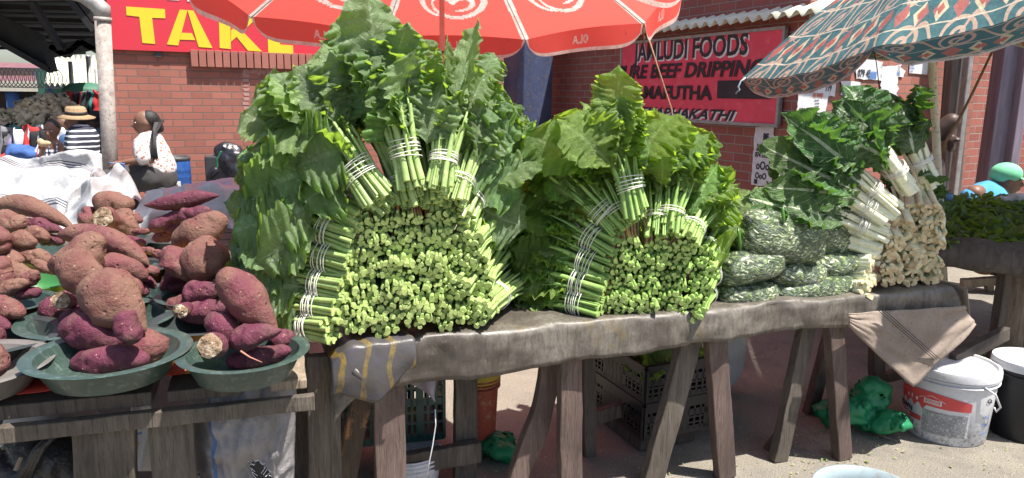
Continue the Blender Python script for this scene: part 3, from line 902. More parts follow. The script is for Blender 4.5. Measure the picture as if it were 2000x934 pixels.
BW = [(-72, 712, 268, 'bowl_brown', 'grey brown bowl cut off by the left edge, nearest the viewer'),
      (213, 684, 284, 'bowl_teal', 'teal bowl at the front holding the tallest knobbly heap, second from the left edge'),
      (476, 684, 250, 'bowl_teal', 'teal bowl at the front corner holding the torn white potato'),
      (-30, 655, 240, 'bowl_black', 'dark bowl behind the grey brown bowl at the left edge'),
      (192, 618, 266, 'bowl_teal', 'teal bowl just behind the tallest front heap'),
      (404, 622, 206, 'bowl_black', 'dark bowl behind the front corner bowl, holding the double potato'),
      (10, 588, 160, 'bowl_teal', 'teal bowl near the left edge in the third row'),
      (238, 574, 176, 'bowl_teal', 'teal bowl under the arched long potato'),
      (395, 574, 170, 'bowl_teal', 'teal bowl under the wide lumpy potato beside the greens'),
      (70, 548, 140, 'bowl_green', 'bright green bowl behind the third row at the left'),
      (250, 520, 150, 'bowl_black', 'dark bowl behind the arched long potato'),
      (385, 512, 160, 'bowl_teal', 'teal bowl in the fifth row close to the greens'),
      (55, 492, 165, 'bowl_teal', 'teal bowl under the far left heap with the drooping potato'),
      (226, 470, 160, 'bowl_teal', 'teal bowl of the far middle heap in front of the white sack'),
      (360, 462, 140, 'bowl_black', 'dark bowl of the far right heap with the pointed long potato')]
for i, (x, y, w_, m_, lb) in enumerate(BW): bowl(x, y, w_, M[m_], lb, zb=[.757, .781, .775, .756, .757, .760, .770, .758, .772, .757, .770, .758, .757, .758, .772][i])

PT = [ # cx, cy, L, W, angle, depth, label, kwargs
 # front bowl, tallest heap
 (120, 700, 80, 62, 30, 2.02, 'small purple sweet potato at the left inside the tallest front heap', dict(mat=1)),
 (215, 705, 150, 62, 6, 1.96, 'purple sweet potato lying lowest across the tallest front heap', dict(mat=1)),
 (280, 680, 74, 80, 80, 2.04, 'upright sweet potato at the right end of the tallest front heap', dict(mat=0)),
 (180, 652, 122, 68, -15, 2.00, 'plump purple sweet potato in the lower middle of the tallest front heap', dict(mat=1)),
 (225, 596, 150, 112, -38, 2.02, 'big knobbly sweet potato crowning the tallest front heap', dict(mat=2, lump=.16, shape='pear')),
 (250, 640, 66, 52, -60, 1.93, 'stubby knob shaped sweet potato on the face of the tallest front heap', dict(mat=1, lump=.14)),
 (172, 540, 120, 80, -58, 2.16, 'knobbly upright sweet potato leaning behind the crown of the front heap', dict(mat=2, lump=.16)),
 # front corner bowl
 (487, 590, 160, 92, -48, 2.02, 'big smooth pear shaped sweet potato on top of the front corner bowl', dict(mat=0, shape='pear', lump=.05)),
 (440, 645, 86, 56, -52, 2.00, 'small oval sweet potato left of the pear shaped one', dict(mat=1, lump=.06)),
 (500, 655, 100, 52, 12, 1.96, 'tapered purple sweet potato with a root tail under the pear shaped one', dict(mat=1, shape='taper', ang2=0)),
 (505, 694, 125, 40, 10, 2.0, 'dark purple sweet potato flat in the front corner bowl', dict(mat=1)),
 (553, 663, 46, 40, 40, 2.08, 'stubby dark sweet potato end at the right of the front corner bowl', dict(mat=1)),
 # left front cut bowl
 (-22, 700, 80, 60, -35, 1.86, 'sweet potato end poking in at the left edge of the nearest bowl', dict(mat=0)),
 (-30, 660, 70, 60, 10, 2.1, 'sweet potato at the left edge inside the dark second row bowl', dict(mat=1)),
 # second bowl behind
 (155, 500, 110, 76, 35, 2.42, 'rounded sweet potato high in the heap behind the tallest front one', dict(mat=2, lump=.13)),
 (110, 600, 70, 40, 25, 2.35, 'thin dark sweet potato low at the left of the second row heap', dict(mat=1)),
 (165, 618, 90, 46, 10, 2.28, 'dark sweet potato lying low in the second row bowl', dict(mat=1)),
 (232, 560, 90, 60, -40, 2.4, 'sweet potato wedged behind the knobbly crown', dict(mat=0)),
 # dark bowl behind corner
 (405, 608, 110, 44, 8, 2.35, 'long purple sweet potato lying across the dark second row bowl', dict(mat=1)),
 (358, 592, 60, 36, 20, 2.42, 'small pink sweet potato at the left of the dark second row bowl', dict(mat=0)),
 (395, 570, 74, 44, 8, 2.38, 'red sweet potato with a stub end above the dark second row bowl', dict(mat=1)),
 (405, 516, 84, 92, 20, 2.50, 'wide round sweet potato next to the greens', dict(mat=2, lump=.12)),
 (366, 515, 60, 84, 70, 2.52, 'folded sweet potato joined beside the wide round one', dict(mat=0, lump=.15)),
 (350, 545, 50, 50, -30, 2.6, 'dark round sweet potato under the folded one', dict(mat=1)),
 (345, 563, 60, 34, -20, 2.62, 'dark thin sweet potato low under the folded one', dict(mat=1)),
 (433, 556, 34, 26, 0, 2.42, 'tiny round sweet potato between two bowls near the greens', dict(mat=1)),
 (392, 455, 110, 62, 28, 2.9, 'broad dusty sweet potato leaning on the greens', dict(mat=2, lump=.14)),
 (330, 505, 66, 22, -18, 2.8, 'thin finger shaped sweet potato pointing left in the fifth row', dict(mat=0)),
 # arched long heap
 (205, 478, 176, 44, -18, 2.62, 'long arched sweet potato lying over the middle heap', dict(mat=0, shape='long', bend=24, lump=.06)),
 (243, 526, 90, 52, -18, 2.6, 'plump purple sweet potato under the arched one', dict(mat=0)),
 (290, 530, 40, 22, 0, 2.62, 'finger tip sweet potato at the right of the arched heap', dict(mat=0)),
 (262, 560, 60, 30, -20, 2.62, 'small dark sweet potato low under the arched heap', dict(mat=1)),
 (205, 545, 60, 40, 0, 2.68, 'dark sweet potato hidden low in the arched heap', dict(mat=1)),
 (290, 552, 34, 20, -30, 2.66, 'tiny sweet potato by the rim below the arched heap', dict(mat=1)),
 # far middle heap
 (222, 396, 74, 44, -8, 3.5, 'rounded sweet potato on top of the far middle heap', dict(mat=2)),
 (180, 425, 40, 44, 70, 3.5, 'upright sweet potato at the left of the far middle heap', dict(mat=0)),
 (245, 436, 60, 40, -50, 3.45, 'lumpy sweet potato at the right slope of the far middle heap', dict(mat=2)),
 (280, 452, 44, 14, 5, 3.4, 'thin pointed sweet potato at the right foot of the far middle heap', dict(mat=0, shape='taper')),
 (262, 425, 34, 20, -20, 3.5, 'small nub of sweet potato on the far middle heap', dict(mat=0)),
 (205, 455, 70, 24, 4, 3.5, 'dark sweet potato at the foot of the far middle heap', dict(mat=1)),
 (265, 470, 40, 18, -20, 3.35, 'short dark sweet potato beside the far middle bowl', dict(mat=1)),
 (290, 490, 36, 14, -5, 3.2, 'slim sweet potato near the rim of the dark rear bowl', dict(mat=0)),
 (262, 505, 50, 18, -12, 3.1, 'slim purple sweet potato lying in the dark rear bowl', dict(mat=1)),
 # far right heap
 (355, 392, 138, 34, 7, 3.3, 'long pointed purple sweet potato on top of the far right heap', dict(mat=1, shape='spindle', lump=.05)),
 (335, 427, 90, 36, 28, 3.3, 'dark brown dusty sweet potato under the pointed long one', dict(mat=1)),
 (380, 418, 62, 30, 10, 3.26, 'dark purple sweet potato with a nib under the pointed long one', dict(mat=1)),
 (365, 440, 80, 22, 14, 3.3, 'smooth purple sweet potato in the middle of the far right heap', dict(mat=1)),
 (330, 460, 60, 26, 8, 3.35, 'dark sweet potato low at the left of the far right heap', dict(mat=1)),
 # far left heap
 (70, 418, 160, 40, -18, 2.9, 'long drooping sweet potato curving over the far left heap', dict(mat=2, shape='taper', bend=20, lump=.05)),
 (22, 434, 56, 44, -15, 2.75, 'tan rounded sweet potato under the drooping one at the left', dict(mat=2)),
 (88, 442, 80, 26, -16, 2.85, 'dark purple pointed sweet potato under the drooping one', dict(mat=1, shape='taper')),
 (45, 470, 52, 36, -10, 2.7, 'dusty sweet potato with a hooked end in the far left heap', dict(mat=2)),
 (75, 458, 44, 30, -30, 2.75, 'small curved sweet potato in the far left heap', dict(mat=2)),
 (100, 468, 50, 24, -10, 2.9, 'dark sweet potato at the right of the far left heap', dict(mat=1)),
 (-4, 470, 50, 50, -40, 2.6, 'rounded sweet potato cut by the left edge in the far left heap', dict(mat=0)),
 (60, 500, 90, 34, -14, 2.7, 'forked dusty sweet potato at the foot of the far left heap', dict(mat=2)),
 (15, 508, 60, 34, 0, 2.62, 'brown sweet potato behind the pink one at the left edge', dict(mat=2)),
 (28, 530, 100, 34, -16, 2.5, 'dusty sweet potato lying over the green bowl', dict(mat=2)),
 (85, 522, 50, 20, -30, 2.65, 'thin branch of sweet potato above the green bowl rim', dict(mat=2)),
 # third row left
 (0, 535, 60, 46, -60, 2.4, 'pink smooth sweet potato at the left edge above the teal bowl', dict(mat=0)),
 (22, 562, 70, 32, 20, 2.38, 'tan pink sweet potato in the third row teal bowl', dict(mat=2)),
 (55, 572, 50, 24, 5, 2.4, 'dark sweet potato at the right of the third row teal bowl', dict(mat=1)),
 (55, 548, 50, 26, 40, 2.4, 'short upright sweet potato in the third row teal bowl', dict(mat=0)),
 (8, 605, 80, 44, -10, 2.25, 'purple sweet potato at the left edge in front of the third row bowl', dict(mat=0)),
 (-10, 632, 60, 30, -15, 2.2, 'dark sweet potato at the left edge below the purple one', dict(mat=1)),
]
for t in PT:
    kw = dict(t[7]); kw.pop('ang2', None)
    potato(*t[:7], **kw)
def cut_potato(cx, cy, wpx, Y, label, mat=1):
    """a thick broken sweet potato that shows its torn end to the viewer"""
    k = Y / FPX
    c = P(cx, cy, Y); n, seg = 10, 20
    ax = (-_f + V((random.uniform(-.2, .2), 0, random.uniform(-.1, .15)))).normalized()
    m = MB(); pts = [c - ax * (.10 - .10 * i / n) for i in range(n + 1)]
    rad = [wpx / 2 * k * math.sqrt(max(.02, 1 - (1 - i / n) ** 2.5)) * (1 + .04 * math.sin(i)) for i in range(n + 1)]
    m.tube(pts, rad, seg, cap=False); vs = m.v[0]
    for i in range(n + 1):
        for j in range(seg):
            cc = np.array(pts[i]); p = vs[i * seg + j]
            vs[i * seg + j] = cc + (p - cc) * (1 + .22 * noise.noise(V(p) * 25))
    o = m.build('sweet_potato', PM[mat], smooth=True)
    props(o, label, 'sweet potato', 'sweet potatoes heaped in bowls on the left table')
    ring = [V(vs[n * seg + j]) for j in range(seg)]; fm = MB(); r_ = []
    for rr in (1.0, .82, .6, .3):
        for p in ring: r_.append(c.lerp(p, rr * random.uniform(.94, 1.02)) + ax * ((1 - rr) * .008 + random.uniform(-.003, .005)))
    fs = [(i * seg + j, i * seg + (j + 1) % seg, (i + 1) * seg + (j + 1) % seg, (i + 1) * seg + j) for i in range(3) for j in range(seg)]
    fs.append(tuple(3 * seg + j for j in range(seg)))
    fm.add(r_, fs); fm.build('broken_end', M['flesh'], o, smooth=True)
cut_potato(410, 676, 54, 1.90, 'broken sweet potato with torn white flesh in the front corner bowl')
cut_potato(119, 585, 38, 2.22, 'broken sweet potato with torn flesh at the left of the second row heap')
cut_potato(200, 425, 44, 3.25, 'broken sweet potato showing a white torn end on the far middle heap', 0)
cut_potato(352, 608, 32, 2.2, 'broken pale sweet potato end in the dark second row bowl')
tl = MB(); tl.tube([P(470, 686, 1.88), P(488, 698, 1.87), P(512, 708, 1.86)], [.003, .0022, .001], 6)
props(tl.build('root_tail', M['tail'], smooth=True), 'thin loose root lying over the rim of the front corner bowl', 'root')
# ------------------------------------------------------------------ leaf greens
def leaf_mat(name, top, top2, vein, trans, tl=.42, water=.0, crinkle=.5, vscale=9.0, rough=.48, hole=True, vw=.05, sidew=.90):
    q = NT(name)
    uv0 = q.sep('UV')                                  # u along the leaf (its whole part is a number per leaf), v across (0..1)
    uv = [q.math('FRACT', uv0[0]), uv0[1]]
    rv = q.math('DIVIDE', q.math('FLOOR', uv0[0]), 9.0)
    av = q.math('ABSOLUTE', q.math('SUBTRACT', uv[1], .5))
    mid = q.math('LESS_THAN', av, q.math('MULTIPLY', q.math('SUBTRACT', 1.15, uv[0]), vw))
    ph = q.math('SINE', q.math('MULTIPLY', q.math('SUBTRACT', uv[0], q.math('MULTIPLY', av, .75)), vscale * 6.283))
    side = q.ramp(ph, [(sidew, 0), (min(1, sidew + .08), 1)])
    col = q.ramp(q.noise(7, 6, .65), [(.32, top), (.68, top2)])
    col = q.mix(q.ramp(q.noise(33, 5, .7), [(.35, .35), (.6, 0)]), col, tuple(x * .55 for x in top))
    col = q.mix(q.math('MULTIPLY', side, .6), col, vein)
    col = q.mix(mid, col, vein)
    if water: col = q.mix(q.ramp(q.noise(110, 2, .5), [(.66, 0), (.70, water)]), col, (.55, .62, .58))
    oi = q.n('ObjectInfo')
    hs = q.n('HueSaturation'); q.l(col, hs.inputs['Color'])
    q.l(q.math('ADD', q.math('ADD', q.math('MULTIPLY', oi.outputs['Random'], .30), .76), q.math('MULTIPLY', rv, .75)), hs.inputs['Value'])
    q.l(q.math('ADD', q.math('MULTIPLY', q.math('SINE', q.math('MULTIPLY', rv, 37.0)), .018), .5), hs.inputs['Hue'])
    q.l(q.math('ADD', q.math('MULTIPLY', q.math('SINE', q.math('MULTIPLY', rv, 71.0)), .12), .95), hs.inputs['Saturation'])
    col = hs.outputs[0]
    q.l(col, q.b.inputs['Base Color']); q.b.inputs['Roughness'].default_value = rough; q.b.inputs['Specular IOR Level'].default_value = .55
    h = q.math('ADD', q.math('MULTIPLY', side, .5), q.math('ADD', q.math('MULTIPLY', mid, .8), q.math('MULTIPLY', q.noise(42, 5, .75, None, .8), crinkle * 3)))
    bn = q.bump(h, 1.0, .009)
    tr = q.n('BsdfTranslucent'); tr.inputs[0].default_value = (*trans, 1)
    q.l(q.mix(q.math('MULTIPLY', side, .5), trans, tuple(min(1, x * 1.6) for x in trans)), tr.inputs[0])
    mx = q.n('MixShader'); mx.inputs[0].default_value = tl
    q.l(q.b.outputs[0], mx.inputs[1]); q.l(tr.outputs[0], mx.inputs[2]); q.l(mx.outputs[0], q.out.inputs[0])
    return q.m
M['leaf_turnip'] = leaf_mat('turnip_leaf', (.125, .20, .085), (.20, .295, .115), (.24, .34, .17), (.36, .56, .05), .46, water=.6, crinkle=.35)
M['leaf_mustard'] = leaf_mat('mustard_leaf', (.15, .26, .055), (.24, .38, .085), (.28, .42, .14), (.42, .62, .05), .5, crinkle=.9, vscale=12)
M['leaf_chard'] = leaf_mat('chard_leaf', (.060, .13, .045), (.12, .22, .075), (.55, .60, .42), (.16, .36, .03), .30, crinkle=.9, vscale=8, rough=.24, vw=.06, sidew=.93)
def stem_mat(name, a, b, rough=.38):
    q = NT(name)
    col = q.ramp(q.noise(34, 3, .5), [(.3, a), (.66, b)])
    col = q.mix(q.ramp(q.noise(60, 4, .7), [(.56, 0), (.70, .55)]), col, tuple(x * .5 for x in a))
    q.l(col, q.b.inputs['Base Color']); q.b.inputs['Roughness'].default_value = rough
    q.b.inputs['Subsurface Weight'].default_value = 0.0
    q.bump(q.noise(90, 3, .6, q.map((1, 1, 1))), .25, .003)
    return q.m
M['stem_green'] = stem_mat('green_stalk', (.24, .36, .11), (.37, .48, .18))
M['stem_cut'] = stem_mat('cut_stalk', (.28, .38, .09), (.56, .66, .24))
M['stem_mustard'] = stem_mat('mustard_stalk', (.19, .33, .08), (.30, .44, .13))
M['stem_mcut'] = stem_mat('mustard_cut', (.26, .37, .09), (.48, .60, .20))
M['stem_white'] = stem_mat('white_stalk', (.66, .68, .45), (.80, .80, .62))
M['stem_brown'] = stem_mat('browned_cut', (.38, .22, .11), (.74, .66, .42), .7)
M['string'] = pm('white_string', (.74, .72, .68), (.6, .58, .55), rough=.7)

def leaf(mb, base, d, nrm, L, W, kind, curl=.6, uv_=True):
    """a leaf blade: base point, direction, face normal, length, width"""
    nu, nv = (40, 6) if L > .13 else (14, 4)
    d = V(d).normalized(); nrm = V(nrm); nrm = (nrm - d * nrm.dot(d)).normalized(); side = d.cross(nrm)
    u = np.linspace(0, 1, nu + 1)[:, None] * np.ones((1, nv * 2 + 1)); v = np.linspace(-1, 1, nv * 2 + 1)[None, :] * np.ones((nu + 1, 1))
    ph = rng.uniform(0, 6.28, 6)
    if kind == 'turnip':
        w0 = np.where(u < .22, .10 + .9 * np.clip((u - .02) / .2, 0, 1) ** 2 * .35, 0) + np.where(u >= .22, .41 + .59 * np.sin(np.pi * np.clip((u - .22) / .78, 0, 1) ** .85) ** .7, 0)
        w0 = w0 * (1 - np.clip((u - .86) / .14, 0, 1) ** 2.2 * .92)
        lobe = .055 * np.sin(u * 16 + ph[0] + np.sign(v)) + .035 * np.sin(u * 37 + ph[1] * np.sign(v)) + .022 * np.sin(u * 88 + ph[2])
        ruf, rf = .12, 3.6
    elif kind == 'mustard':
        w0 = .10 + .95 * np.sin(np.pi * np.clip(u, 0, 1) ** 1.25 * .93) ** .8
        w0 = w0 * (1 - np.clip((u - .84) / .16, 0, 1) ** 2.2 * .92)
        lobe = .035 * np.sin(u * 27 + ph[0] + np.sign(v)) + .035 * np.sin(u * 70 + ph[1] * np.sign(v)) + .02 * np.sin(u * 110 + ph[2])
        ruf, rf = .13, 4.4
    else:
        w0 = .14 + .9 * np.sin(np.pi * np.clip(u, 0, 1) ** 1.05 * .95) ** .75
        w0 = w0 * (1 - np.clip((u - .86) / .14, 0, 1) ** 2 * .9)
        lobe = .05 * np.sin(u * 21 + ph[0] + np.sign(v)) + .03 * np.sin(u * 50 + ph[1])
        ruf, rf = .15, 3.8
    w = W / 2 * w0 * (1 + lobe * np.abs(v) ** 2 * 1.6)
    x = v * w
    crook = rng.uniform(-.12, .12) * L
    a = curl * u
    along = L * np.where(np.abs(a) > 1e-3, np.sin(a) / max(abs(curl), 1e-3) * np.sign(curl), u)
    dropn = -L * (1 - np.cos(a)) / max(abs(curl), 1e-3) * np.sign(curl)
    cup = rng.uniform(-.25, .45)
    z = dropn + np.abs(x) * cup + W * ruf * .55 * np.abs(v) ** 1.6 * np.sin(u * rf * 6.28 + ph[3] * np.sign(v + 1e-6) + v) \
        + W * ruf * .55 * np.abs(v) ** 1.5 * np.sin(u * rf * 13.5 + ph[4] * np.sign(v + 1e-6) + 2 * v) + W * .022 * np.sin(u * 19 + v * 5 + ph[0]) * np.sin(v * 8 + u * 6 + ph[1]) + W * .045 * np.sin(u * 5 + ph[5] + v * 2.4) + W * .025 * np.sin(u * 47 + v * 9 + ph[2]) * np.abs(v)
    along = along + .035 * L * np.sin(v * 3 + u * 9 + ph[1]) * np.abs(v) - np.abs(v) * .04 * L * (u > .3)
    x = x + crook * u * u
    b = np.array(base); D, S_, N_ = np.array(d), np.array(side), np.array(nrm)
    tw_ = rng.uniform(-.9, .9) * u + rng.uniform(-.2, .2)
    x, z = x * np.cos(tw_) - (z - dropn) * np.sin(tw_) * .0 - x * 0, z + x * np.sin(tw_)
    pts = b + along[..., None] * D + x[..., None] * S_ + z[..., None] * N_
    m = nv * 2 + 1
    fs = [(i * m + j, i * m + j + 1, (i + 1) * m + j + 1, (i + 1) * m + j) for i in range(nu) for j in range(nv * 2)]
    uv = np.stack([u * .998 + .001 + int(rng.integers(0, 10)), v / 2 + .5], -1).reshape(-1, 2)
    mb.add(pts.reshape(-1, 3), fs, 0, uv)

KIND = {'turnip': ('leaf_turnip', 'stem_green', 'stem_cut', .0090, 1.0), 'mustard': ('leaf_mustard', 'stem_mustard', 'stem_mcut', .0085, 1.0), 'chard': ('leaf_chard', 'stem_white', 'stem_brown', .0150, .5)}
CPROF = [(1.15 * math.cos(a), math.sin(a)) for a in np.linspace(-.75, math.pi + .75, 8)] + [(.30, -.42), (-.30, -.42)]
def smooth(t): return t * t * (3 - 2 * t)
def bundle(ex, ey, es, tx, ty, ts, kind, label, group, n=22, rad=.052, nleaf=11, Lf=.24, Wf=.16, ties=(.30,), face=None, spread=1.0, flat=1.0, stemlen=.5, short=False, name='greens_bundle', lead=False):
    lm_, sm_, cm_, sr, sfl = KIND[kind]
    E, T = F(ex, ey, es), F(tx, ty, ts)
    ax = (T - E); Lt = ax.length; ax.normalize()
    ref = V((0, 0, 1)) if abs(ax.z) < .85 else -TN
    x = ax.cross(ref).normalized(); y = x.cross(ax).normalized()
    th = thing(name, E - y * rad, label, 'vegetable bundle', group)
    st = MB(); lf = MB()
    tie = .085
    ends = []
    k = 0
    while k < n:
        r_ = math.sqrt((k + .5) / n); a = k * 2.39996 + random.uniform(-.2, .2)
        px_, py_ = r_ * math.cos(a), r_ * math.sin(a) * flat
        k += 1
        p0 = E + x * (px_ * rad) + y * (py_ * rad) + ax * random.uniform(-.016, .016) * (1.2 if kind != 'chard' else 1.5)
        p1 = E + ax * tie + (x * px_ + y * py_) * (rad * .86)
        sp = 1.5 * spread
        p2 = E + ax * (Lt * stemlen * .72) + (x * px_ + y * py_) * (rad * (1.0 + .10 * sp))
        p3 = E + ax * (Lt * stemlen * random.uniform(.95, 1.25)) + (x * px_ + y * py_) * (rad * (1.1 + .25 * sp)) - V((0, 0, .01))
        if short: pts = [p0, p1, p0.lerp(p2, .6)]
        else: pts = [p0, p0.lerp(p1, .5), p1, p2, p3]
        s0 = sr * random.uniform(.62, 1.32)
        rads = [s0 * 1.03, s0 * 1.0, s0 * .97, s0 * .8, s0 * .5][:len(pts)]
        rot = random.uniform(0, 6.28) if kind != 'chard' else a + math.pi / 2 + random.uniform(-.5, .5)
        pr = CPROF if kind != 'chard' else [(1.15, -.1), (.85, .4), (.2, .62), (-.5, .58), (-1.1, .1), (-.9, -.4), (-.1, -.5), (.7, -.48)]
        cr, sr_ = math.cos(rot), math.sin(rot)
        prof = [(p_ * cr - q_ * sr_, p_ * sr_ + q_ * cr) for p_, q_ in pr]
        b0 = st.n
        st.tube(pts, rads, prof=prof, cap=True, mi=0, capmi=1, up=y)
        ends.append((p3, (p3 - p2).normalized(), px_, py_))
    # ties: loops of string round the stalks
    if ties:
        sg_ = MB()
        for tf in ties:
            tt = Lt * tf * .5 if tf < 2 else tf - 2
            for q_ in range(3):
                tt = min(tt, .19); c = E + ax * (tt + q_ * .009 + random.uniform(-.004, .004)); tl_ = random.uniform(-.3, .3)
                rr = rad * .93 + sr * .85
                loop = []
                for j in range(22):
                    a = j / 22 * 2 * math.pi
                    loop.append(c + x * (rr * math.cos(a)) + y * (rr * math.sin(a) * (flat * .9 + .1)) + ax * (tl_ * rr * .35 * math.cos(a + q_)))
                sg_.tube(loop, .0017, 5, closed=True)
        sg_.build('string', M['string'], th, smooth=True)
    # leaves
    camd = (CAM - T).normalized()
    for i in range(nleaf):
        p3, dd, px_, py_ = ends[(i * 7) % len(ends)]
        f_ = (i + .5) / nleaf
        az = i * 2.39996 + 1
        out = x * math.cos(az) + y * math.sin(az) * .8
        if i % 3 != 2: out = (out + camd * .9).normalized()
        dirn = (ax + out * random.uniform(.15, .5) * spread + V((0, 0, -.10)) ).normalized()
        L_ = Lf * random.uniform(.72, 1.1); W_ = Wf * random.uniform(.72, 1.1)
        if i % 5 == 4: e_ = .17 + L_ * .8; L_ *= .7; W_ *= .65
        else: e_ = Lt * (.62 + .40 * ((i * .618) % 1.0))
        bl = max(.15, e_ - L_ * .92)
        rr_ = rad * (1.0 + .5 * min(1, bl / max(Lt, .1)))
        base = E + ax * bl + (x * px_ + y * py_) * rr_ + out * .01
        # the last leaves reach the aimed tip
        if i < 3: base = T - ax * L_ * random.uniform(.8, 1.0) + out * rad * .8; dirn = (ax + out * .15 * spread).normalized()
        nn = (out + camd * random.uniform(.1, .8) + V((0, 0, .9)) + V((random.uniform(-.9, .9), random.uniform(-.7, .5), random.uniform(-.6, .4)))).normalized()
        dirn = (dirn + V((random.uniform(-.28, .28), random.uniform(-.25, .25), random.uniform(-.22, .22)))).normalized()
        leaf(lf, base, dirn, nn, L_, W_, kind, curl=random.uniform(-.25, 1.15))
        pr_ = sr * random.uniform(.42, .62); nn2 = (nn - dirn * nn.dot(dirn)).normalized()
        p2_ = E + ax * .15 + (x * px_ + y * py_) * rad
        if kind != 'chard' or i % 2: st.tube([p2_, p2_.lerp(base, .6) - nn2 * .003, base + dirn * L_ * .12 - nn2 * .003], [pr_ * 1.2, pr_, pr_ * .7], 5)
    st.build('stalks', [M[sm_], M[cm_]], th, smooth=True)
    if nleaf:
        lf.build('leaves', M[lm_], th, smooth=True, fix=False)
    return th, E, T, ax

def lone_leaf(th, bx, by, bs, tx, ty, ts, W, kind, curl=.3, tilt=0.35, stem=True, turn=0.0):
    """one big leaf drawn from its base to its tip, as a part of bundle th"""
    B_, T_ = F(bx, by, bs), F(tx, ty, ts)
    d = T_ - B_; L = d.length; d.normalize()
    camd = (CAM - B_).normalized()
    s = d.cross(camd).normalized()
    nn = (camd * math.cos(turn) + s * math.sin(turn) + V((0, 0, tilt))).normalized()
    m = MB(); leaf(m, B_, d, nn, L * 1.03, W, kind, curl)
    return m.build('leaf', M[KIND[kind][0]], th, smooth=True, fix=False)
ORDN = ['first', 'second', 'third', 'fourth', 'fifth', 'sixth', 'seventh', 'eighth']

# ---- the tall pile of turnip greens
G1 = 'turnip greens bundles in the tallest pile'
T1 = 'turnip'
b = {}
def B1(key, *a, **k):
    b[key] = bundle(*a, kind=T1, group=G1, **k)[0]
rows = [(628, 652, 935), (582, 668, 930), (537, 678, 922), (491, 688, 912), (448, 692, 903)]
for r_, (by, lx, rx) in enumerate(rows):
    xs = list(np.arange(lx + 42, rx + 1, 59))
    for c_, x_ in enumerate(xs):
        f_ = (x_ - 800) / 150.0
        yy = by - .085 * (x_ - 700) + random.uniform(-7, 7)
        last = c_ == len(xs) - 1
        bundle(x_ + random.uniform(-6, 6), yy, .0 + .014 * r_ + random.uniform(-.02, .02), x_ + 60 * f_ + (70 if last else 0), yy - 110, .62, T1,
               'turnip greens bundle end, %s from left in %s row up of the tallest pile' % (ORDN[c_], ORDN[r_]), G1,
               n=30, rad=.056, flat=.9, nleaf=8 if last else 4, ties=() if not last else (.5,), short=False, spread=.9)
side = [(650, 640, .02, 505, 620, .30, 'lowest'), (666, 603, .03, 470, 575, .32, 'second lowest'), (678, 562, .04, 455, 520, .34, 'third lowest'),
        (688, 514, .05, 452, 455, .34, 'fourth lowest'), (692, 466, .06, 452, 390, .34, 'fifth lowest'), (708, 430, .07, 480, 300, .32, 'sixth lowest')]
for i, (a0, a1, a2, a3, a4, a5, w_) in enumerate(side):
    bundle(a0, a1, a2, a3, a4, a5, T1, '%s of the turnip greens bundles pointing left, tied with white string' % w_, G1, n=24, rad=.050, nleaf=20, Lf=.23, Wf=.155, ties=(2.075, 2.10), stemlen=.55, spread=.8)
tops = [(740, 392, .02, 560, 150, .20, 'thick turnip greens bundle leaning left over the pile top', dict(n=26, rad=.056, ties=(.36, .5), nleaf=24)),
        (758, 405, .06, 520, 200, .30, 'turnip greens bundle tucked beneath the thick left leaning one', dict(nleaf=16)),
        (806, 366, .0, 745, 70, .14, 'turnip greens bundle standing nearly upright under the highest leaf', dict(n=20, rad=.047, ties=(.40, .52), nleaf=19)),
        (806, 398, .05, 700, 90, .24, 'turnip greens bundle behind the upright one under the highest leaf', dict(ties=(.3,), nleaf=19)),
        (857, 368, -.01, 895, 125, .12, 'pale stalked turnip greens bundle standing straight below the umbrella pole', dict(n=20, rad=.043, ties=(.38, .44), nleaf=10)),
        (852, 396, .05, 830, 150, .26, 'turnip greens bundle under the straight pale stalked one', dict(nleaf=17)),
        (889, 390, .02, 955, 175, .20, 'turnip greens bundle with blunt ends leaning right beside the pale stalked one', dict(n=18, rad=.043, ties=(.3,), nleaf=19)),
        (900, 425, .05, 1000, 230, .34, 'turnip greens bundle reaching right towards the blue pillar', dict(nleaf=19, ties=(.3,))),
        (915, 462, .07, 975, 300, .55, 'turnip greens bundle at the right shoulder of the tallest pile', dict(nleaf=17, ties=())),
        (925, 505, .07, 985, 380, .62, 'turnip greens bundle on the right flank, middle height of the tallest pile', dict(nleaf=16, n=28, rad=.055, ties=())),
        (935, 550, .06, 1000, 440, .66, 'turnip greens bundle on the right flank, low in the tallest pile', dict(nleaf=16, n=28, rad=.055, ties=())),
        (944, 596, .05, 1000, 520, .66, 'turnip greens bundle lowest on the right flank of the tallest pile', dict(nleaf=12, n=28, rad=.055, ties=()))]
TT = []
tops += [(780, 335, .26, 690, 125, .36, 'turnip greens bundle mostly hidden behind the upright one', dict(nleaf=22, ties=())), (850, 330, .28, 850, 165, .38, 'turnip greens bundle hidden behind the pale stalked one', dict(nleaf=22, ties=())),
         (905, 345, .28, 955, 235, .40, 'turnip greens bundle hidden behind the right leaning one', dict(nleaf=22, ties=())), (720, 380, .30, 600, 230, .42, 'turnip greens bundle hidden behind the thick left leaning one', dict(nleaf=22, ties=()))]
for t in tops:
    kw = dict(n=20, rad=.048, Lf=.23, Wf=.155, stemlen=.52, spread=.9); kw.update(t[7])
    TT.append(bundle(*t[:6], T1, t[6], G1, **kw)[0])
lone_leaf(TT[2], 745, 190, .08, 722, -12, .06, .22, T1, .1, turn=.2)
lone_leaf(TT[2], 770, 215, .06, 790, 50, .10, .17, T1, .4, turn=-.5)
lone_leaf(TT[3], 740, 235, .12, 640, 70, .10, .24, T1, .5, turn=.3)
lone_leaf(TT[2], 760, 260, .05, 690, 100, .06, .20, T1, .3)
lone_leaf(TT[4], 878, 250, .02, 935, 28, .04, .12, T1, .2, turn=-.6)
lone_leaf(TT[4], 865, 240, .03, 885, 70, .05, .09, T1, .2, turn=.7)
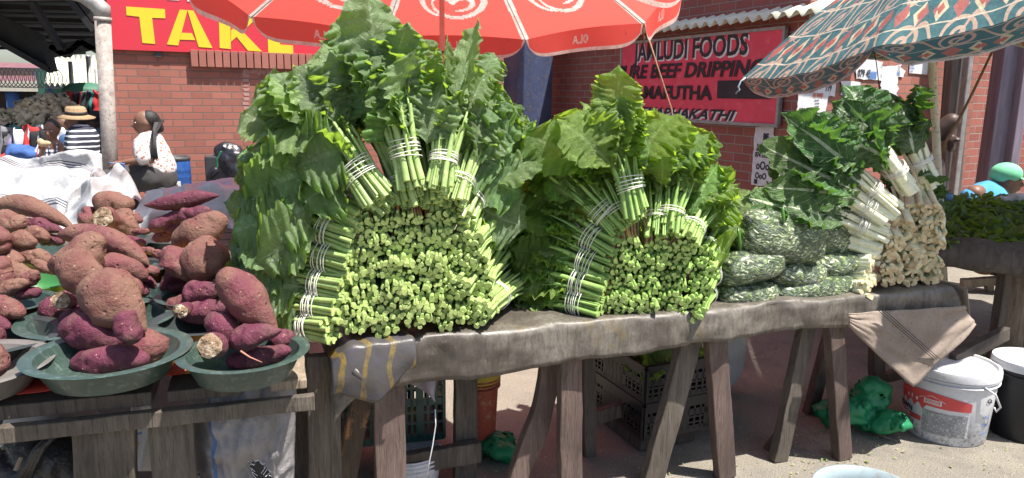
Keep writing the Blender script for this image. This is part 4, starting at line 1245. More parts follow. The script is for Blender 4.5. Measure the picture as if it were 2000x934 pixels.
lone_leaf(TT[4], 862, 160, .03, 838, 275, -.03, .17, T1, .5)
lone_leaf(TT[6], 905, 260, .08, 985, 140, .12, .20, T1, .7, turn=-.3)
lone_leaf(TT[6], 900, 300, .06, 960, 185, .05, .18, T1, .6)
lone_leaf(TT[0], 690, 300, .08, 560, 140, .10, .24, T1, .6)
lone_leaf(TT[0], 650, 260, .05, 515, 205, .08, .26, T1, .9, tilt=.5)
lone_leaf(TT[0], 690, 290, .04, 575, 320, .02, .26, T1, .6, tilt=.3)
lone_leaf(TT[1], 640, 240, .12, 590, 120, .14, .20, T1, .6)
lone_leaf(TT[1], 600, 300, .10, 470, 260, .12, .22, T1, .9, tilt=.5)
lone_leaf(TT[1], 680, 340, .06, 590, 385, .02, .22, T1, .4)
lone_leaf(TT[7], 930, 240, .12, 1010, 260, .10, .22, T1, .5, tilt=.3)
lone_leaf(TT[7], 900, 290, .08, 990, 330, .05, .24, T1, .5, tilt=.3)
lone_leaf(TT[8], 930, 330, .10, 1035, 380, .10, .22, T1, .5, tilt=.4)
lone_leaf(TT[9], 930, 400, .12, 1040, 455, .12, .22, T1, .5, tilt=.3)
lone_leaf(TT[3], 770, 300, .04, 760, 200, .05, .20, T1, .4)
lone_leaf(TT[5], 830, 270, .06, 800, 130, .10, .20, T1, .4, turn=.4)
for (i_, a_) in ((0, (600, 240, .12, 535, 135, .14, .20, T1, .5)), (1, (560, 260, .14, 470, 205, .16, .19, T1, .7)), (3, (700, 130, .16, 660, 30, .18, .15, T1, .4)), (2, (790, 140, .14, 812, 40, .14, .13, T1, .5)),
                  (6, (930, 180, .14, 968, 95, .16, .14, T1, .5)), (7, (960, 240, .16, 1020, 190, .18, .15, T1, .6)), (5, (830, 170, .2, 815, 75, .22, .13, T1, .4)), (1, (560, 200, .2, 500, 165, .2, .15, T1, .5))): lone_leaf(TT[i_], *a_, turn=random.uniform(-.6, .6))
LL = [c for c in COL.objects if c.get('label', '').endswith('pointing left, tied with white string')]
for (i, a) in ((5, (620, 330, .08, 455, 370, .10, .24, T1, .7)), (5, (600, 380, .08, 450, 340, .16, .22, T1, .8)), (4, (600, 420, .1, 436, 425, .12, .24, T1, .7)), (4, (620, 400, .08, 500, 440, .05, .24, T1, .5)),
               (3, (590, 470, .1, 432, 470, .15, .24, T1, .7)), (3, (620, 450, .06, 490, 500, .04, .22, T1, .4)), (2, (590, 510, .1, 440, 520, .16, .22, T1, .7)), (1, (600, 560, .1, 480, 560, .1, .22, T1, .5)), (0, (600, 600, .1, 500, 612, .1, .20, T1, .5))):
    lone_leaf(LL[i], *a, tilt=.45)

# ---- the middle pile of mustard greens
G2, T2 = 'mustard greens bundles in the middle pile', 'mustard'
for r_, (by, lx, rx) in enumerate([(594, 1178, 1378), (556, 1186, 1378), (520, 1192, 1376), (485, 1200, 1366)]):
    xs = list(np.arange(lx + 30, rx + 1, 49))
    for c_, x_ in enumerate(xs):
        f_ = (x_ - 1290) / 100.0
        last = c_ == len(xs) - 1
        yy = by + .03 * (x_ - 1200) + random.uniform(-5, 5)
        bundle(x_ + random.uniform(-4, 4), yy, .03 + .014 * r_ + random.uniform(-.02, .02) - .0002 * (x_ - 1200), x_ + 40 * f_ + (45 if last else 0), yy - 110, .60, T2,
               'mustard greens bundle end, %s from left in %s row up of the middle pile' % (ORDN[c_], ORDN[r_]), G2,
               n=26, rad=.052, flat=.9, nleaf=8 if last else 4, ties=() if not last else (.5,), spread=.9)
for i, (a0, a1, a2, a3, a4, a5, w_) in enumerate([(1172, 600, .05, 1015, 560, .36, 'lowest'), (1178, 566, .06, 985, 505, .40, 'second lowest'), (1190, 530, .07, 985, 440, .42, 'third lowest'),
                                                 (1197, 490, .08, 1000, 370, .42, 'fourth lowest'), (1214, 450, .08, 1035, 265, .34, 'fifth lowest')]):
    bundle(a0, a1, a2, a3, a4, a5, T2, '%s of the mustard greens bundles pointing left, tied with white string' % w_, G2, n=16, rad=.050, nleaf=20, Lf=.25, Wf=.16, ties=(2.07, 2.10), stemlen=.58, spread=.7)
TM = []
for t in [(1243, 420, .0, 1195, 190, .14, 'upright mustard greens bundle under the big glowing yellow green leaf', dict(n=18, rad=.048, ties=(.42, .54), nleaf=17)),
          (1222, 440, .07, 1115, 255, .30, 'mustard greens bundle fanning up left beside the upright one', dict(nleaf=19)),
          (1280, 458, .05, 1295, 285, .22, 'mustard greens bundle between the upright one and the right hand ones', dict(nleaf=19)),
          (1306, 448, .03, 1335, 275, .16, 'mustard greens bundle with a loose string tie, leaning right', dict(nleaf=19)),
          (1342, 468, .0, 1395, 350, .22, 'mustard greens bundle at the right top of the middle pile', dict(n=16, nleaf=19)),
          (1372, 500, .05, 1430, 420, .36, 'mustard greens bundle on the right flank touching the plastic bags', dict(nleaf=17)),
          (1378, 545, .06, 1425, 490, .40, 'mustard greens bundle low on the right flank of the middle pile', dict(nleaf=10))]:
    kw = dict(n=17, rad=.046, Lf=.25, Wf=.17, stemlen=.50, spread=.8, ties=(2.06,)); kw.update(t[7])
    TM.append(bundle(*t[:6], T2, t[6], G2, **kw)[0])
lone_leaf(TM[0], 1195, 260, .06, 1222, 132, .05, .17, T2, .1)
lone_leaf(TM[0], 1200, 330, .04, 1215, 200, .05, .19, T2, .2)
lone_leaf(TM[0], 1195, 320, .03, 1100, 230, .03, .19, T2, .5, tilt=.2)
lone_leaf(TM[0], 1225, 350, .02, 1285, 190, .02, .22, T2, .7, turn=-.5)
lone_leaf(TM[0], 1170, 250, .08, 1164, 165, .08, .06, T2, .2)
lone_leaf(TM[1], 1150, 330, .08, 1035, 245, .10, .20, T2, .5)
lone_leaf(TM[1], 1170, 300, .08, 1095, 215, .12, .17, T2, .5)
lone_leaf(TM[1], 1200, 300, .1, 1150, 190, .12, .15, T2, .6, turn=.5)
lone_leaf(TM[2], 1270, 310, .10, 1285, 205, .12, .15, T2, .5)
lone_leaf(TM[3], 1310, 340, .05, 1380, 235, .06, .18, T2, .5, turn=-.3)
lone_leaf(TM[3], 1300, 330, .08, 1330, 215, .10, .15, T2, .5, turn=.3)
lone_leaf(TM[3], 1295, 360, .02, 1290, 280, .02, .12, T2, .5, turn=.4)
lone_leaf(TM[4], 1360, 400, .06, 1425, 335, .08, .18, T2, .6)
lone_leaf(TM[4], 1350, 420, .05, 1400, 300, .08, .16, T2, .6)
lone_leaf(TM[5], 1385, 440, .10, 1435, 385, .10, .17, T2, .7)
lone_leaf(TM[5], 1385, 480, .06, 1430, 500, .03, .17, T2, .6)

# ---- the right pile of swiss chard
G3, T3 = 'swiss chard bundles in the right pile', 'chard'
C3 = [(1776, 372, .05, 1650, 195, .12, 'topmost left swiss chard bundle with a wide white midrib leaf', dict(n=14, ties=(.40, .46), nleaf=10)),
      (1814, 360, .07, 1745, 190, .16, 'topmost right swiss chard bundle standing near the white pole', dict(n=14, ties=(.44, .5), nleaf=17)),
      (1745, 408, .05, 1560, 250, .20, 'swiss chard bundle with pinkish ends under the topmost left one', dict(nleaf=13, ties=(.42, .5))),
      (1730, 430, .06, 1535, 300, .22, 'swiss chard bundle with creamy stalks just under the pinkish ended one', dict(nleaf=13, ties=(.36, .44))),
      (1722, 460, .07, 1520, 370, .26, 'swiss chard bundle above the plastic bags, string tied twice', dict(nleaf=13, ties=(.36, .44))),
      (1712, 488, .08, 1500, 425, .36, 'swiss chard bundle partly behind the upper plastic bags', dict(nleaf=8, ties=())),
      (1704, 516, .06, 1540, 500, .40, 'swiss chard bundle behind the middle plastic bag, second from the table', dict(nleaf=4, ties=())),
      (1698, 542, .05, 1560, 530, .40, 'swiss chard bundle resting behind the lower bags', dict(nleaf=3, ties=())),
      (1692, 562, .02, 1570, 556, .36, 'lowest left swiss chard bundle on the tarpaulin', dict(nleaf=3, ties=()))]
TC = []
for t in C3:
    kw = dict(n=17, rad=.048, Lf=.27, Wf=.18, stemlen=.52, spread=.5, flat=.8); kw.update(t[7])
    TC.append(bundle(*t[:6], T3, t[6], G3, **kw)[0])
for r_, (y_, xs) in enumerate([(538, (1735, 1778, 1815)), (508, (1740, 1782, 1820)), (478, (1748, 1788, 1822)), (447, (1765, 1802, 1824)), (415, (1785, 1820))]):
    for c_, x_ in enumerate(xs):
        bundle(x_ + random.uniform(-4, 4), y_ + random.uniform(-4, 4), .04 + .012 * r_ + random.uniform(-.035, .035), x_ - 30 + random.uniform(-30, 30), y_ - 60 + random.uniform(-50, 20), .50, T3,
               'browned chard bundle end, %s from left in %s row up of the right pile' % (ORDN[c_], ORDN[r_]), G3, n=16, rad=.050, nleaf=3, ties=(), spread=.5)
lone_leaf(TC[0], 1735, 300, .05, 1665, 195, .06, .17, T3, .5)
lone_leaf(TC[0], 1735, 310, .03, 1625, 255, .03, .18, T3, .5, tilt=.3)
lone_leaf(TC[1], 1765, 290, .08, 1700, 178, .10, .15, T3, .4)
lone_leaf(TC[1], 1785, 300, .05, 1765, 200, .06, .16, T3, .5)
lone_leaf(TC[1], 1800, 345, .05, 1855, 325, .03, .13, T3, 1.3, tilt=.2)
lone_leaf(TC[2], 1680, 340, .06, 1545, 235, .08, .18, T3, .6)
lone_leaf(TC[2], 1690, 330, .05, 1600, 230, .06, .16, T3, .6)
lone_leaf(TC[3], 1660, 370, .06, 1515, 290, .08, .18, T3, .6)
lone_leaf(TC[3], 1670, 390, .05, 1530, 345, .05, .17, T3, .6)
lone_leaf(TC[4], 1640, 420, .06, 1495, 375, .10, .17, T3, .6)
lone_leaf(TC[4], 1640, 430, .05, 1540, 395, .03, .15, T3, .6)
lone_leaf(TC[5], 1560, 430, .10, 1440, 395, .12, .16, T2, .7)
lone_leaf(TC[5], 1560, 420, .08, 1470, 375, .12, .15, T3, .7)
# ------------------------------------------------------------------ plastic bags of chopped greens
q = NT('bagged_greens')
vo = q.n('TexVoronoi', feature='F1'); vo.inputs['Scale'].default_value = 60
mp = q.map((1, 1, 3.2), (.4, .7, .2)); nd = q.noise(14, 3, .6)
vm = q.n('VectorMath', operation='ADD'); q.l(mp, vm.inputs[0]); cmb = q.n('CombineXYZ'); q.l(q.math('MULTIPLY', nd, .12), cmb.inputs[0]); q.l(q.math('MULTIPLY', nd, .2), cmb.inputs[2]); q.l(cmb.outputs[0], vm.inputs[1]); q.l(vm.outputs[0], vo.inputs['Vector'])
sepc = q.n('SeparateColor'); q.l(vo.outputs['Color'], sepc.inputs[0])
col = q.ramp(sepc.outputs[0], [(.15, (.02, .045, .012)), (.42, (.06, .115, .03)), (.78, (.19, .27, .07)), (.87, (.48, .54, .30)), (.97, (.62, .66, .45))])
col = q.mix(q.ramp(vo.outputs['Distance'], [(.35, 0), (.7, .7)]), col, (.02, .035, .015))
q.l(col, q.b.inputs['Base Color']); q.b.inputs['Roughness'].default_value = .5
q.b.inputs['Coat Weight'].default_value = .5; q.b.inputs['Coat Roughness'].default_value = .2
q.bump(q.math('ADD', q.noise(26, 6, .8, q.map((1, 1, 1), (.3, .2, .9)), 1.5), vo.outputs['Distance']), .7, .012)
M['bagged'] = q.m
q = NT('clear_film')
q.b.inputs['Base Color'].default_value = (.8, .85, .85, 1); q.b.inputs['Roughness'].default_value = .12
tp = q.n('BsdfTransparent'); mx = q.n('MixShader')
f = q.ramp(q.noise(16, 6, .8, None, 2.0), [(.52, .02), (.66, .20)])
q.l(f, mx.inputs[0]); q.l(tp.outputs[0], mx.inputs[1]); q.l(q.b.outputs[0], mx.inputs[2]); q.l(mx.outputs[0], q.out.inputs[0])
q.bump(q.noise(30, 5, .8, None, 1.5), .9, .01)
M['film'] = q.m
def bag(cx, cy, wpx, hpx, ang, s, label, dp=.085):
    c = F(cx, cy, s); k = (c - CAM).length / FPX
    a = R(ang); ex, ey = TV, V((0, 0, 1))
    ax = ex * math.cos(a) + ey * math.sin(a); ay = -ex * math.sin(a) + ey * math.cos(a); az = ax.cross(ay)
    A_, B_ = wpx / 2 * k * 1.10, hpx / 2 * k * 1.04
    th = thing('bag_of_greens', c - V((0, 0, B_)), label, 'bag', 'plastic bags of chopped greens beside the chard')
    def shp(grow, sd):
        m = MB(); nu, nv = 30, 24; vs, fs = [], []
        for i in range(nu + 1):
            t = -math.pi / 2 + math.pi * i / nu
            for j in range(nv):
                p = 2 * math.pi * j / nv
                cx_ = math.copysign(abs(math.sin(t)) ** .8, math.sin(t)); r_ = max(0, math.cos(t)) ** .38
                X = cx_ * A_; Y_ = math.copysign(abs(math.sin(p)) ** .85, math.sin(p)) * r_ * B_; Z_ = math.copysign(abs(math.cos(p)) ** .85, math.cos(p)) * r_ * dp
                v = c + ax * X + ay * Y_ + az * Z_
                nn = noise.noise(v * 13 + V((sd, 0, 0))) * .012 + noise.noise(v * 34) * .005
                vs.append(v + (v - c).normalized() * (nn + grow))
        for i in range(nu):
            for j in range(nv): fs.append((i * nv + j, i * nv + (j + 1) % nv, (i + 1) * nv + (j + 1) % nv, (i + 1) * nv + j))
        m.add(vs, fs); return m
    shp(0, cx).build('chopped_greens', M['bagged'], th, smooth=True)
    shp(.004, cx).build('film', M['film'], th, smooth=True)
    return th, c, A_, B_, ax, ay
for t in [(1455, 573, 110, 46, -2, .12, 'plastic bag of chopped greens lying lowest at the left on the tarpaulin'),
          (1583, 562, 158, 44, 3, .12, 'long plastic bag of chopped greens lying lowest at the right on the tarpaulin'),
          (1466, 517, 118, 62, 8, .11, 'plastic bag of chopped greens on the left, second layer, with a chilli'),
          (1553, 534, 96, 48, -6, .13, 'plastic bag of chopped greens in the middle of the second layer'),
          (1622, 515, 92, 42, 4, .16, 'plastic bag of chopped greens at the right of the second layer'),
          (1598, 448, 128, 84, -22, .20, 'plastic bag of chopped greens topmost on the right, against the chard'),
          (1524, 464, 160, 92, -10, .12, 'largest plastic bag of chopped greens, topmost on the left')]:
    bag(*t)
M['chilli'] = pm('green_chilli', (.05, .13, .02), (.08, .2, .03), rough=.25)
def chilli(pts, label):
    m = MB(); w3 = [F(*p) for p in pts]; m.tube(w3, [.0035, .0075, .0075, .003][:len(w3)], 8)
    props(m.build('green_chilli', M['chilli'], smooth=True), label, 'chilli', 'green chillies on the plastic bags')
chilli([(1530, 438, .04), (1530, 427, .04), (1529, 416, .05), (1529, 405, .05)], 'green chilli standing up from the largest plastic bag')
chilli([(1447, 490, .04), (1445, 475, .04), (1443, 458, .045), (1441, 445, .05)], 'green chilli standing up from the left second layer bag')
chilli([(1597, 420, .06), (1607, 408, .05), (1622, 399, .05), (1650, 393, .05)], 'curved green chilli bridging the topmost right bag and the chard')

# ------------------------------------------------------------------ red umbrella
q = NT('red_umbrella_cloth')
col = q.ramp(q.noise(1.6, 5), [(.3, (.74, .13, .11)), (.7, (.64, .11, .09))])
s_ = q.sep()
low = q.math('MULTIPLY', q.ramp(q.noise(40, 6, .75), [(.60, 0), (.70, .85)]), q.ramp(q.noise(3, 3), [(.42, 0), (.58, 1)]))
col = q.mix(low, col, (.16, .03, .03))
q.l(col, q.b.inputs['Base Color']); q.b.inputs['Roughness'].default_value = .7
tr = q.n('BsdfTranslucent'); tcol = q.mix(low, (1.0, .16, .13), (.25, .03, .03)); q.l(tcol, tr.inputs[0])
mx = q.n('MixShader'); mx.inputs[0].default_value = .40
q.l(q.b.outputs[0], mx.inputs[1]); q.l(tr.outputs[0], mx.inputs[2]); q.l(mx.outputs[0], q.out.inputs[0])
q.bump(q.noise(5, 5), .25, .02)
M['umb_red'] = q.m
M['umb_white'] = pm('umbrella_white', (.80, .76, .72), (.62, .52, .45), scale=12, rough=.7, transl=.45, c3=(.50, .36, .28))
M['pole_pink'] = pm('umbrella_pole', (.52, .30, .28), (.42, .24, .22), rough=.4)
UC = V((-.46, 4.85, 0)); UH = 2.11; UR = 1.50; UAP = .72
um = thing('market_umbrella', V((UC.x, UC.y, 0)), 'large red market umbrella with white swirling hearts, seen from below', 'umbrella')
def upt(a, r_, dz=0): return V((UC.x + UR * r_ * math.sin(a), UC.y + UR * r_ * math.cos(a), UH + UAP * (1 - r_ ** 1.25) + dz - .085 * UR * r_ * math.cos(a)))
A0 = R(22.5 - 1)
tips = [A0 + R(45) * k for k in range(8)]
def panel_pt(k, u, r_, dz=0, inset=0.0):      # u across the panel, r out
    a = upt(tips[k], r_, dz); b_ = upt(tips[k] + R(45), r_, dz)
    p = a.lerp(b_, u)
    p.z += .025 * math.sin(math.pi * u) * r_
    return p
def bez(p0, p1, p2, p3, n=14):
    return [tuple((1 - t) ** 3 * p0[j] + 3 * (1 - t) ** 2 * t * p1[j] + 3 * (1 - t) * t * t * p2[j] + t ** 3 * p3[j] for j in (0, 1)) for t in [i / n for i in range(n + 1)]]
outer = bez((-.20, .42), (-.62, .30), (-.70, -.42), (-.30, -.44)) + bez((-.30, -.44), (-.12, -.45), (-.04, -.30), (0, -.20))[1:] + bez((0, -.20), (.06, -.34), (.16, -.44), (.34, -.43))[1:] + bez((.34, -.43), (.72, -.38), (.66, .28), (.12, .46))[1:] + bez((.12, .46), (-.1, .50), (-.36, .30), (-.38, .02))[1:]
inner = bez((-.38, .02), (-.40, -.2), (-.20, -.28), (0, -.02)) + bez((0, -.02), (.14, -.26), (.40, -.22), (.36, .02))[1:] + bez((.36, .02), (.32, .16), (.2, .22), (.06, .24))[1:]
def near(pts, wid, X, Y_):
    """which grid points lie within a stroke of changing width"""
    hit = np.zeros(X.shape, bool); n = len(pts)
    for i in range(n - 1):
        (x0, y0), (x1, y1) = pts[i], pts[i + 1]; dx, dy = x1 - x0, y1 - y0; l2 = dx * dx + dy * dy + 1e-9
        t = np.clip(((X - x0) * dx + (Y_ - y0) * dy) / l2, 0, 1)
        hit |= np.hypot(X - x0 - t * dx, Y_ - y0 - t * dy) < wid((i + .5) / (n - 1)) / 2
    return hit
W1 = lambda t: .04 + .10 * math.sin(math.pi * min(1, t * 1.02)) ** .6
W2 = lambda t: .03 + .08 * math.sin(math.pi * t) ** .7
LET = [[(.5 + .32 * math.cos(a), .5 + .5 * math.sin(a)) for a in np.linspace(0, 6.283, 17)], [(1.15, 1.0), (1.15, 0.0), (1.75, 0.0)], [(1.95, 0), (2.35, 1.0), (2.75, 0)], [(2.12, .32), (2.58, .32)]]
for k in range(8):
    fine = k in (0, 1, 6, 7)
    N = 130 if fine else 40
    m = MB()
    m.grid(lambda u, v: panel_pt(k, u, .02 + .98 * v), N, N)
    c_ = (np.arange(N) + .5) / N
    U, Vv = np.meshgrid(c_, .02 + .98 * c_, indexing='ij')
    X = (U - .5) * Vv / .36; Y_ = (Vv - .78) / .21
    wh = near(outer, W1, X, Y_) | near(inner, W2, X, Y_) | (np.minimum(U, 1 - U) * Vv < .028)
    m.m = wh.astype(int).ravel().tolist()
    hang = .17
    def val(u, v):
        p = panel_pt(k, u, 1.0)
        e = 1 - abs(2 * u - 1) ** 7
        out = (V((p.x, p.y, 0)) - UC).normalized()
        return p - V((0, 0, hang * v * (.25 + .75 * e))) + out * (.012 * v * math.sin(u * 9 + k)) + (panel_pt(k, .5, 1) - p) * (.03 * v)
    NU, NV = (150, 26) if fine else (30, 12)
    m.grid(val, NU, NV)
    U, Vv = np.meshgrid((np.arange(NU) + .5) / NU, (np.arange(NV) + .5) / NV, indexing='ij')
    X = (U - .5) * UR * .765; Y_ = (1 - Vv) * hang
    wh = (Vv > .83) | (np.minimum(U, 1 - U) < .022)
    sx_ = -(X - .08) / .055; sy_ = (Y_ - .065) / .055           # mirrored when seen from below
    if fine:
        for st_ in LET: wh |= near(st_, lambda t: .22, sx_, sy_)
    m.m = m.m[:N * N] + wh.astype(int).ravel().tolist()
    m.build('canopy_panel', [M['umb_red'], M['umb_white']], um, smooth=True, fix=False)
for k in range(8):
    m = MB(); m.tube([upt(tips[k], r_, -.012) for r_ in (.03, .3, .6, .9, 1.0)], .003, 6)
    m.build('rib', M['grey_metal'], um, smooth=True)
    m = MB(); m.tube([V((UC.x, UC.y, UH + .12)), upt(tips[k], .5, -.02)], .004, 6)
    m.build('strut', M['dark_steel'], um, smooth=True)
m = MB(); m.tube([V((UC.x, UC.y, 0)), V((UC.x, UC.y, UH + UAP + .03))], .017, 14); m.build('pole', M['pole_pink'], um, smooth=True)
m = MB(); m.tube([V((UC.x, UC.y, 1.80)), V((UC.x, UC.y, 1.815))], .0185, 14); m.build('pole_joint', M['dark_steel'], um, smooth=True)
# rope from the right corner
M['rope'] = pm('brown_rope', (.32, .20, .12), (.22, .13, .08), scale=80, rough=.9, bump=.5, bscale=200)
tipR = upt(tips[1], 1.0)
m = MB()
e_ = P(1312, 215, tipR.y - .2)
m.tube([tipR + V((0, 0, -.01)), tipR.lerp(e_, .5) + V((0, 0, -.01)), e_, P(1322, 330, tipR.y - .3)], .006, 7)
m.tube([tipR, tipR + V((-.012, 0, -.05)), tipR + V((.005, 0, -.10)), tipR + V((.0, 0, -.13))], .006, 7)
m.build('rope', M['rope'], um, smooth=True)

# ------------------------------------------------------------------ patterned umbrella on the right
q = NT('patterned_cloth')
uv = q.sep('UV')
basec = q.ramp(q.noise(3, 4), [(.3, (.035, .10, .115)), (.7, (.065, .17, .175))])
# diamond band and curls, all printed on the cloth
cb = q.n('CombineXYZ'); q.l(q.math('MULTIPLY', uv[0], 6.0), cb.inputs[0]); q.l(q.math('MULTIPLY', uv[1], 4.0), cb.inputs[1])
fx = q.math('ABSOLUTE', q.math('SUBTRACT', q.math('FRACT', q.math('MULTIPLY', uv[0], 10)), .5))
bandc = q.math('FRACT', q.math('MULTIPLY', uv[1], 4.0))
fy = q.math('ABSOLUTE', q.math('MULTIPLY', q.math('SUBTRACT', bandc, .5), 1.75))
dia = q.math('LESS_THAN', q.math('ADD', fx, fy), .40)
dia2 = q.math('LESS_THAN', q.math('ADD', fx, fy), .20)
# spiral curls between the bands
gx = q.math('SUBTRACT', q.math('FRACT', q.math('MULTIPLY', uv[0], 4.0)), .5)
gy = q.math('MULTIPLY', q.math('SUBTRACT', q.math('FRACT', q.math('ADD', q.math('MULTIPLY', uv[1], 4.0), .5)), .5), 1.0)
rr = q.math('SQRT', q.math('ADD', q.math('MULTIPLY', gx, gx), q.math('MULTIPLY', gy, gy)))
an = q.math('ARCTAN2', gy, gx)
sp = q.math('SINE', q.math('ADD', q.math('MULTIPLY', rr, 34.0), an))
spm = q.math('MULTIPLY', q.math('GREATER_THAN', sp, .35), q.math('LESS_THAN', rr, .34))
wvx = q.math('ABSOLUTE', q.math('SUBTRACT', q.math('MULTIPLY', q.math('SINE', q.math('MULTIPLY', uv[0], 25.13)), .30), q.math('MULTIPLY', gy, 1.0)))
wvm = q.math('LESS_THAN', wvx, .05)
crl = q.math('MAXIMUM', spm, wvm)
lin = q.math('GREATER_THAN', q.math('ABSOLUTE', q.math('SUBTRACT', bandc, .5)), .485)
lin2 = q.math('LESS_THAN', q.math('ABSOLUTE', q.math('SUBTRACT', q.math('ABSOLUTE', q.math('SUBTRACT', bandc, .5)), .255)), .012)
cream = q.mix(q.noise(9, 2), (.46, .40, .30), (.42, .22, .18))
col = q.mix(crl, basec, cream)
col = q.mix(lin2, col, (.55, .47, .36))
col = q.mix(dia, col, q.mix(q.math('GREATER_THAN', q.math('SINE', q.math('MULTIPLY', uv[0], 40.8)), 0), (.52, .45, .30), (.34, .11, .10)))
col = q.mix(dia2, col, (.36, .10, .08))
q.l(col, q.b.inputs['Base Color']); q.b.inputs['Roughness'].default_value = .55
tr = q.n('BsdfTranslucent')
q.l(q.mix(q.math('MAXIMUM', crl, dia), (.10, .14, .07), (.42, .30, .12)), tr.inputs[0])
mx = q.n('MixShader'); mx.inputs[0].default_value = .15
q.l(q.b.outputs[0], mx.inputs[1]); q.l(tr.outputs[0], mx.inputs[2]); q.l(mx.outputs[0], q.out.inputs[0])
q.bump(q.noise(6, 6, .6, q.map((1, 3, 3), (0, .3, 0))), .5, .03)
M['pattern'] = q.m
pu = thing('market_umbrella', P(1826, 300, 3.3) * 1, 'green umbrella printed with cream curls and diamonds, tilted to the left', 'umbrella')
# rim corners (photo pixel, depth) and the top
APX = P(2160, -190, 2.95)
RIM = [P(1660, -60, 2.35), P(1452, 172, 2.62), P(1722, 118, 3.35), P(1948, 78, 3.85), P(2300, 40, 3.9), P(2600, 60, 3.3), P(2700, -60, 2.5), P(2200, -200, 2.0)]
RIM[1] = P(1450, 168, 2.75); RIM[2] = P(1700, 112, 2.45); 
def umb_panels(apx, rim, mat, hang=.09, sag=.05):
    n = len(rim)
    for k in range(n):
        a, b_ = rim[k], rim[(k + 1) % n]
        m = MB()
        def fn(u, v, a=a, b_=b_):
            e = a.lerp(b_, u); p = apx.lerp(e, .02 + .98 * v)
            p.z += .10 * math.sin(math.pi * v) - sag * math.sin(math.pi * u) * v * v
            p.z += .012 * noise.noise(V((u * 9, v * 2, k * 3)))
            return p
        m.grid(fn, 22, 22)
        def hg(u, v, a=a, b_=b_):
            p = fn(u, 1.0); return p - V((0, 0, hang * v * (.15 + .85 * (1 - abs(2 * u - 1) ** 5)))) + V((0, 0, .0)) + V((noise.noise(V((u * 8, v, k))) * .015 * v, noise.noise(V((u * 8, v + 5, k))) * .02 * v, 0))
        m2 = MB(); m2.grid(hg, 26, 5)
        for vs in m2.u: vs[:, 1] = 1 - .08 + vs[:, 1] * .30
        m.add(m2.v[0], m2.f, 0, m2.u[0])
        # u across the panel in units that keep the print even towards the top
        m.build('canopy_panel', mat, pu, smooth=True, fix=False)
        h = MB(); h.grid(lambda u, v: hg(u, .93 + .09 * v) - V((0, .002, 0)), 26, 1); h.build('edge_tape', M['umb_white'], pu, smooth=True, fix=False)
APX = P(1950, -175, 4.3)
RIM = [P(1450, 152, 4.3), P(1706, 92, 3.35), P(2250, -70, 2.62), P(2500, -80, 3.3), P(2560, 20, 4.3), P(2300, 55, 5.3), P(1945, 62, 5.4), P(1640, 85, 5.3)]
umb_panels(APX, RIM, M['pattern'], hang=.10)
for k, r_ in enumerate(RIM):
    m = MB(); m.tube([APX.lerp(r_, t) - V((0, 0, .02 - .09 * math.sin(math.pi * t))) for t in (.02, .3, .6, .85, 1.0)], .005, 6); m.build('rib', M['dark_steel'], pu, smooth=True)
M['pole_cream'] = pm('cream_painted_pole', (.72, .68, .56), (.60, .54, .42), scale=10, rough=.45, c3=(.35, .26, .16))
m = MB(); a_, b_ = P(1819, 90, 4.35), P(1830, 300, 4.3); dd = (b_ - a_).normalized()
m.tube([a_ - dd * .35, a_, b_, b_ + dd * (b_.z / abs(dd.z))], .022, 14); m.build('pole', M['pole_cream'], pu, smooth=True)
m = MB(); m.tube([P(1944, 88, 5.35), P(1905, 170, 5.2), P(1875, 230, 5.0), P(1848, 275, 4.8), P(1840, 300, 4.8)], .009, 7)
m.build('rope', M['rope'], pu, smooth=True)
m = MB(); m.tube([RIM[0] + V((.01, -.03, .0)), RIM[0] + V((-.015, -.03, -.02)), RIM[0] + V((-.03, -.03, -.05)), RIM[0] + V((-.02, -.03, -.065)), RIM[0] + V((-.04, -.03, -.09))], .005, 6)
M['blue_cord'] = pm('blue_cord', (.35, .55, .68), (.5, .45, .35), scale=40, rough=.8)
m.build('corner_tie', M['blue_cord'], pu, smooth=True)
m = MB(); m.tube([RIM[1], P(1712, 125, 3.4), P(1716, 160, 3.45), P(1718, 185, 3.45)], .0022, 5); m.build('dangling_wire', M['dark'], pu)
# ------------------------------------------------------------------ people
M['skin'] = pm('brown_skin', (.19, .095, .065), (.15, .075, .05), scale=12, rough=.5)
M['skin_dark'] = pm('dark_skin', (.065, .038, .03), (.05, .03, .024), scale=12, rough=.5)
M['hair'] = pm('black_hair', (.012, .011, .012), (.025, .022, .022), scale=60, rough=.55, bump=.6, bscale=160)
M['lips'] = pm('lips', (.20, .06, .055), (.17, .05, .045), rough=.4)
M['eye_white'] = pm('eye_white', (.62, .58, .54), (.6, .56, .5), rough=.3)
M['skirt'] = pm('charcoal_skirt', (.055, .052, .052), (.038, .036, .037), scale=7, rough=.85, bump=.5, bscale=12)
M['denim'] = pm('blue_cloth', (.05, .12, .28), (.04, .09, .2), rough=.8)
q = NT('floral_blouse')
vo = q.n('TexVoronoi'); vo.inputs['Scale'].default_value = 24; q.l(q.tc.outputs['Object'], vo.inputs['Vector'])
vo2 = q.n('TexVoronoi'); vo2.inputs['Scale'].default_value = 36; q.l(q.tc.outputs['Object'], vo2.inputs['Vector'])
col = q.mix(q.ramp(vo.outputs['Distance'], [(.28, 1), (.36, 0)]), (.58, .55, .55), (.30, .12, .09))
col = q.mix(q.ramp(vo2.outputs['Distance'], [(.20, 1), (.28, 0)]), col, (.28, .20, .22))
col = q.mix(q.ramp(vo.outputs['Distance'], [(.08, 1), (.12, 0)]), col, (.70, .42, .10))
q.l(col, q.b.inputs['Base Color']); q.b.inputs['Roughness'].default_value = .8; M['floral'] = q.m
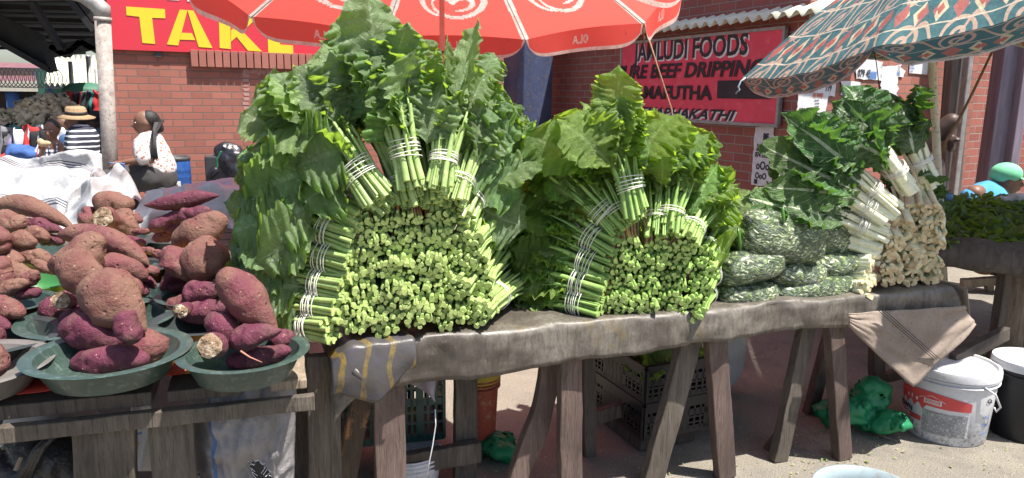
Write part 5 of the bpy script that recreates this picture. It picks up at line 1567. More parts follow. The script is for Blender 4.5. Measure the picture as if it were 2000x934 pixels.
def stripes(name, a, b, sc, axis=2, wob=.1, duty=0.0):
    q = NT(name); s_ = q.sep()
    ph = q.math('SINE', q.math('ADD', q.math('MULTIPLY', s_[axis], sc), q.math('MULTIPLY', q.noise(5, 2), wob * 20)))
    q.l(q.mix(q.ramp(ph, [(.5 + duty, 0), (.56 + duty, 1)]), a, b), q.b.inputs['Base Color']); q.b.inputs['Roughness'].default_value = .8
    return q.m
M['striped'] = stripes('navy_white_stripes', (.025, .028, .045), (.70, .70, .74), 105, 2, .12)
q = NT('gingham'); s_ = q.sep()
gx = q.math('GREATER_THAN', q.math('SINE', q.math('MULTIPLY', s_[0], 150)), 0); gz = q.math('GREATER_THAN', q.math('SINE', q.math('MULTIPLY', s_[2], 150)), 0)
col = q.ramp(q.math('MULTIPLY', q.math('ADD', gx, gz), .5), [(.2, (.70, .70, .72)), (.5, (.14, .15, .22)), (.8, (.03, .03, .05))])
q.l(col, q.b.inputs['Base Color']); M['gingham'] = q.m

def figure(name_label, base, parts, skin, clothes, hair=None, extra=None, voxel=.014, group=None):
    th = thing('person', base, name_label, 'person', group)
    m = MB()
    for p in parts:
        if p[0] == 'c': cap(m, *p[1:])
        else: ell(m, *p[1:])
    remesh('body', m, M[skin], th, voxel=voxel, smooth=3)
    for nm, mat, ps, vx in clothes:
        m = MB()
        for p in ps:
            if p[0] == 'c': cap(m, *p[1:])
            else: ell(m, *p[1:])
        remesh(nm, m, M[mat], th, voxel=vx, smooth=3, disp=lambda c: .006 * noise.noise(c * 14))
    return th
def face(th, hc, fd, up, s=1.0, lips='lips'):
    """eyes and mouth on a head at hc looking along fd"""
    fd = V(fd).normalized(); up = V(up).normalized(); sd_ = fd.cross(up).normalized()
    for e in (-1, 1):
        m = MB(); ell(m, hc + fd * .086 * s + sd_ * e * .031 * s + up * .012 * s, (.014 * s, .008 * s, .007 * s), sd_, up, 8)
        ell(m, hc + fd * .0925 * s + sd_ * e * .031 * s + up * .012 * s, (.006 * s, .004 * s, .006 * s), sd_, up, 6)
        o = m.build('eye', [M['eye_white'], M['hair']], th, smooth=True)
        for i, p in enumerate(o.data.polygons):
            if i >= 128: p.material_index = 1
        m = MB(); m.tube([hc + fd * .088 * s + sd_ * (e * .048) * s + up * .030 * s, hc + fd * .095 * s + sd_ * (e * .032) * s + up * .036 * s, hc + fd * .096 * s + sd_ * (e * .015) * s + up * .032 * s], .0032 * s, 6)
        m.build('eyebrow', M['hair'], th)
    m = MB(); ell(m, hc + fd * .089 * s - up * .056 * s, (.024 * s, .009 * s, .009 * s), sd_, up, 8); m.build('mouth', M[lips], th, smooth=True)
def head_parts(hc, fd, up, s=1.0):
    fd = V(fd).normalized(); up = V(up).normalized(); sd_ = fd.cross(up).normalized()
    return [('e', hc + up * .02 * s, (.078 * s, .098 * s, .105 * s), sd_, up), ('e', hc - up * .045 * s + fd * .022 * s, (.058 * s, .068 * s, .070 * s), sd_, up),
            ('c', hc + fd * .088 * s + up * .015 * s, hc + fd * .108 * s - up * .022 * s, .010 * s, .018 * s), ('e', hc + sd_ * .078 * s, (.012 * s, .02 * s, .03 * s), sd_, up), ('e', hc - sd_ * .078 * s, (.012 * s, .02 * s, .03 * s), sd_, up),
            ('e', hc + fd * .080 * s - up * .056 * s, (.030 * s, .016 * s, .016 * s), sd_, up)]
def hand_parts(w_, d, palm_n, s=1.0, curl=.5, mirror=1):
    d = V(d).normalized(); n = V(palm_n); n = (n - d * n.dot(d)).normalized(); sd_ = d.cross(n)
    out = [('c', w_, w_ + d * .07 * s, .026 * s, .036 * s)]
    for i, (o_, l_) in enumerate(((-.030, .070), (-.010, .080), (.010, .075), (.029, .058))):
        b_ = w_ + d * .080 * s + sd_ * o_ * s; m_ = b_ + (d * math.cos(curl * .5) + n * math.sin(curl * .5)) * l_ * .5 * s
        t_ = m_ + (d * math.cos(curl * 1.5) + n * math.sin(curl * 1.5)) * l_ * .5 * s
        out += [('c', b_, m_, .0095 * s, .009 * s), ('c', m_, t_, .009 * s, .0075 * s)]
    b_ = w_ + d * .025 * s - sd_ * .03 * s * mirror; m_ = b_ + (d * .7 - sd_ * .7 * mirror) * .035 * s; out += [('c', b_, m_, .012 * s, .010 * s), ('c', m_, m_ + (d * .9 + n * .3) * .03 * s, .010 * s, .008 * s)]
    return out

# seated woman looking at the camera's left, phone in her lap
WY = 7.75
def Q(x, y, dy=0.0): return P(x, y, WY + dy)
hc = Q(283, 241); fdv = V((-.86, -.48, -.05)); 
seat = Q(300, 352)
hip, knee1, knee2 = Q(305, 345, 0), Q(205, 352, -.25), Q(235, 350, -.05)
sh1, sh2 = Q(275, 282, -.16), Q(308, 280, .16)
el1 = Q(280, 312, -.25); wr1 = Q(238, 318, -.30)
el2 = Q(285, 318, .12); wr2 = Q(243, 330, -.15)
fl = .125
ft1, ft2 = Q(228, 440, -.3), Q(262, 442, -.1)
ft1.z = fl + .04; ft2.z = fl + .04
body = head_parts(hc, fdv, V((0, 0, 1)), 1.05) + [('c', hc - V((-.02, -.01, .08)), Q(293, 275), .048, .06), ('c', Q(295, 285), hip, .14, .17), ('c', sh1, sh2, .055, .055),
        ('c', sh1, el1, .050, .040), ('c', el1, wr1, .040, .027), ('c', sh2, el2, .05, .04), ('c', el2, wr2, .04, .027),
        ('c', hip + V((0, -.09, 0)), knee2, .12, .075), ('c', knee2, ft2, .07, .045), ('c', hip + V((0, .06, 0)), knee1, .11, .07), ('c', knee1, ft1, .07, .045),
        ('c', ft1, ft1 + V((-.16, -.08, -.02)), .04, .03), ('c', ft2, ft2 + V((-.16, -.08, -.02)), .04, .03)] \
        + hand_parts(wr1, Q(222, 322, -.32) - wr1, V((0, 0, -1)), 1.0, .6) + hand_parts(wr2, Q(226, 333, -.18) - wr2, V((0, -.2, 1)), 1.0, .5)
wom = figure('woman in a floral blouse and charcoal skirt sitting against the brick wall with a phone', V((seat.x, seat.y, fl)), body, 'skin', [
    ('blouse', 'floral', [('c', Q(294, 284), Q(308, 326), .155, .185), ('c', sh1 + V((.02, 0, .0)), sh2, .075, .075), ('c', sh1, sh1.lerp(el1, .85), .078, .078), ('c', sh2, sh2.lerp(el2, .7), .075, .075), ('c', Q(293, 275), Q(293, 280), .075, .09)], .014),
    ('skirt', 'skirt', [('c', Q(305, 335), Q(310, 348), .18, .19), ('c', hip + V((0, -.1, 0)), knee2, .155, .115), ('c', hip + V((0, .07, 0)), knee1, .15, .11), ('c', knee2, Q(258, 425, -.1), .125, .085), ('c', knee1, Q(228, 425, -.25), .11, .08), ('c', knee1.lerp(hip, .4), Q(250, 392, -.1), .14, .1)], .016)])
face(wom, hc, fdv, V((0, 0, 1)), 1.05)
hm = MB(); ell(hm, hc - fdv * .045 + V((0, 0, .038)), (.086, .095, .096), fdv.cross(V((0, 0, 1))), V((0, 0, 1)))
cap(hm, hc - fdv * .09 + V((0, 0, .05)), hc - fdv * .13 - V((0, 0, .06)), .055, .05)
remesh('hair', hm, M['hair'], wom, .011, 2)
for k in range(15):
    m = MB(); o_ = (k - 7) / 7
    a_ = hc - fdv * .12 + V((.02 + .02 * o_, .05 * o_, .02)); 
    m.tube([hc - fdv * .06 + V((0, .06 * o_, .06)), a_, Q(300 + 3 * o_, 262, -.17 + .02 * abs(o_)), Q(300 + 5 * o_, 290 + random.uniform(-3, 3), -.21), Q(302 + 7 * o_, 312 + random.uniform(-6, 6), -.235)], [.011, .011, .009, .007, .003], 6)
    m.build('braid', M['hair'], wom, smooth=True)
m = MB(); m.box(Q(230, 325, -.33), (.15, .008, .075), V((1, 0, -.05)), V((0, -.35, .94))); m.build('phone', M['blue_ink'], None, bevel=.003)
o = COL.objects['phone']; props(o, 'blue cased mobile phone held by the seated woman', 'phone')
m = MB(); ell(m, hc + fdv.cross(V((0, 0, 1))) * -.09 - V((0, 0, .04)), (.006, .006, .006)); 
# her dark stool
st_ = thing('plastic_stool', V((seat.x, seat.y, fl)), 'dark grey plastic stool under the seated woman', 'stool')
M['dark_plastic'] = pm('dark_grey_plastic', (.06, .06, .065), (.05, .05, .055), rough=.5)
zs = Q(310, 358).z - .05
MB().box(V((seat.x, seat.y, zs)), (.36, .36, .05)).build('seat', M['dark_plastic'], st_, bevel=.02)
for sx_ in (-1, 1):
    for sy in (-1, 1):
        MB().bar(V((seat.x + .14 * sx_, seat.y + .14 * sy, zs)), V((seat.x + .19 * sx_, seat.y + .19 * sy, fl)), .05, .03).build('leg', M['dark_plastic'], st_, bevel=.005)

# woman with hat and striped shirt
HY = 8.6
def H_(x, y, dy=0.0): return P(x, y, HY + dy)
hh = H_(148, 236); fh = V((-.75, -.62, -.1))
p2 = head_parts(hh, fh, V((0, 0, 1)), 1.05) + [('c', hh - V((-.03, 0, .08)), H_(160, 262), .05, .06), ('c', H_(160, 270), H_(158, 330), .15, .17), ('c', H_(148, 266, -.1), H_(178, 268, .1), .06, .06),
    ('c', H_(148, 268, -.12), H_(140, 300, -.25), .055, .045), ('c', H_(140, 300, -.25), H_(120, 318, -.45), .042, .03), ('c', H_(178, 268, .1), H_(182, 305, .0), .055, .045), ('c', H_(158, 335), H_(118, 340, -.4), .12, .08), ('c', H_(118, 340, -.4), H_(118, 400, -.4), .08, .05)] + hand_parts(H_(120, 318, -.45), V((-1, -.3, 0)), V((0, 0, -1)), 1, .5)
hat = figure('woman in straw hat and navy striped shirt sitting on a white chair', H_(158, 400) * V((1, 1, 0)).x if False else V((H_(158, 400).x, HY, .12)), p2, 'skin', [
    ('shirt', 'striped', [('c', H_(160, 270), H_(160, 325), .175, .19), ('c', H_(147, 266, -.1), H_(180, 268, .1), .08, .08), ('c', H_(148, 268, -.12), H_(141, 296, -.22), .08, .065), ('c', H_(180, 268, .1), H_(183, 298, .03), .08, .07)], .016),
    ('trousers', 'denim', [('c', H_(158, 338), H_(118, 342, -.4), .15, .1), ('c', H_(118, 342, -.4), H_(118, 392, -.4), .1, .07)], .018)])
face(hat, hh, fh, V((0, 0, 1)), 1.05)
hm = MB(); ell(hm, hh - fh * .04 + V((0, 0, .01)), (.10, .10, .10)); cap(hm, hh - fh * .1, hh - fh * .12 - V((0, 0, .12)), .06, .05); remesh('hair', hm, M['hair'], hat, .014, 2)
M['straw'] = pm('straw', (.38, .26, .15), (.28, .18, .10), scale=40, rough=.85, bump=.4, bscale=150)
m = MB(); hz = hh + V((.01, 0, .055))
m.lathe([(.185, -.02), (.19, -.012), (.115, .012), (.108, .02), (.100, .09), (.085, .105), (.0, .108)], hz, V((.08, -.1, 1)), 36, wob=.04); ht = m.build('straw_hat', M['straw'], hat, smooth=True, solid=.004)
m = MB(); m.lathe([(.112, .018), (.109, .055)], hz, V((.08, -.1, 1)), 36, wob=.04); m.build('hat_band', M['hair'], ht, smooth=True, solid=.003)

# girl eating
GY = 7.9
def K(x, y, dy=0.0): return P(x, y, GY + dy)
gh = K(101, 256); fg = V((.12, -.98, -.12))
p3_ = head_parts(gh, fg, V((0, 0, 1)), .92) + [('c', gh - V((0, 0, .08)), K(102, 276), .034, .04), ('c', K(102, 284), K(100, 330), .085, .10), ('c', K(88, 282), K(116, 282), .035, .035),
    ('c', K(87, 282), K(79, 318, -.1), .034, .028), ('c', K(79, 318, -.1), K(85, 292, -.25), .028, .02), ('c', K(117, 282), K(128, 322, -.05), .034, .027), ('c', K(128, 322, -.05), K(122, 345, -.2), .027, .022),
    ('c', K(100, 335), K(92, 345, -.3), .11, .08), ('c', K(92, 345, -.3), K(92, 400, -.3), .07, .045)] + hand_parts(K(85, 292, -.25), V((.1, -.25, 1)), V((.3, -1, 0)), .8, 1.0)
girl = figure('girl in a black and white checked dress eating bread', V((K(100, 400).x, GY, .12)), p3_, 'skin', [
    ('dress', 'gingham', [('c', K(102, 298), K(101, 330), .098, .125), ('c', K(100, 338), K(92, 346, -.3), .15, .13)], .014)])
face(girl, gh, fg, V((0, 0, 1)), .92)
hm = MB(); ell(hm, gh - fg * .022 + V((0, 0, .04)), (.080, .092, .085)); remesh('hair', hm, M['hair'], girl, .012, 2)
for x_ in (96, 111):
    m = MB(); m.tube([K(x_, 296, -.1), K(x_, 284, -.08), K(x_, 279, -.01)], .008, 6); m.build('shoulder_strap', M['gingham'], girl)
m = MB(); ell(m, K(87, 281, -.33), (.068, .03, .033), V((1, 0, .1))); ell(m, K(79, 277, -.33), (.035, .03, .035))
M['bread'] = pm('bread', (.55, .42, .28), (.40, .26, .14), scale=16, rough=.9, bump=.3)
props(remesh('bread_piece', m, M['bread'], None, .01, 2), 'piece of pale bread in the hand of the girl', 'bread')

# dark figure standing behind, partly hidden by the pipe
BY = 9.3
def B_f(x, y, dy=0.0): return P(x, y, BY + dy)
bh = B_f(188, 238); fb = V((-.5, -.85, 0))
p4 = head_parts(bh, fb, V((0, 0, 1)), 1.1) + [('c', bh - V((0, 0, .08)), B_f(190, 262), .05, .06), ('c', B_f(192, 272), B_f(192, 350), .15, .16), ('c', B_f(172, 268), B_f(212, 268), .06, .06), ('c', B_f(172, 270), B_f(170, 310, -.1), .05, .04), ('c', B_f(170, 310, -.1), B_f(176, 340, -.2), .04, .03),
     ('c', B_f(212, 270), B_f(216, 310), .05, .04), ('c', B_f(186, 350), B_f(184, 430), .08, .05), ('c', B_f(200, 350), B_f(200, 430), .08, .05)] + hand_parts(B_f(176, 340, -.2), V((.2, -.2, -1)), V((0, -1, 0)), 1, .4)
q = NT('leaf_print'); vo = q.n('TexVoronoi'); vo.inputs['Scale'].default_value = 16; q.l(q.tc.outputs['Object'], vo.inputs['Vector'])
q.l(q.ramp(vo.outputs['Distance'], [(.2, (.03, .04, .06)), (.4, (.12, .16, .20)), (.6, (.02, .03, .03)), (.8, (.30, .32, .10))]), q.b.inputs['Base Color']); M['leafprint'] = q.m
dk = figure('person in dark patterned clothes and cap standing behind the hat woman', V((B_f(190, 400).x, BY, .12)), p4, 'skin_dark', [('shirt', 'leafprint', [('c', B_f(192, 274), B_f(192, 345), .175, .19), ('c', B_f(172, 268), B_f(212, 268), .085, .085), ('c', B_f(172, 270), B_f(170, 300, -.08), .07, .06), ('c', B_f(212, 270), B_f(216, 300), .07, .06)], .018),
    ('trousers', 'dark', [('c', B_f(192, 350), B_f(192, 360), .16, .17), ('c', B_f(185, 352), B_f(184, 425), .10, .08), ('c', B_f(200, 352), B_f(200, 425), .10, .08)], .02)])
face(dk, bh, fb, V((0, 0, 1)), 1.1)
m = MB(); ell(m, bh + V((0, 0, .055)), (.115, .115, .085)); cap(m, bh + V((0, 0, .05)), bh + fb * .16 + V((0, 0, .035)), .06, .05); remesh('cap', m, M['dark'], dk, .014, 2)
# child head beside the hat woman
ch = P(126, 245, 9.0); fc_ = V((-.4, -.9, 0))
p5 = head_parts(ch, fc_, V((0, 0, 1)), .9) + [('c', ch - V((0, 0, .08)), P(130, 265, 9.0), .035, .04), ('c', P(131, 275, 9), P(131, 330, 9), .1, .11), ('c', P(120, 275, 9), P(142, 275, 9), .04, .04)]
kd = figure('dark haired person half hidden between the girl and the hat woman', V((ch.x, 9.0, .12)), p5, 'skin', [('top', 'denim', [('c', P(131, 277, 9), P(131, 330, 9), .12, .13), ('c', P(120, 275, 9), P(142, 275, 9), .06, .06)], .018)])
face(kd, ch, fc_, V((0, 0, 1)), .9)
m = MB(); ell(m, ch - fc_ * .03 + V((0, 0, .03)), (.08, .085, .085)); remesh('hair', m, M['hair'], kd, .014, 2)

# white plastic chair under the hat woman
M['white_plastic'] = pm('white_plastic', (.62, .62, .66), (.5, .5, .54), rough=.35)
wc = thing('plastic_chair', V((P(165, 330, 8.5).x, 8.5, .12)), 'white plastic chair holding the woman in the straw hat', 'chair')
m = MB()
def cb_(u, v):
    a = R(-75 + 150 * u); x0, y0 = P(158, 320, 8.5).x, 8.45
    top = P(170, 290, 8.35).z; 
    return V((x0 + .02 + .27 * math.sin(a + R(35)), y0 - .05 - .27 * math.cos(a + R(35)) * 1.0, .50 + (top - .50 - .12 * abs(2 * u - 1) ** 2) * v))
m.grid(cb_, 22, 8); m.build('backrest', M['white_plastic'], wc, smooth=True, solid=.01)
x0 = P(158, 320, 8.5).x
MB().box(V((x0, 8.5, .50)), (.44, .44, .03)).build('seat', M['white_plastic'], wc, bevel=.01)
for sx_ in (-1, 1):
    for sy in (-1, 1):
        MB().bar(V((x0 + .18 * sx_, 8.5 + .18 * sy, .50)), V((x0 + .22 * sx_, 8.5 + .22 * sy, .12)), .05, .03).build('leg', M['white_plastic'], wc, bevel=.005)

# man with green cap at the right, seen over the leaves
CY = 6.0
def C_(x, y, dy=0.0): return P(x, y, CY + dy)
mh = C_(1966, 352); fm_ = V((.93, -.35, -.1))
p6 = head_parts(mh, fm_, V((0, 0, 1)), 1.05) + [('c', mh - V((.03, 0, .08)), C_(1944, 378), .055, .065), ('c', C_(1930, 400), C_(1925, 500), .16, .16), ('c', C_(1903, 378, -.1), C_(1943, 376, .15), .07, .07), ('c', C_(1905, 390, -.1), C_(1925, 440, -.25), .055, .045), ('c', C_(1925, 440, -.25), C_(1975, 445, -.4), .04, .03), ('c', C_(1945, 390, .15), C_(1960, 440, .1), .055, .045),
      ('c', C_(1925, 500), C_(1975, 520, -.1), .12, .09), ('c', C_(1975, 520, -.1), V((C_(1975, 520).x, CY - .1, .05)), .08, .05)] + hand_parts(C_(1975, 445, -.4), V((1, -.2, 0)), V((0, 0, -1)), 1, .5)
M['tshirt'] = pm('sky_blue_shirt', (.06, .30, .52), (.05, .24, .45), scale=5, rough=.8)
M['mint'] = pm('mint_cap', (.20, .62, .36), (.16, .52, .30), scale=6, rough=.75)
mn = figure('man in a mint green cap and blue shirt bending behind the leafy table', V((C_(1925, 400).x, CY, 0)), p6, 'skin', [('shirt', 'tshirt', [('c', C_(1924, 398), C_(1925, 490), .18, .18), ('c', C_(1893, 386, -.1), C_(1932, 372, .0), .075, .085), ('c', C_(1932, 372), C_(1946, 372, .12), .085, .07), ('c', C_(1905, 390, -.1), C_(1920, 428, -.2), .075, .065), ('c', C_(1945, 388, .15), C_(1955, 425, .1), .075, .065)], .016),
     ('trousers', 'dark', [('c', C_(1925, 500), C_(1975, 520, -.1), .15, .11), ('c', C_(1975, 520, -.1), V((C_(1975, 520).x, CY - .1, .15)), .1, .07)], .02)])
face(mn, mh, fm_, V((0, 0, 1)), 1.05)
m = MB(); ell(m, mh - fm_ * .01 + V((0, 0, .05)), (.10, .118, .092), fm_.cross(V((0, 0, 1))), V((0, 0, 1)))
cp = remesh('cap', m, M['mint'], mn, .012, 2)
m = MB(); m.grid(lambda u, v: mh + fm_ * (.08 + .11 * v) + fm_.cross(V((0, 0, 1))) * ((u - .5) * .17 * (1 - .25 * v * v)) + V((0, 0, .045 - .03 * v - .05 * (u - .5) ** 2)), 10, 6)
m.build('cap_brim', M['mint'], cp, smooth=True, solid=.005)

# person behind the cream pole, arm raised, fingers curled
AY = 6.5
def A_p(x, y, dy=0.0): return P(x, y, AY + dy)
ah = A_p(1868, 262)
hdv = V((.25, -.2, -.1))
p7 = [('c', A_p(1806, 330), A_p(1800, 440), .16, .17), ('c', A_p(1804, 300, 0), A_p(1838, 252, -.05), .085, .062), ('c', A_p(1838, 252, -.05), A_p(1858, 238, -.06), .064, .075), ('c', A_p(1858, 238, -.06), A_p(1858, 290, -.12), .05, .035),
      ('c', A_p(1780, 296), A_p(1806, 300), .07, .08), ('c', A_p(1790, 290), A_p(1788, 275), .05, .05), ('e', A_p(1786, 262), (.08, .1, .11)), ('c', A_p(1790, 450), V((A_p(1790, 400).x, AY, .05)), .12, .06), ('c', A_p(1812, 450), V((A_p(1815, 400).x, AY, .05)), .12, .06)]
wr = A_p(1856, 292, -.14)
p7 += hand_parts(wr, A_p(1862, 262, -.2) - wr, V((1, -.3, 0)), 1.05, 1.3)
figure('person with a raised dark arm behind the cream umbrella pole', V((A_p(1800, 400).x, AY, 0)), p7, 'skin_dark', [('vest', 'dark', [('c', A_p(1803, 345), A_p(1800, 440), .175, .19)], .02)])
# ------------------------------------------------------------------ things against the left wall
M['blue_drum'] = pm('blue_drum', (.02, .085, .30), (.015, .06, .22), scale=5, rough=.35, c3=(.04, .10, .26))
DY = 8.35
c0 = P(347, 380, DY); dz = .12; Rd = 27 / FPX * DY; top = P(347, 306, DY).z
dr_ = thing('plastic_drum', V((c0.x, DY, dz)), 'blue plastic drum with a dark rim standing beside the seated woman', 'drum')
m = MB(); h_ = top - dz
m.lathe([(0, 0), (Rd * .94, 0), (Rd * .97, .03), (Rd, .1), (Rd, h_ * .28), (Rd * 1.02, h_ * .30), (Rd, h_ * .32), (Rd, h_ * .66), (Rd * 1.025, h_ * .68), (Rd, h_ * .70), (Rd * 1.0, h_ * .76), (Rd * 1.025, h_ * .78), (Rd, h_ * .80), (Rd * .99, h_ * .93), (Rd * .96, h_ * .95)], (c0.x, DY, dz), seg=40)
m.build('drum_body', M['blue_drum'], dr_, smooth=True)
m = MB(); m.lathe([(Rd * .96, h_ * .94), (Rd * 1.03, h_ * .95), (Rd * 1.03, h_), (Rd * .93, h_), (Rd * .92, h_ * .97), (0, h_ * .97)], (c0.x, DY, dz), seg=40); m.build('rim', M['dark_plastic'], dr_, smooth=True)
m = MB(); m.box((c0.x + Rd * .45, DY - Rd * .91, dz + h_ * .48), (.07, .004, .2), V((1, .45, 0))); m.build('worn_sticker', M['paper'], dr_)
# black bag against the wall
m = MB(); KY = 9.0
ell(m, P(450, 318, KY), (.20, .14, .24)); ell(m, P(440, 300, KY), (.12, .11, .14)); ell(m, P(462, 330, KY), (.16, .13, .15)); cap(m, P(424, 332, KY - .1), P(412, 340, KY - .1), .035, .05)
M['bin_bag'] = pm('black_polythene', (.012, .012, .018), (.02, .02, .028), rough=.28, spec=.6, bump=.8, bscale=16)
bb = remesh('bin_bag', m, M['bin_bag'], None, .02, 2, disp=lambda c: .03 * noise.noise(c * 9) + .012 * noise.noise(c * 25))
props(bb, 'black plastic sack hanging with a green strap against the red brick wall', 'sack')
m = MB(); m.tube([P(432, 296, KY - .2), P(424, 312, KY - .2), P(424, 326, KY - .18)], .012, 6); m.build('green_strap', pm('green_strap', (.03, .25, .12)), bb)
ld = MB(); ld.box(V((P(450, 345, 9.05).x, 9.1, .45)), (.5, .4, .66)); props(ld.build('storage_box', M['dark_plastic'], bevel=.02), 'dark box under the black plastic sack by the wall', 'box')

# pole with gutter, canopy
m = MB(); PY = 7.6
a_, b_ = P(200, 30, PY), P(215, 310, PY); dd = (b_ - a_).normalized(); r_ = 14 / FPX * PY
pl = thing('downpipe', b_ + dd * ((b_.z - .12) / abs(dd.z)), 'weathered grey downpipe standing in front of the left brick wall', 'pipe')
m.tube([a_, b_ + dd * ((b_.z - .12) / abs(dd.z))], r_, 20); m.build('pipe', M['old_pipe'], pl, smooth=True)
m = MB(); m.tube([a_ - dd * .0 + dd * .02, a_ + dd * .06], r_ * 1.12, 20)
m.build('pipe_socket', M['old_pipe'], pl, smooth=True)
m = MB(); m.tube([a_ + dd * .02, a_ - dd * .06, P(188, 8, PY), P(160, -8, PY), P(110, -22, PY)], [r_ * 1.05, r_ * 1.1, r_ * 1.1, r_ * .9, r_ * .9], 16); m.build('pipe_bend', M['grey_metal'], pl, smooth=True)
# roof: a sloping sheet with corrugations over the pavement, its shaded underside showing
cz = 2.78
rf = thing('canopy_roof', V((-8, 14, 2.9)), 'dark shaded canopy roof on steel trusses over the clothing stalls', 'roof')
xr = P(190, 60, 8.6).x
def corner(px, py, z=None, Y=None): return P(px, py, Y)
q0, q1, q2, q3 = P(-500, -30, 7.2), P(196, 0, 8.7), P(200, 92, 17.0), P(-700, 150, 17.0)
zz = cz
c = [V((-16, 7.0, 2.72)), V((P(190, 10, 8.7).x, 8.7, 2.72)), V((P(200, 80, 17).x, 17, 2.50)), V((-26, 17, 2.50))]
m = MB(); m.grid(lambda u, v: (c[0].lerp(c[1], u)).lerp(c[3].lerp(c[2], u), v) + V((0, 0, .025 * math.sin(v * 240))), 4, 480); m.build('roof_sheet', M['dark_steel'], rf, smooth=True, solid=.004)
for k in range(7):
    t = .02 + k * .16
    a1, b1 = c[0].lerp(c[3], t), c[1].lerp(c[2], t)
    m = MB(); m.bar(a1 - V((0, 0, .10)), b1 - V((0, 0, .10)), .06, .10); m.build('purlin', M['dark'], rf)
for (p_, q_) in (((92, 96, 9.5), (192, 78, 9.5)), ((96, 108, 9.5), (192, 90, 9.5)), ((100, 90, 9.5), (130, 108, 9.5)), ((130, 108, 9.5), (160, 82, 9.5)), ((160, 82, 9.5), (192, 100, 9.5)), ((105, 140, 9.8), (90, 85, 9.8)), ((-40, 60, 9.8), (100, 138, 9.8)), ((60, 0, 9), (120, 95, 9.4)), ((130, -10, 8.8), (186, 60, 8.8)), ((150, -10, 8.8), (188, 40, 8.8))):
    m = MB(); m.bar(P(*p_), P(*q_), .07, .07); m.build('truss_bar', M['dark'], rf)
m = MB(); A_, B_, C_ = P(-60, 40, 9.9), P(104, 142, 9.9), P(88, 70, 9.9); D_ = P(-60, 0, 9.9)
m.add([A_, B_, C_, D_], [(0, 1, 2, 3)]); m.build('gable_board', M['dark'], rf, solid=.03)
m = MB(); m.bar(P(-60, -14, 7.4), P(188, -14, 8.5), .12, .12); m.build('gutter', M['grey_metal'], rf)
M['green_sheet'] = pm('green_sheet', (.05, .16, .10), (.04, .12, .08), rough=.6)
m = MB(); m.add([P(118, 84, 12), P(168, 78, 12), P(168, 106, 12), P(116, 108, 12)], [(0, 1, 2, 3)])
props(m.build('green_awning', M['green_sheet'], solid=.02), 'flat green awning seen through the canopy trusses', 'awning')
for (x_, y0_, y1_, Y_) in ((137, 120, 190, 12.5), (172, 110, 195, 12.0), (188, 135, 195, 12.3)):
    m = MB(); a_, b_ = P(x_, y0_, Y_), P(x_, y1_, Y_); m.tube([a_, V((b_.x, b_.y, .12))], .035, 8)
    props(m.build('steel_post', M['grey_metal'], smooth=True), {137: 'thin grey post left of the others under the cream roof', 172: 'thin grey post between two others under the cream roof', 188: 'thin grey post nearest the downpipe under the cream roof'}[x_], 'post')

# far building with a red roof, blue columns and lattice blocks
BYY = 24.0
bd = thing('market_building', V((P(40, 200, BYY).x, BYY, 0)), 'long low market building with maroon roof, blue columns and lattice blocks', 'building')
def FB(x, y, Y=BYY): return P(x, y, Y)
M['maroon'] = pm('maroon_sheet', (.22, .10, .11), (.16, .07, .08), scale=1.2, rough=.6, stretch=(6, 1, 1)); M['cream_paint'] = pm('cream_paint', (.62, .58, .46), (.5, .46, .36), rough=.7)
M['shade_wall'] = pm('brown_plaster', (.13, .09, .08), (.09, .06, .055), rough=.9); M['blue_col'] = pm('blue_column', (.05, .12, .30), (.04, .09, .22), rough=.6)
m = MB(); e0, e1 = FB(-300, 163), FB(112, 163); 
m.add([e0, e1, FB(86, 128, 28), FB(-300, 112, 28)], [(0, 1, 2, 3)]); m.build('roof', M['maroon'], bd, solid=.05)
m = MB(); m.box((e0 + e1) / 2 + V((0, -.05, -.06)), ((e1 - e0).length, .2, .32)); m.build('fascia', M['cream_paint'], bd)
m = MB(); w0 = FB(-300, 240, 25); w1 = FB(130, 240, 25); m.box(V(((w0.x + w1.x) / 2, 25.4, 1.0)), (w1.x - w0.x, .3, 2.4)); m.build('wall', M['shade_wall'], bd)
for x_ in (26, -60):
    m = MB(); p_ = FB(x_, 200, 24.2); m.tube([V((p_.x, p_.y, 0)), V((p_.x, p_.y, e0.z - .2))], .20, 16); m.build('column', M['blue_col'], bd, smooth=True)
lt_ = MB()
for i in range(11):
    for j in range(5):
        p_ = FB(36 + i * 5.4, 175 + j * 6.0, 24.9); lt_.lathe([(.028, -.04), (.05, -.05), (.05, .05), (.028, .04)], p_, V((0, 1, 0)), 8)
lt_.build('lattice_blocks', M['grey_wood'], bd)
bw = MB(); bw.box(FB(95, 200, 24.6), (.5, .3, 2.0)); bw.build('blue_door', M['blue_col'], bd)
# second far roof, pale corrugated
m = MB(); a0, a1, a2, a3 = P(88, 166, 19), P(212, 170, 19), P(212, 112, 22), P(100, 112, 22)
m.grid(lambda u, v: (a0.lerp(a1, u)).lerp(a3.lerp(a2, u), v) + V((0, 0, .05 * math.sin(u * 70))), 140, 4)
rb = thing('market_shelter', V((P(150, 190, 20).x, 20, 0)), 'far shelter with a pale cream corrugated roof left of the downpipe', 'building')
m.build('roof', M['cream_sheet'], rb, smooth=True, solid=.02)
MB().box(V((P(150, 200, 21).x, 21.5, 1.0)), (2.6, .2, 2.2)).build('wall', M['green_sheet'], rb)
for x_ in (98, 205):
    m = MB(); p_ = P(x_, 180, 19.3); m.tube([V((p_.x, p_.y, 0)), V((p_.x, p_.y, a0.z))], .06, 8); m.build('post', M['blue_col'], rb)
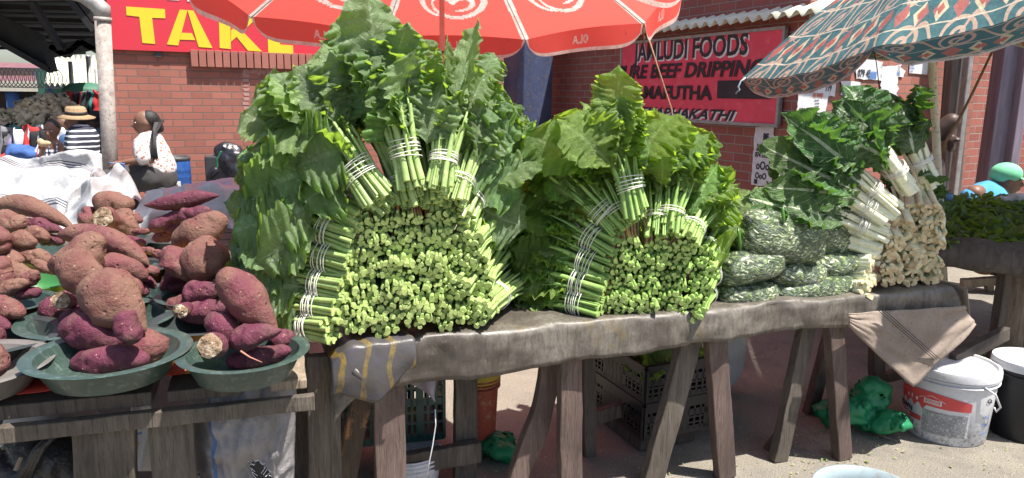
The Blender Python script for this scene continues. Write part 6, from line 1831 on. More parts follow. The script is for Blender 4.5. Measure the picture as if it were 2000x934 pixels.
# razor wire coil
m = MB(); pts = []
for i in range(420):
    t = i / 419; x_ = -60 + 175 * t; a = t * 2 * math.pi * 22
    p_ = P(x_, 150 + 4 * t, 11.0); pts.append(p_ + V((.03 * math.cos(a), .14 * math.cos(a), .14 * math.sin(a))))
m.tube(pts, .006, 4); props(m.build('razor_wire', M['grey_metal']), 'coil of razor wire stretched in front of the maroon roof', 'razor wire')

# ------------------------------------------------------------------ clothing stalls
def rag(c, sx_, sz, mat, label, name='garment', n=10, seed=0, cat='garment', group='clothes on the market stall', fall=.0):
    m = MB(); c = V(c)
    m.grid(lambda u, v: c + V(((u - .5) * sx_ * (1 + .15 * math.sin(v * 5 + seed)), .05 * math.sin(u * 9 + seed + v * 3) + .06 * noise.noise(V((u * 3 + seed, v * 3, 0))) + fall * v * .2, -sz * v + .02 * math.sin(u * 6 + seed))), n, n)
    return props(m.build(name, mat, smooth=True, solid=.008), label, cat, group)
CM = {k: pm('cloth_' + k, c_, tuple(x * .7 for x in c_), scale=7, rough=.85) for k, c_ in dict(red=(.55, .04, .04), pink=(.60, .25, .35), purple=(.25, .2, .35), white=(.68, .68, .72), black=(.02, .02, .025), blue=(.05, .12, .35), teal=(.04, .2, .2), tan=(.60, .48, .33), yellow=(.5, .4, .1), grey=(.2, .2, .22)).items()}
CM['check'] = M['gingham']
SYY = 10.8
rail = thing('clothes_rail', V((P(140, 230, SYY).x, SYY, .12)), 'metal clothes rail hung with bright checked garments behind the hat woman', 'clothes rail')
m = MB(); m.tube([P(84, 186, SYY), P(200, 178, SYY)], .015, 8); m.build('rail', M['grey_metal'], rail)
for x_ in (86, 198):
    m = MB(); p_ = P(x_, 184, SYY); m.tube([p_, V((p_.x, p_.y, .12))], .015, 8); m.build('upright', M['grey_metal'], rail)
GL = [(90, 192, .22, .34, 'check', 'purple checked shirt at the left end of the clothes rail'), (104, 190, .2, .36, 'yellow', 'yellow patterned top second on the clothes rail'), (117, 188, .2, .30, 'white', 'pale top hanging in the middle of the clothes rail'),
      (130, 186, .25, .38, 'pink', 'pink checked dress on the clothes rail'), (143, 182, .22, .34, 'red', 'bright red top on the clothes rail'), (155, 184, .2, .4, 'black', 'black and white garment on the clothes rail'), (168, 182, .25, .42, 'black', 'plain black garment to the right on the clothes rail'), (180, 182, .2, .4, 'teal', 'dark teal garment near the right end of the rail'), (192, 180, .18, .36, 'red', 'small red garment at the right end of the clothes rail')]
for i, (x_, y_, a_, b_, mk, lb) in enumerate(GL): rag(P(x_, y_ - 2, SYY - .03 * (i % 3) - .05), a_, b_, CM[mk], lb, seed=i * 1.7)
m = MB(); ell(m, P(168, 178, 11.4), (.34, .3, .13)); 
props(remesh('green_parasol', m, M['green_sheet'], None, .03, 1), 'round dark green sunshade top above the clothes rail', 'parasol')
# stall table with goods
tb = thing('goods_table', V((P(55, 300, 9.4).x, 9.4, .12)), 'long stall table heaped with clothes behind the eating girl', 'table')
tz = P(60, 262, 9.4).z
MB().box(V((P(40, 262, 9.6).x, 9.6, tz)), (3.2, 1.1, .04)).build('tabletop', M['grey_wood'], tb)
for x_ in (-30, 10, 60, 108):
    MB().bar(V((P(x_, 262, 9.1).x, 9.1, tz)), V((P(x_, 262, 9.1).x, 9.1, .12)), .05, .05).build('leg', M['dark_plastic'], tb)
HP = [(98, 218, .36, .26, 'tan', 'big heap of tan wigs and hair on the goods table behind the girl'), (12, 238, .30, .20, 'tan', 'smaller tan heap at the left end of the goods table'), (60, 244, .5, .12, 'black', 'low black heap of clothes in the middle of the goods table'), (118, 240, .16, .14, 'white', 'white bag behind the child on the goods table')]
for i, (x_, y_, a_, b_, mk, lb) in enumerate(HP):
    m = MB(); p_ = P(x_, y_ + 12, 9.7); ell(m, p_, (a_, .3, b_))
    props(remesh('clothes_heap', m, CM[mk], None, .018, 0, disp=lambda c: .09 * noise.noise(c * 9) + .07 * ridge(c * 20)), lb, 'heap')
k = 0
for x_ in range(-10, 118, 9):
    k += 1; mk = ['white', 'black', 'blue', 'grey', 'purple', 'black', 'teal', 'white', 'black', 'red', 'grey', 'black', 'white', 'black', 'blue'][k % 15]
    rag(P(x_, 246 + (k % 3) * 4, 9.0 - .05 * (k % 2)), .22, .38 + .12 * (k % 4), CM[mk], '%s cloth draped over the front of the goods table, %s from the left edge' % ({'white': 'white', 'black': 'black', 'blue': 'blue', 'grey': 'grey', 'purple': 'purple', 'teal': 'teal', 'red': 'red'}[mk], ORDN[k - 1] if k <= 8 else ['ninth', 'tenth', 'eleventh', 'twelfth', 'thirteenth', 'fourteenth', 'fifteenth'][k - 9]), seed=k * 2.1, fall=-.5)
for (x_, y_, a_, mk, lb) in ((30, 326, .30, 'grey', 'grey bundle of cloth under the goods table, above the white sack'), (52, 318, .2, 'white', 'white bundle of cloth under the goods table'), (8, 318, .25, 'red', 'red bundle low at the left under the goods table'), (48, 300, .2, 'blue', 'blue basin shaped bundle beneath the goods table')):
    m = MB(); p_ = P(x_, y_, 8.9); ell(m, p_, (a_, .2, .12)); props(remesh('cloth_bundle', m, CM[mk], None, .025, 1, disp=lambda c: .05 * noise.noise(c * 10)), lb, 'bundle')

# ------------------------------------------------------------------ white woven sacks behind the potatoes
q = NT('white_woven_sack')
col = q.ramp(q.noise(5, 6), [(.3, (.44, .44, .45)), (.7, (.34, .34, .36))])
s_ = q.sep('UV')
st3 = q.math('MULTIPLY', q.math('GREATER_THAN', q.math('SINE', q.math('MULTIPLY', s_[1], 420)), .1), q.math('MULTIPLY', q.math('GREATER_THAN', s_[1], .30), q.math('LESS_THAN', s_[1], .345)))
st4 = q.math('MULTIPLY', q.math('GREATER_THAN', q.math('SINE', q.math('MULTIPLY', s_[1], 420)), .1), q.math('MULTIPLY', q.math('GREATER_THAN', s_[1], .62), q.math('LESS_THAN', s_[1], .665)))
col = q.mix(q.math('MAXIMUM', st3, st4), col, (.03, .03, .05))
q.l(col, q.b.inputs['Base Color']); q.b.inputs['Roughness'].default_value = .42
q.bump(q.math('ADD', q.noise(11, 7, .7, None, 1.2), q.math('MULTIPLY', q.noise(200, 2), .1)), .6, .03)
M['sack_white'] = q.m
M['sack_plain'] = pm('plain_white_sack', (.46, .46, .47), (.36, .36, .38), scale=5, rough=.42, bump=.7, bscale=12)
def sack(outline, label, Ys, uvrot=False, mat='sack_white', seed=0, zlo=.45):
    """a crumpled sack as a drape: outline = upper silhouette (photo pixels), falling towards the viewer"""
    m = MB(); n = len(outline) - 1
    def top(u):
        i = min(int(u * n), n - 1); f_ = u * n - i; a, b_ = outline[i], outline[i + 1]; f_ = smooth(f_)
        return P(a[0] + (b_[0] - a[0]) * f_, a[1] + (b_[1] - a[1]) * f_, Ys)
    def fn(u, v):
        t = top(u)
        ang = v * math.pi * .93
        rz = max(.05, t.z - zlo)
        y = t.y + .28 - .62 * math.sin(min(ang, 2.2) * .72) - .12 * v
        z = zlo + rz * (math.cos((v * 1.0) * 1.9) if v < .82 else math.cos(.82 * 1.9) - (v - .82)) if v > .25 else t.z - (.25 - v) * 1.0 * .9 * 0 - (0)
        if v <= .25: y = t.y + .35 * (1 - v / .25) * .9 + .08; z = t.z - (1 - v / .25) ** 2 * rz
        else:
            w_ = (v - .25) / .75; y = t.y + .08 - .5 * math.sin(w_ * 1.6); z = t.z - rz * (w_ ** 1.9)
        p = V((t.x, y, z))
        d = .15 * ridge(p * 2.6 + V((seed, 0, 0))) + .075 * ridge(p * 5.5 + V((0, seed, 0))) + .012 * ridge(p * 13)
        return p + V((.25, -.75, .6)).normalized() * (d * min(1, v * 5) - .03)
    m.grid(fn, 80, 60)
    return props(m.build('woven_sack', M[mat], smooth=True, solid=.004), label, 'sack', 'white woven sacks behind the sweet potatoes')
sack([(-60, 336), (20, 336), (70, 332), (120, 322), (165, 330), (188, 350), (194, 400)], 'big crumpled white sack with black stripes behind the far left heap', 4.8, seed=2, zlo=.3)
sack([(170, 385), (200, 372), (224, 344), (236, 352), (246, 378), (262, 420)], 'small peaked white sack tied at the top behind the far middle heap', 4.6, mat='sack_plain', seed=7, zlo=.3)
sack([(288, 425), (300, 400), (340, 388), (400, 366), (450, 360), (490, 372), (520, 440)], 'smooth white sack between the far right heap and the greens', 4.7, mat='sack_plain', seed=11, zlo=.3)
bk = MB()      # what the sacks lie on, hidden from the front
bk.box(V((-3.2, 4.9, .2)), (3.6, .9, .4)); props(bk.build('low_crate_stack', M['plank_dark'], bevel=.01), 'low dark crate stack under the white woven sacks', 'crate')

# ------------------------------------------------------------------ under the left table
q = NT('grey_sack'); s_ = q.sep()
col = q.ramp(q.noise(4, 7, .7), [(.3, (.25, .24, .245)), (.7, (.16, .15, .155))])
col = q.mix(q.ramp(q.noise(30, 6, .75), [(.55, 0), (.7, .55)]), col, (.10, .09, .085))
col = q.mix(q.math('LESS_THAN', q.math('ABSOLUTE', q.math('ADD', s_[0], q.math('MULTIPLY', q.noise(2.5, 2), .12))), .005), col, (.06, .12, .25))
q.l(col, q.b.inputs['Base Color']); q.b.inputs['Roughness'].default_value = .7
q.bump(q.math('ADD', q.noise(9, 7, .7, None, 1.0), q.math('MULTIPLY', q.noise(160, 3), .25)), .7, .02)
M['sack_grey'] = q.m
m = MB(); S0 = .10
def FLs(px, py, s): 
    d = ray(px, py); t = (s - (CAM - LB0).dot(LN)) / d.dot(LN); return CAM + d * t
def gs(u, v):
    x_ = 352 + 228 * u; y_ = 735 + 250 * v
    x_ += (1 - u) * 40 * v * v - 6 * u * v
    p = FLs(x_, y_, .10)
    p = p + LN * (.16 * (abs(2 * u - 1) ** 3)) - LN * (.05 * math.sin(math.pi * u) * math.sin(math.pi * min(1, v + .1)))
    d = .045 * ridge(V((u * 2.2, v * 1.6 + u, 3))) + .024 * ridge(V((u * 6 + v * 2, v * 4, 1))) + .008 * ridge(V((u * 14, v * 12, 1)))
    return p - LN * d
m.grid(gs, 60, 60)
gso = m.build('hanging_sack', M['sack_grey'], smooth=True, solid=.003)
props(gso, 'grey woven sack with blue threads and a tear, hung under the left table', 'sack')
m = MB()
tear = [(470, 885), (492, 872), (500, 884), (508, 905), (524, 918), (536, 940), (500, 945), (490, 915), (484, 895)]
m.add([FLs(x_, y_, .035) for x_, y_ in tear], [tuple(range(len(tear)))]); m.build('torn_hole', M['dark'], gso)
m = MB()
for i in range(46):
    a, b_ = tear[i % len(tear)], tear[(i + 1) % len(tear)]; t = random.random(); x_, y_ = a[0] + (b_[0] - a[0]) * t, a[1] + (b_[1] - a[1]) * t
    m.tube([FLs(x_, y_, .034), FLs(x_ + random.uniform(-12, 12), y_ + random.uniform(-4, 12), .028)], .0009, 4)
m.build('frayed_threads', M['paper'], gso)
# black leather bag
m = MB()
for (x_, y_, s_, r_) in ((90, 900, .30, .13), (60, 930, .30, .13), (120, 880, .32, .11), (130, 930, .32, .15), (90, 960, .3, .16)): 
    ell(m, FLs(x_, y_, s_), (r_ * .9, r_ * .8, r_ * .8))
M['leather'] = pm('black_leather', (.014, .014, .016), (.022, .022, .024), rough=.32, spec=.6, bump=.8, bscale=45)
lb_ = remesh('leather_bag', m, M['leather'], None, .012, 3, disp=lambda c: .022 * ridge(c * 7) + .006 * ridge(c * 20))
props(lb_, 'black creased leather bag on the ground under the left table', 'bag')
for k in range(3):
    m = MB(); m.tube([FLs(40 + 8 * k, 934, .17), FLs(70 + 8 * k, 880 - 4 * k, .16), FLs(105 + 8 * k, 846 - 4 * k, .18), FLs(134 + 3 * k, 830 - 3 * k, .22)], [.010, .009, .008, .006], 8); m.build('strap', M['leather'], lb_, smooth=True)
m = MB(); m.tube([FLs(30, 918, .16), FLs(42, 892, .16)], .006, 6); m.build('tan_tag', M['canvas'], lb_)
# white plastic sack and green stuff at the left, paper and red packet
m = MB()
for (x_, y_, r_) in ((100, 835, .11), (75, 840, .09), (130, 845, .10), (110, 870, .12)): ell(m, FLs(x_, y_, .62), (r_ * 1.2, r_, r_))
props(remesh('plastic_sack', m, M['sack_plain'], None, .014, 2, disp=lambda c: .02 * ridge(c * 8)), 'crumpled white plastic sack behind the black leather bag', 'sack')
m = MB(); ell(m, FLs(58, 865, .6), (.05, .05, .07)); props(remesh('green_string_bag', m, M['green_sheet'], None, .01, 1, disp=lambda c: .01 * noise.noise(c * 40)), 'small dark green net bag at the side of the white plastic sack', 'bag')
m = MB(); m.grid(lambda u, v: FLs(256 + 40 * u, 790 + 130 * v, .25 + .04 * math.sin(u * 4 + v * 3)), 10, 20)
pp = props(m.build('paper_sack', M['paper'], smooth=True, solid=.002), 'folded white paper sack with yellow and blue bands between the table legs', 'sack')
for (y0, mk) in ((866, 'yellow'), (876, 'yellow'), (846, 'blue_ink')):
    m = MB(); m.grid(lambda u, v: FLs(262 + 30 * u, y0 + 4 * v - 4 * u, .235), 6, 1); m.build('print_band', M[mk], pp)
m = MB()
for (x_, y_, r_) in ((385, 890, .07), (372, 860, .05), (392, 930, .09), (380, 905, .07)): ell(m, FLs(x_, y_, .35), (r_, r_, r_))
rp = props(remesh('rice_packet', m, M['sack_plain'], None, .012, 2, disp=lambda c: .012 * ridge(c * 12)), 'white printed food packet with red print beside the grey hanging sack', 'packet')
m = MB(); ell(m, FLs(374, 862, .30), (.035, .03, .06)); remesh('red_print', m, M['paint_red'], rp, .01, 1, disp=lambda c: .006 * ridge(c * 20))
text('ICE', .032, FLs(368, 932, .27), V((1, .15, .1)), V((0, 0, 1)), M['black_ink'], parent=rp, shear=.3, bold=.0015, depth=.001)

# ------------------------------------------------------------------ crates, buckets and bags under and behind the long table
def crate(corner_px, s0, size, mat, label, z0, rot, name='plastic_crate', rows=2, slots=True):
    """near corner at a photo pixel; size = (length along x, depth, height)"""
    c0 = corner_px; Lx, Ly, H = size
    ca, sa = math.cos(rot), math.sin(rot); ex, ey = V((ca, sa, 0)), V((-sa, ca, 0))
    th = thing(name, c0 + ex * Lx / 2 + ey * Ly / 2, label, 'crate')
    w_ = .012
    def side(o, d, L, nrm, nm='side_panel'):
        m = MB()
        m.box(o + d * L / 2 + V((0, 0, .012)), (L, w_, .03), d); m.box(o + d * L / 2 + V((0, 0, H - .02)), (L, w_ * 1.8, .045), d)
        m.box(o + d * L / 2 + V((0, 0, H * .55)), (L, w_, .03), d)
        n = max(6, int(L / .032))
        for i in range(n + 1):
            wide = (i % 5 == 0)
            m.box(o + d * (L * i / n) + V((0, 0, H / 2)), (.03 if wide else .010, w_, H - .02), d)
        for zf in (.25, .4, .75): m.box(o + d * L / 2 + V((0, 0, H * zf)), (L, w_ * .8, .008), d)
        m.box(o + d * L * .5 + V((0, 0, H * .5)) - nrm * .004 * 0, (L * .3, w_ * .9, H * .9), d)
        m.build(nm, mat, th)
    side(c0, ex, Lx, -ey); side(c0, ey, Ly, -ex); side(c0 + ey * Ly, ex, Lx, ey); side(c0 + ex * Lx, ey, Ly, ex)
    m = MB(); m.box(c0 + ex * Lx / 2 + ey * Ly / 2 + V((0, 0, .012)), (Lx - .01, Ly - .01, .02), ex); m.build('base', mat, th)
    return th, ex, ey
M['crate_black'] = pm('black_crate_plastic', (.012, .012, .015), (.018, .018, .022), rough=.42)
M['crate_teal'] = pm('teal_crate_plastic', (.018, .06, .055), (.014, .045, .042), rough=.4)
ck = P(1256, 860, 2.98)
cr1, ex1, ey1 = crate(V((ck.x, ck.y, ck.z)), 0, (.36, .52, .165), M['crate_black'], 'lower black plastic crate of the stack behind the table legs', 0, R(24))
cr2, _, _ = crate(V((ck.x, ck.y, ck.z + .167)), 0, (.36, .52, .165), M['crate_black'], 'upper black plastic crate filled with leftover greens', 0, R(24))
sp_ = MB(); sp_.box(V((ck.x, ck.y, ck.z / 2 - .002)) + ex1 * .18 + ey1 * .28, (.3, .44, ck.z - .01), ex1); props(sp_.build('wooden_block', M['plank_dark'], bevel=.01), 'dark wooden block holding up the black crates', 'block')
lf = MB(); sm = MB()
cc = V((ck.x, ck.y, ck.z + .31)) + ex1 * .18 + ey1 * .26
for i in range(60):
    o_ = ex1 * random.uniform(-.16, .16) + ey1 * random.uniform(-.26, .24)
    leaf(lf, cc + o_ + V((0, 0, random.uniform(0, .09))), V((random.uniform(-1, 1), random.uniform(-1, .4), random.uniform(-.1, .5))), V((random.uniform(-.6, .6), -.5, 1)), random.uniform(.12, .2), random.uniform(.07, .11), 'mustard', curl=random.uniform(.3, 1.2))
for i in range(9):
    a_ = cc + ex1 * random.uniform(-.15, .0) + ey1 * random.uniform(-.26, -.1) + V((0, 0, .10)); sm.tube([a_, a_ + V((.12, .05, -.02)) * random.uniform(.8, 1.3)], .007, 6)
lg = thing('leftover_greens', cc, 'limp leftover greens with pale stalks lying in the upper black crate', 'greens')
lf.build('leaves', M['leaf_mustard'], lg, smooth=True, fix=False); sm.build('stalks', M['stem_white'], lg, smooth=True)
ct = P(668, 862, 2.62)
cr3, ext, eyt = crate(V((P(660, 850, 2.72).x, 2.72, .17)), 0, (.42, .34, .30), M['crate_teal'], 'dark teal plastic crate under the left end of the long table', 0, R(14))
gw = MB()
for i in range(12): leaf(gw, V((P(760, 840, 2.9).x, 2.9, .24)) + V((random.uniform(-.15, .15), random.uniform(-.06, .1), 0)), V((random.uniform(-1, 1), random.uniform(-1, 1), .5)), V((0, -.5, 1)), .1, .08, 'mustard', curl=.8)
props(gw.build('green_scraps', M['leaf_mustard'], smooth=True, fix=False), 'green leaf scraps lying inside the dark teal crate', 'scraps')

def bucket(c, rt, rb, h, mat, label, rim=True, lid=None, inner=None, axis=V((0, 0, 1)), water=False, wall=.004):
    th = thing('bucket', c, label, 'bucket')
    m = MB(); m.lathe([(0, 0), (rb * .97, 0), (rb, .008), (rt, h - .05), (rt, h)] + ([(rt - wall, h), (rb - wall, .01), (0, .01)] if not lid else [(0, h)]), c, axis, seg=48)
    o = m.build('bucket_body', mat, th, smooth=True); md = o.modifiers.new('e', 'EDGE_SPLIT'); md.split_angle = R(45)
    if rim:
        m = MB()
        for k_ in (0, 1, 2): m.lathe([(rt, h - .052 + k_ * .018), (rt + .010, h - .050 + k_ * .018), (rt + .010, h - .044 + k_ * .018), (rt, h - .042 + k_ * .018)], c, axis, seg=48)
        m.build('rim_ribs', mat, th, smooth=True)
    if lid:
        m = MB(); m.lathe([(0, h + .012), (rt - .03, h + .012), (rt - .022, h + .004), (rt - .012, h + .004), (rt - .006, h + .016), (rt + .008, h + .016), (rt + .012, h + .004), (rt + .012, h - .022), (rt + .006, h - .024)], c, axis, seg=48)
        o = m.build('lid', lid, th, smooth=True); md = o.modifiers.new('e', 'EDGE_SPLIT'); md.split_angle = R(40)
    return th
q = NT('used_white_bucket')
col = q.ramp(q.noise(6, 6), [(.3, (.66, .66, .68)), (.7, (.52, .52, .54))])
s_ = q.sep()
col = q.mix(q.math('MULTIPLY', q.ramp(q.noise(55, 6, .8), [(.50, 0), (.60, 1)]), q.ramp(s_[2], [(.0, .9), (.14, .12)])), col, (.06, .05, .045))
col = q.mix(q.ramp(q.noise(30, 5, .8), [(.64, 0), (.74, .8)]), col, (.12, .10, .09))
q.l(col, q.b.inputs['Base Color']); q.b.inputs['Roughness'].default_value = .4
M['bucket_white'] = q.m
bc = G(1842, 842, 0); bd_ = (bc - CAM).length
RT, RB, BH = 66 / FPX * bd_, 60 / FPX * bd_, .335
bk = bucket(bc, RT, RB, BH, M['bucket_white'], 'used white paint bucket with a red and grey label under the canvas flap', lid=M['bucket_white'])
toc = V((CAM.x - bc.x, CAM.y - bc.y, 0)).normalized(); a0_ = math.atan2(toc.y, toc.x)
def onb(ang, z, off=.0015):       # a point on the bucket's side, angle from the direction of the viewer (positive = right)
    r_ = RB + (RT - RB) * min(1, z / (BH - .05)) + off; a = a0_ + ang
    return V((bc.x + r_ * math.cos(a), bc.y + r_ * math.sin(a), z))
def label(a1, a2, z1, z2, mat, off=.0015, fz=None):
    m = MB(); m.grid(lambda u, v: onb(a1 + (a2 - a1) * u, z1 + ((z2 if not fz else fz(u)) - z1) * v, off), 20, 6); return m.build('label', mat, bk, smooth=True, fix=False)
M['label_grey'] = pm('label_grey', (.20, .20, .21), (.30, .30, .31), scale=30, rough=.5, c3=(.6, .6, .6))
M['label_red'] = pm('label_red', (.58, .05, .05), (.55, .09, .09), scale=9, rough=.45)
label(-1.35, .55, .05, .225, M['bucket_white'], .001)
label(-.52, .50, .045, .155, M['label_grey'], .002)
label(-1.4, -.75, .045, .08, M['label_grey'], .002)
label(-1.45, .55, .175, .235, M['label_red'], .0026, fz=lambda u: .215 + .03 * math.sin(u * 3.1))
mz = MB()
for k_ in range(4):      # pointed ornaments under the red field
    ac = -1.25 + k_ * .24
    mz.add([onb(ac - .12, .182, .0034), onb(ac, .150, .0034), onb(ac + .12, .182, .0034), onb(ac, .192, .0034)], [(0, 1, 2, 3)])
mz.build('label', M['label_red'], bk)
hs_ = MB()
for (a, b_, zz1, zz2) in ((-.72, -.66, .185, .20), (-.50, -.10, .187, .190), (-.50, -.47, .187, .208), (-.13, -.10, .187, .208), (-.50, -.1, .206, .209), (-.45, -.15, .193, .196), (-.45, -.15, .200, .2025), (-1.0, -.95, .185, .2), (-.86, -.82, .185, .205)):
    hs_.grid(lambda u, v: onb(a + (b_ - a) * u, zz1 + (zz2 - zz1) * v, .004), 6, 1)
hs_.build('label', M['white_paint'], bk, fix=False)
hs2 = MB(); hs2.tube([onb(-.62, .205, .004), onb(-.32, .228, .004), onb(-.02, .205, .004)], .0012, 4); hs2.build('label', M['white_paint'], bk)
def wrapt(a_start, z, off): return lambda x_, y_, d_: onb(a_start + x_ / RT, z + y_, off + d_)
text('CROWN', .036, (0, 0, 0), V((1, 0, 0)), V((0, 0, 1)), M['black_ink'], parent=bk, warp=wrapt(-1.55, .120, .004), bold=.0012, depth=.0004)
rb_ = MB(); rb_.grid(lambda u, v: onb(-1.5 + .95 * u, .088 + .024 * v, .0034), 20, 1); rb_.build('label', M['label_red'], bk, fix=False)
text('Homepride', .020, (0, 0, 0), V((1, 0, 0)), V((0, 0, 1)), M['white_paint'], parent=bk, warp=wrapt(-1.38, .095, .0042), bold=.0006, depth=.0003)
text('Ca', .03, (0, 0, 0), V((1, 0, 0)), V((0, 0, 1)), M['black_ink'], parent=bk, warp=wrapt(.95, .215, .003), bold=.001, depth=.0003)
for k_ in range(3): text('iiiiiiii', .022, (0, 0, 0), V((1, 0, 0)), V((0, 0, 1)), M['blue_ink'], parent=bk, warp=wrapt(.92, .06 + k_ * .04, .003), depth=.0003)
m = MB(); m.tube([onb(.75, .30, .008), onb(.95, .27, .03), onb(1.2, .20, .035), onb(1.25, .17, .02), onb(1.2, .19, .012)], .0045, 6); m.build('handle', M['white_plastic'], bk, smooth=True)

# rim of the blue white tub at the bottom edge
tc_ = G(1695, 1010, .30)
tb_ = thing('basin', V((tc_.x, tc_.y, .02)), 'pale blue white basin cut off by the bottom edge of the frame', 'basin')
m = MB(); rr_ = 92 / FPX * (tc_ - CAM).length
zc_ = G(1695, 960, .28)
tb_.location = (zc_.x, zc_.y, 0); ORG[tb_.name] = V((zc_.x, zc_.y, 0))
m.lathe([(rr_ * .8, 0), (rr_ * .97, .24), (rr_ * 1.0, .27), (rr_ * 1.03, .28), (rr_ * 1.03, .285), (rr_ * .98, .285), (rr_ * .93, .24), (rr_ * .76, .01), (0, .01)], (zc_.x, zc_.y, 0), seg=56)
m.build('basin_body', pm('pale_enamel', (.30, .37, .39), (.24, .30, .33), rough=.35, c3=(.25, .24, .22)), tb_, smooth=True)

# orange bucket with yellow rim, white tub on the floor, small white ones
oc = P(930, 880, 3.05); ob = V((oc.x + .01, 3.05, .0))
bucket(ob, .085, .070, .36, pm('orange_red_bucket', (.36, .07, .04), (.28, .06, .04), rough=.5, c3=(.4, .25, .15)), 'orange red bucket with a yellow inside, half hidden by a table leg')
m = MB(); m.lathe([(.080, .30), (.094, .36), (.096, .385), (.090, .385), (.078, .31), (.0, .30)], ob, seg=40); props(m.build('yellow_liner', pm('yellow_tub', (.55, .40, .04), (.45, .32, .04), rough=.5), smooth=True), 'yellow tub resting inside the orange red bucket', 'tub')
wb = V((P(800, 905, 2.75).x, 2.75, 0)); bucket(wb, .125, .11, .155, M['bucket_white'], 'low dirty white bucket under the teal crate')
wb2 = V((P(1345, 850, 3.5).x, 3.5, 0)); bucket(wb2, .17, .16, .26, M['bucket_white'], 'white tub standing behind the black crates')
wb3 = V((P(1418, 700, 3.75).x, 3.75, 0)); m = MB(); ell(m, wb3 + V((-.03, 0, .25)), (.12, .1, .25)); props(remesh('white_bag', m, M['sack_plain'], None, .02, 2, disp=lambda c: .02 * ridge(c * 7)), 'white filled bag standing behind the middle table leg', 'bag')
bl_ = V((P(2010, 740, 3.3).x, 3.3, 0)); bucket(bl_, .15, .13, .36, M['crate_black'], 'tall black bucket with a white lid at the right edge', lid=M['bucket_white'])

# green plastic bags
M['green_film'] = pm('green_polythene', (.05, .44, .20), (.035, .32, .14), scale=8, rough=.25, spec=.6, transl=.5, bump=.9, bscale=26)
def crumple_bag(spec, label, mat='green_film', vox=.010):
    m = MB()
    for (x_, y_, Y_, r_, zf) in spec: 
        p_ = P(x_, y_, Y_); p_.z = max(p_.z, r_ * zf); ell(m, p_, (r_ * 1.25, r_, r_ * zf))
    return props(remesh('plastic_bag', m, M[mat], None, vox, 1, disp=lambda c: .040 * ridge(V((c.x * 5, c.y * 5, c.z * 12))) + .018 * ridge(c * 15) - .026), label, 'bag')
crumple_bag([(1625, 805, 3.35, .06, .9), (1660, 800, 3.3, .08, .9), (1700, 775, 3.35, .075, 1.2), (1700, 815, 3.3, .07, .7), (1730, 820, 3.25, .07, .6), (1757, 828, 3.2, .045, .4)], 'crumpled bright green plastic bag on the shaded ground behind a table leg')
crumple_bag([(970, 920, 3.0, .06, .8), (955, 930, 3.0, .05, .8), (985, 935, 2.95, .05, .8)], 'small green plastic bag at the bottom beside the orange bucket')

# ------------------------------------------------------------------ right hand stall
M['log_bark'] = wood('dark_log', (.045, .035, .03), (.09, .075, .065))  # dark wood tones, alike all round the log
lg_ = thing('leaf_stall', V((P(1980, 600, 4.2).x, 4.2, 0)), 'right hand stall with a thick dark log rail in front of its heaped leaves', 'stall')
m = MB(); pA, pB = P(1790, 486, 3.85), P(2140, 522, 3.55)
pts = [pA.lerp(pB, t) for t in np.linspace(0, 1, 14)]
m.tube(pts, [.085 + .006 * math.sin(i * 1.7) for i in range(14)], 18)
vs = m.v[0]
for i in range(len(vs)): 
    p_ = V(vs[i]); vs[i] = np.array(p_ + V((0, 0, 1)) * .010 * noise.noise(V((p_.x * 3, p_.y * 14, p_.z * 14))) + V((0, -1, 0)) * .008 * noise.noise(V((p_.x * 4, p_.y * 20, p_.z * 30))))
m.build('log_rail', M['log_bark'], lg_, smooth=True)
ztop = pA.z + .03
m = MB(); m.add([V((pA.x - .15, pA.y + .05, ztop)), V((pB.x + 1.2, pB.y - .2, ztop)), V((pB.x + 1.8, 5.35, ztop + .02)), V((pA.x + .2, 5.55, ztop + .02))], [(0, 1, 2, 3)]); m.build('table_top', M['plank_dark'], lg_, solid=.03)
def straight(a, b_, w_, t_, mat, nm='leg', parent=lg_): plank_mesh(a, b_, w_, t_).build(nm, M[mat], parent, bevel=.004)
for (x_, Y_, w_, mt) in ((1962, 3.9, .06, 'plank_dark'),):
    p_ = P(x_, 545, Y_); straight(V((p_.x, Y_, ztop - .1)), V((p_.x, Y_, 0)), w_, .05, mt)
m = MB(); p_ = P(1985, 560, 4.2); m.tube([V((p_.x, 4.2, 0)), V((p_.x, 4.2, ztop - .02))], .075, 16); m.build('round_leg', M['board_tan'], lg_, smooth=True)
straight(P(1860, 705, 3.35), P(1965, 650, 3.6), .07, .04, 'plank_dark', 'brace')
straight(V((pB.x + .4, 3.75, ztop - .1)), V((pB.x + .4, 3.75, 0)), .1, .06, 'plank_dark')
# sawhorse far behind
sh_ = thing('sawhorse', V((P(1915, 560, 6.0).x, 6.0, 0)), 'small pale wooden sawhorse far behind under the leafy stall', 'sawhorse')
straight(P(1878, 553, 6.0), P(1950, 548, 6.0), .07, .06, 'board_tan', 'top_bar', sh_)
for (xa, xb) in ((1893, 1880), (1930, 1938)):
    a_ = P(xa, 552, 6.0); b_ = P(xb, 600, 6.0); b_ = a_ + (b_ - a_) * (a_.z / (a_.z - b_.z)); straight(a_, b_, .07, .04, 'board_tan', 'leg', sh_)
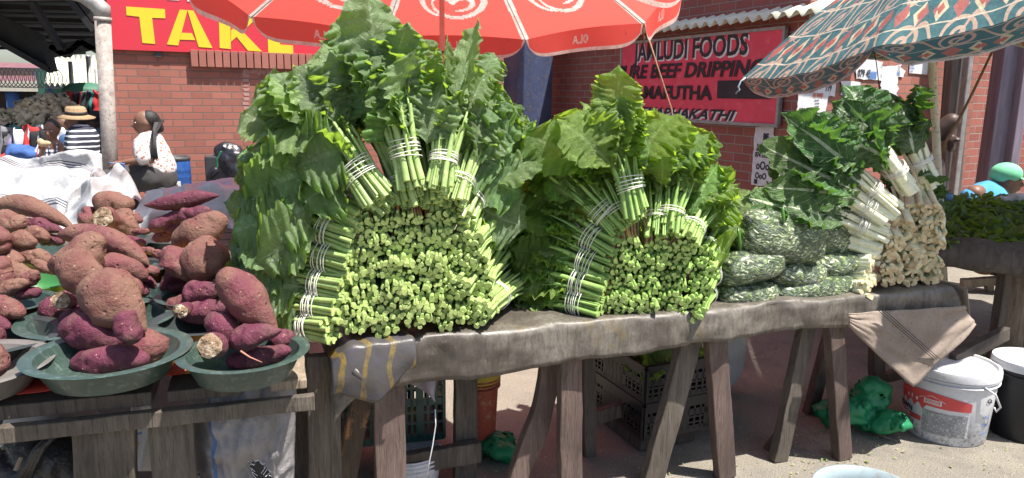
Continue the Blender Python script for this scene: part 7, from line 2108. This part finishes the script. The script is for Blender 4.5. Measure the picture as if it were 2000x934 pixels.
# heap of small leaves
lv = MB(); zt_ = ztop + .03
M['leaf_small'] = leaf_mat('small_leaf', (.050, .11, .025), (.10, .19, .045), (.22, .34, .12), (.34, .54, .04), .35, crinkle=.3, rough=.35)
def heap_z(x, y):
    e = max(0, min(1, (y - 3.75) / .35)); f_ = max(0, min(1, (x - (pA.x - .15)) / .2))
    return zt_ + e * f_ * (.03 + .04 * noise.noise(V((x * 3, y * 3, 0)))) - .02
for i in range(5200):
    y_ = random.uniform(3.72, 5.4); x_ = random.uniform(pA.x - .10 + (y_ - 3.8) * .2, pB.x + .9)
    z_ = heap_z(x_, y_) + random.uniform(-.02, .02); L_ = random.uniform(.045, .09); W_ = L_ * .55
    d = V((random.uniform(-1, 1), random.uniform(-1, 1), random.uniform(-.3, .6))).normalized(); nn = V((random.uniform(-.8, .8), random.uniform(-.8, .5), 1)).normalized(); s__ = d.cross(nn).normalized(); nn = s__.cross(d)
    b_ = V((x_, y_, z_)); cv = random.uniform(-.1, .35) * L_
    lv.add([b_, b_ + d * L_ * .35 + s__ * W_ * .5 + nn * cv * .6, b_ + d * L_ * .4 + nn * cv * .2, b_ + d * L_ * .35 - s__ * W_ * .5 + nn * cv * .6, b_ + d * L_ * .75 + s__ * W_ * .33 + nn * cv * .3, b_ + d * L_ * .78 - nn * cv * .2, b_ + d * L_ * .75 - s__ * W_ * .33 + nn * cv * .3, b_ + d * L_ - nn * cv],
           [(0, 2, 1), (0, 3, 2), (1, 2, 5, 4), (2, 3, 6, 5), (4, 5, 7), (5, 6, 7)], 0, [(0, .5), (.35, 1), (.4, .5), (.35, 0), (.75, .9), (.78, .5), (.75, .1), (1, .5)])
ho = lv.build('loose_leaves', M['leaf_small'], smooth=True, fix=False)
props(ho, 'heap of small loose green leaves spread over the right hand stall', 'leaves', kind='stuff')
hb = MB(); hb.grid(lambda u, v: V((pA.x - .05 + u * 2.0 + .0, 3.80 + v * 1.6, heap_z(pA.x + u * 2.0, 3.80 + v * 1.6) - .02)), 30, 24)
props(hb.build('leaf_bed', pm('packed_leaves', (.03, .07, .02), (.015, .035, .012), scale=30), smooth=True), 'packed bed of leaves beneath the loose ones on the right hand stall', 'leaves', kind='stuff')
m = MB()
for (x_, y_, r_) in ((1968, 392, .05), (1988, 390, .055), (2006, 394, .06)): ell(m, P(x_, y_, 5.2), (r_ * 1.5, r_, r_ * .6))
props(remesh('plastic_wrap', m, M['sack_plain'], None, .015, 1, disp=lambda c: .02 * ridge(c * 12)), 'pale crumpled plastic wrap on the leaves in front of the green cap man', 'plastic')
bt = thing('water_bottle', P(1850, 380, 5.0) - V((0, 0, .1)), 'small water bottle with a blue label behind the chard', 'bottle')
bb0 = V((P(1851, 372, 5.0).x, 5.0, heap_z(2.9, 5.0)))
bt.location = bb0; ORG[bt.name] = bb0
m = MB(); m.lathe([(0, 0), (.032, 0), (.034, .01), (.034, .13), (.030, .15), (.014, .185), (.013, .20), (0, .20)], bb0, seg=20); m.build('bottle_body', M['film'], bt, smooth=True)
m = MB(); m.lathe([(.0345, .03), (.0350, .03), (.0350, .075), (.0345, .075)], bb0, seg=20); m.build('bottle_label', M['blue_ink'], bt, smooth=True)

# ------------------------------------------------------------------ litter
ltr = MB()
def scrap(x, y, z, L_, W_, d, nn):
    d = V(d).normalized(); s__ = d.cross(V(nn)).normalized(); b_ = V((x, y, z))
    ltr.add([b_, b_ + d * L_ * .5 + s__ * W_ / 2 + V((0, 0, .006)), b_ + d * L_, b_ + d * L_ * .5 - s__ * W_ / 2 + V((0, 0, .004))], [(0, 1, 2, 3)])
for i in range(520):
    p_ = G(random.uniform(560, 2000), random.uniform(560, 930), 0)
    if p_.y > 9: continue
    scrap(p_.x, p_.y, .004, random.uniform(.008, .035), random.uniform(.004, .014), (random.uniform(-1, 1), random.uniform(-1, 1), .05), (0, 0, 1))
for i in range(160):
    p_ = G(random.gauss(1620, 60), random.gauss(860, 40), 0); scrap(p_.x, p_.y, .004, random.uniform(.008, .03), random.uniform(.004, .012), (random.uniform(-1, 1), random.uniform(-1, 1), .05), (0, 0, 1))
props(ltr.build('litter', pm('dry_scraps', (.30, .30, .10), (.16, .24, .06), scale=3, rough=.8, c3=(.45, .42, .32)), fix=False), 'tiny dry leaf scraps scattered over the ground', kind='stuff')
sk = MB()
for i in range(150):
    p_ = G(random.uniform(1900, 2040), random.gauss(745, 42), 0)
    a = random.uniform(0, 3.14); l_ = random.uniform(.03, .12); d = V((math.cos(a), math.sin(a), random.uniform(-.05, .1))); b_ = V((p_.x, p_.y, .012 + random.uniform(0, .03)))
    sk.tube([b_, b_ + d * l_ / 2 + V((0, 0, .004)), b_ + d * l_], random.uniform(.004, .009), 5)
props(sk.build('stalk_trimmings', M['stem_green'], smooth=True), 'trimmed green stalks scattered on the ground beside the paint bucket', kind='stuff')
gb = MB()
for i in range(1500):
    p_ = G(random.uniform(580, 2000), random.uniform(570, 930), 0)
    if p_.y > 8: continue
    r_ = random.uniform(.0015, .005) * (1 + (p_.y > 4)); gb.add([p_ + V((-r_, -r_, 0)), p_ + V((r_, -r_, 0)), p_ + V((0, r_, 0)), p_ + V((0, 0, r_ * 1.2))], [(0, 1, 3), (1, 2, 3), (2, 0, 3)])
props(gb.build('gravel', pm('loose_grit', (.18, .16, .135), (.34, .31, .26), scale=6, rough=.9), fix=False), 'loose grit scattered over the ground', kind='stuff')
stk = MB(); stk.tube([G(1695, 840, .01), G(1720, 850, .012), G(1752, 862, .01)], [.003, .005, .002], 6); props(stk.build('stick', M['board_tan'], smooth=True), 'dry pale stick on the shaded ground left of the paint bucket', 'stick')
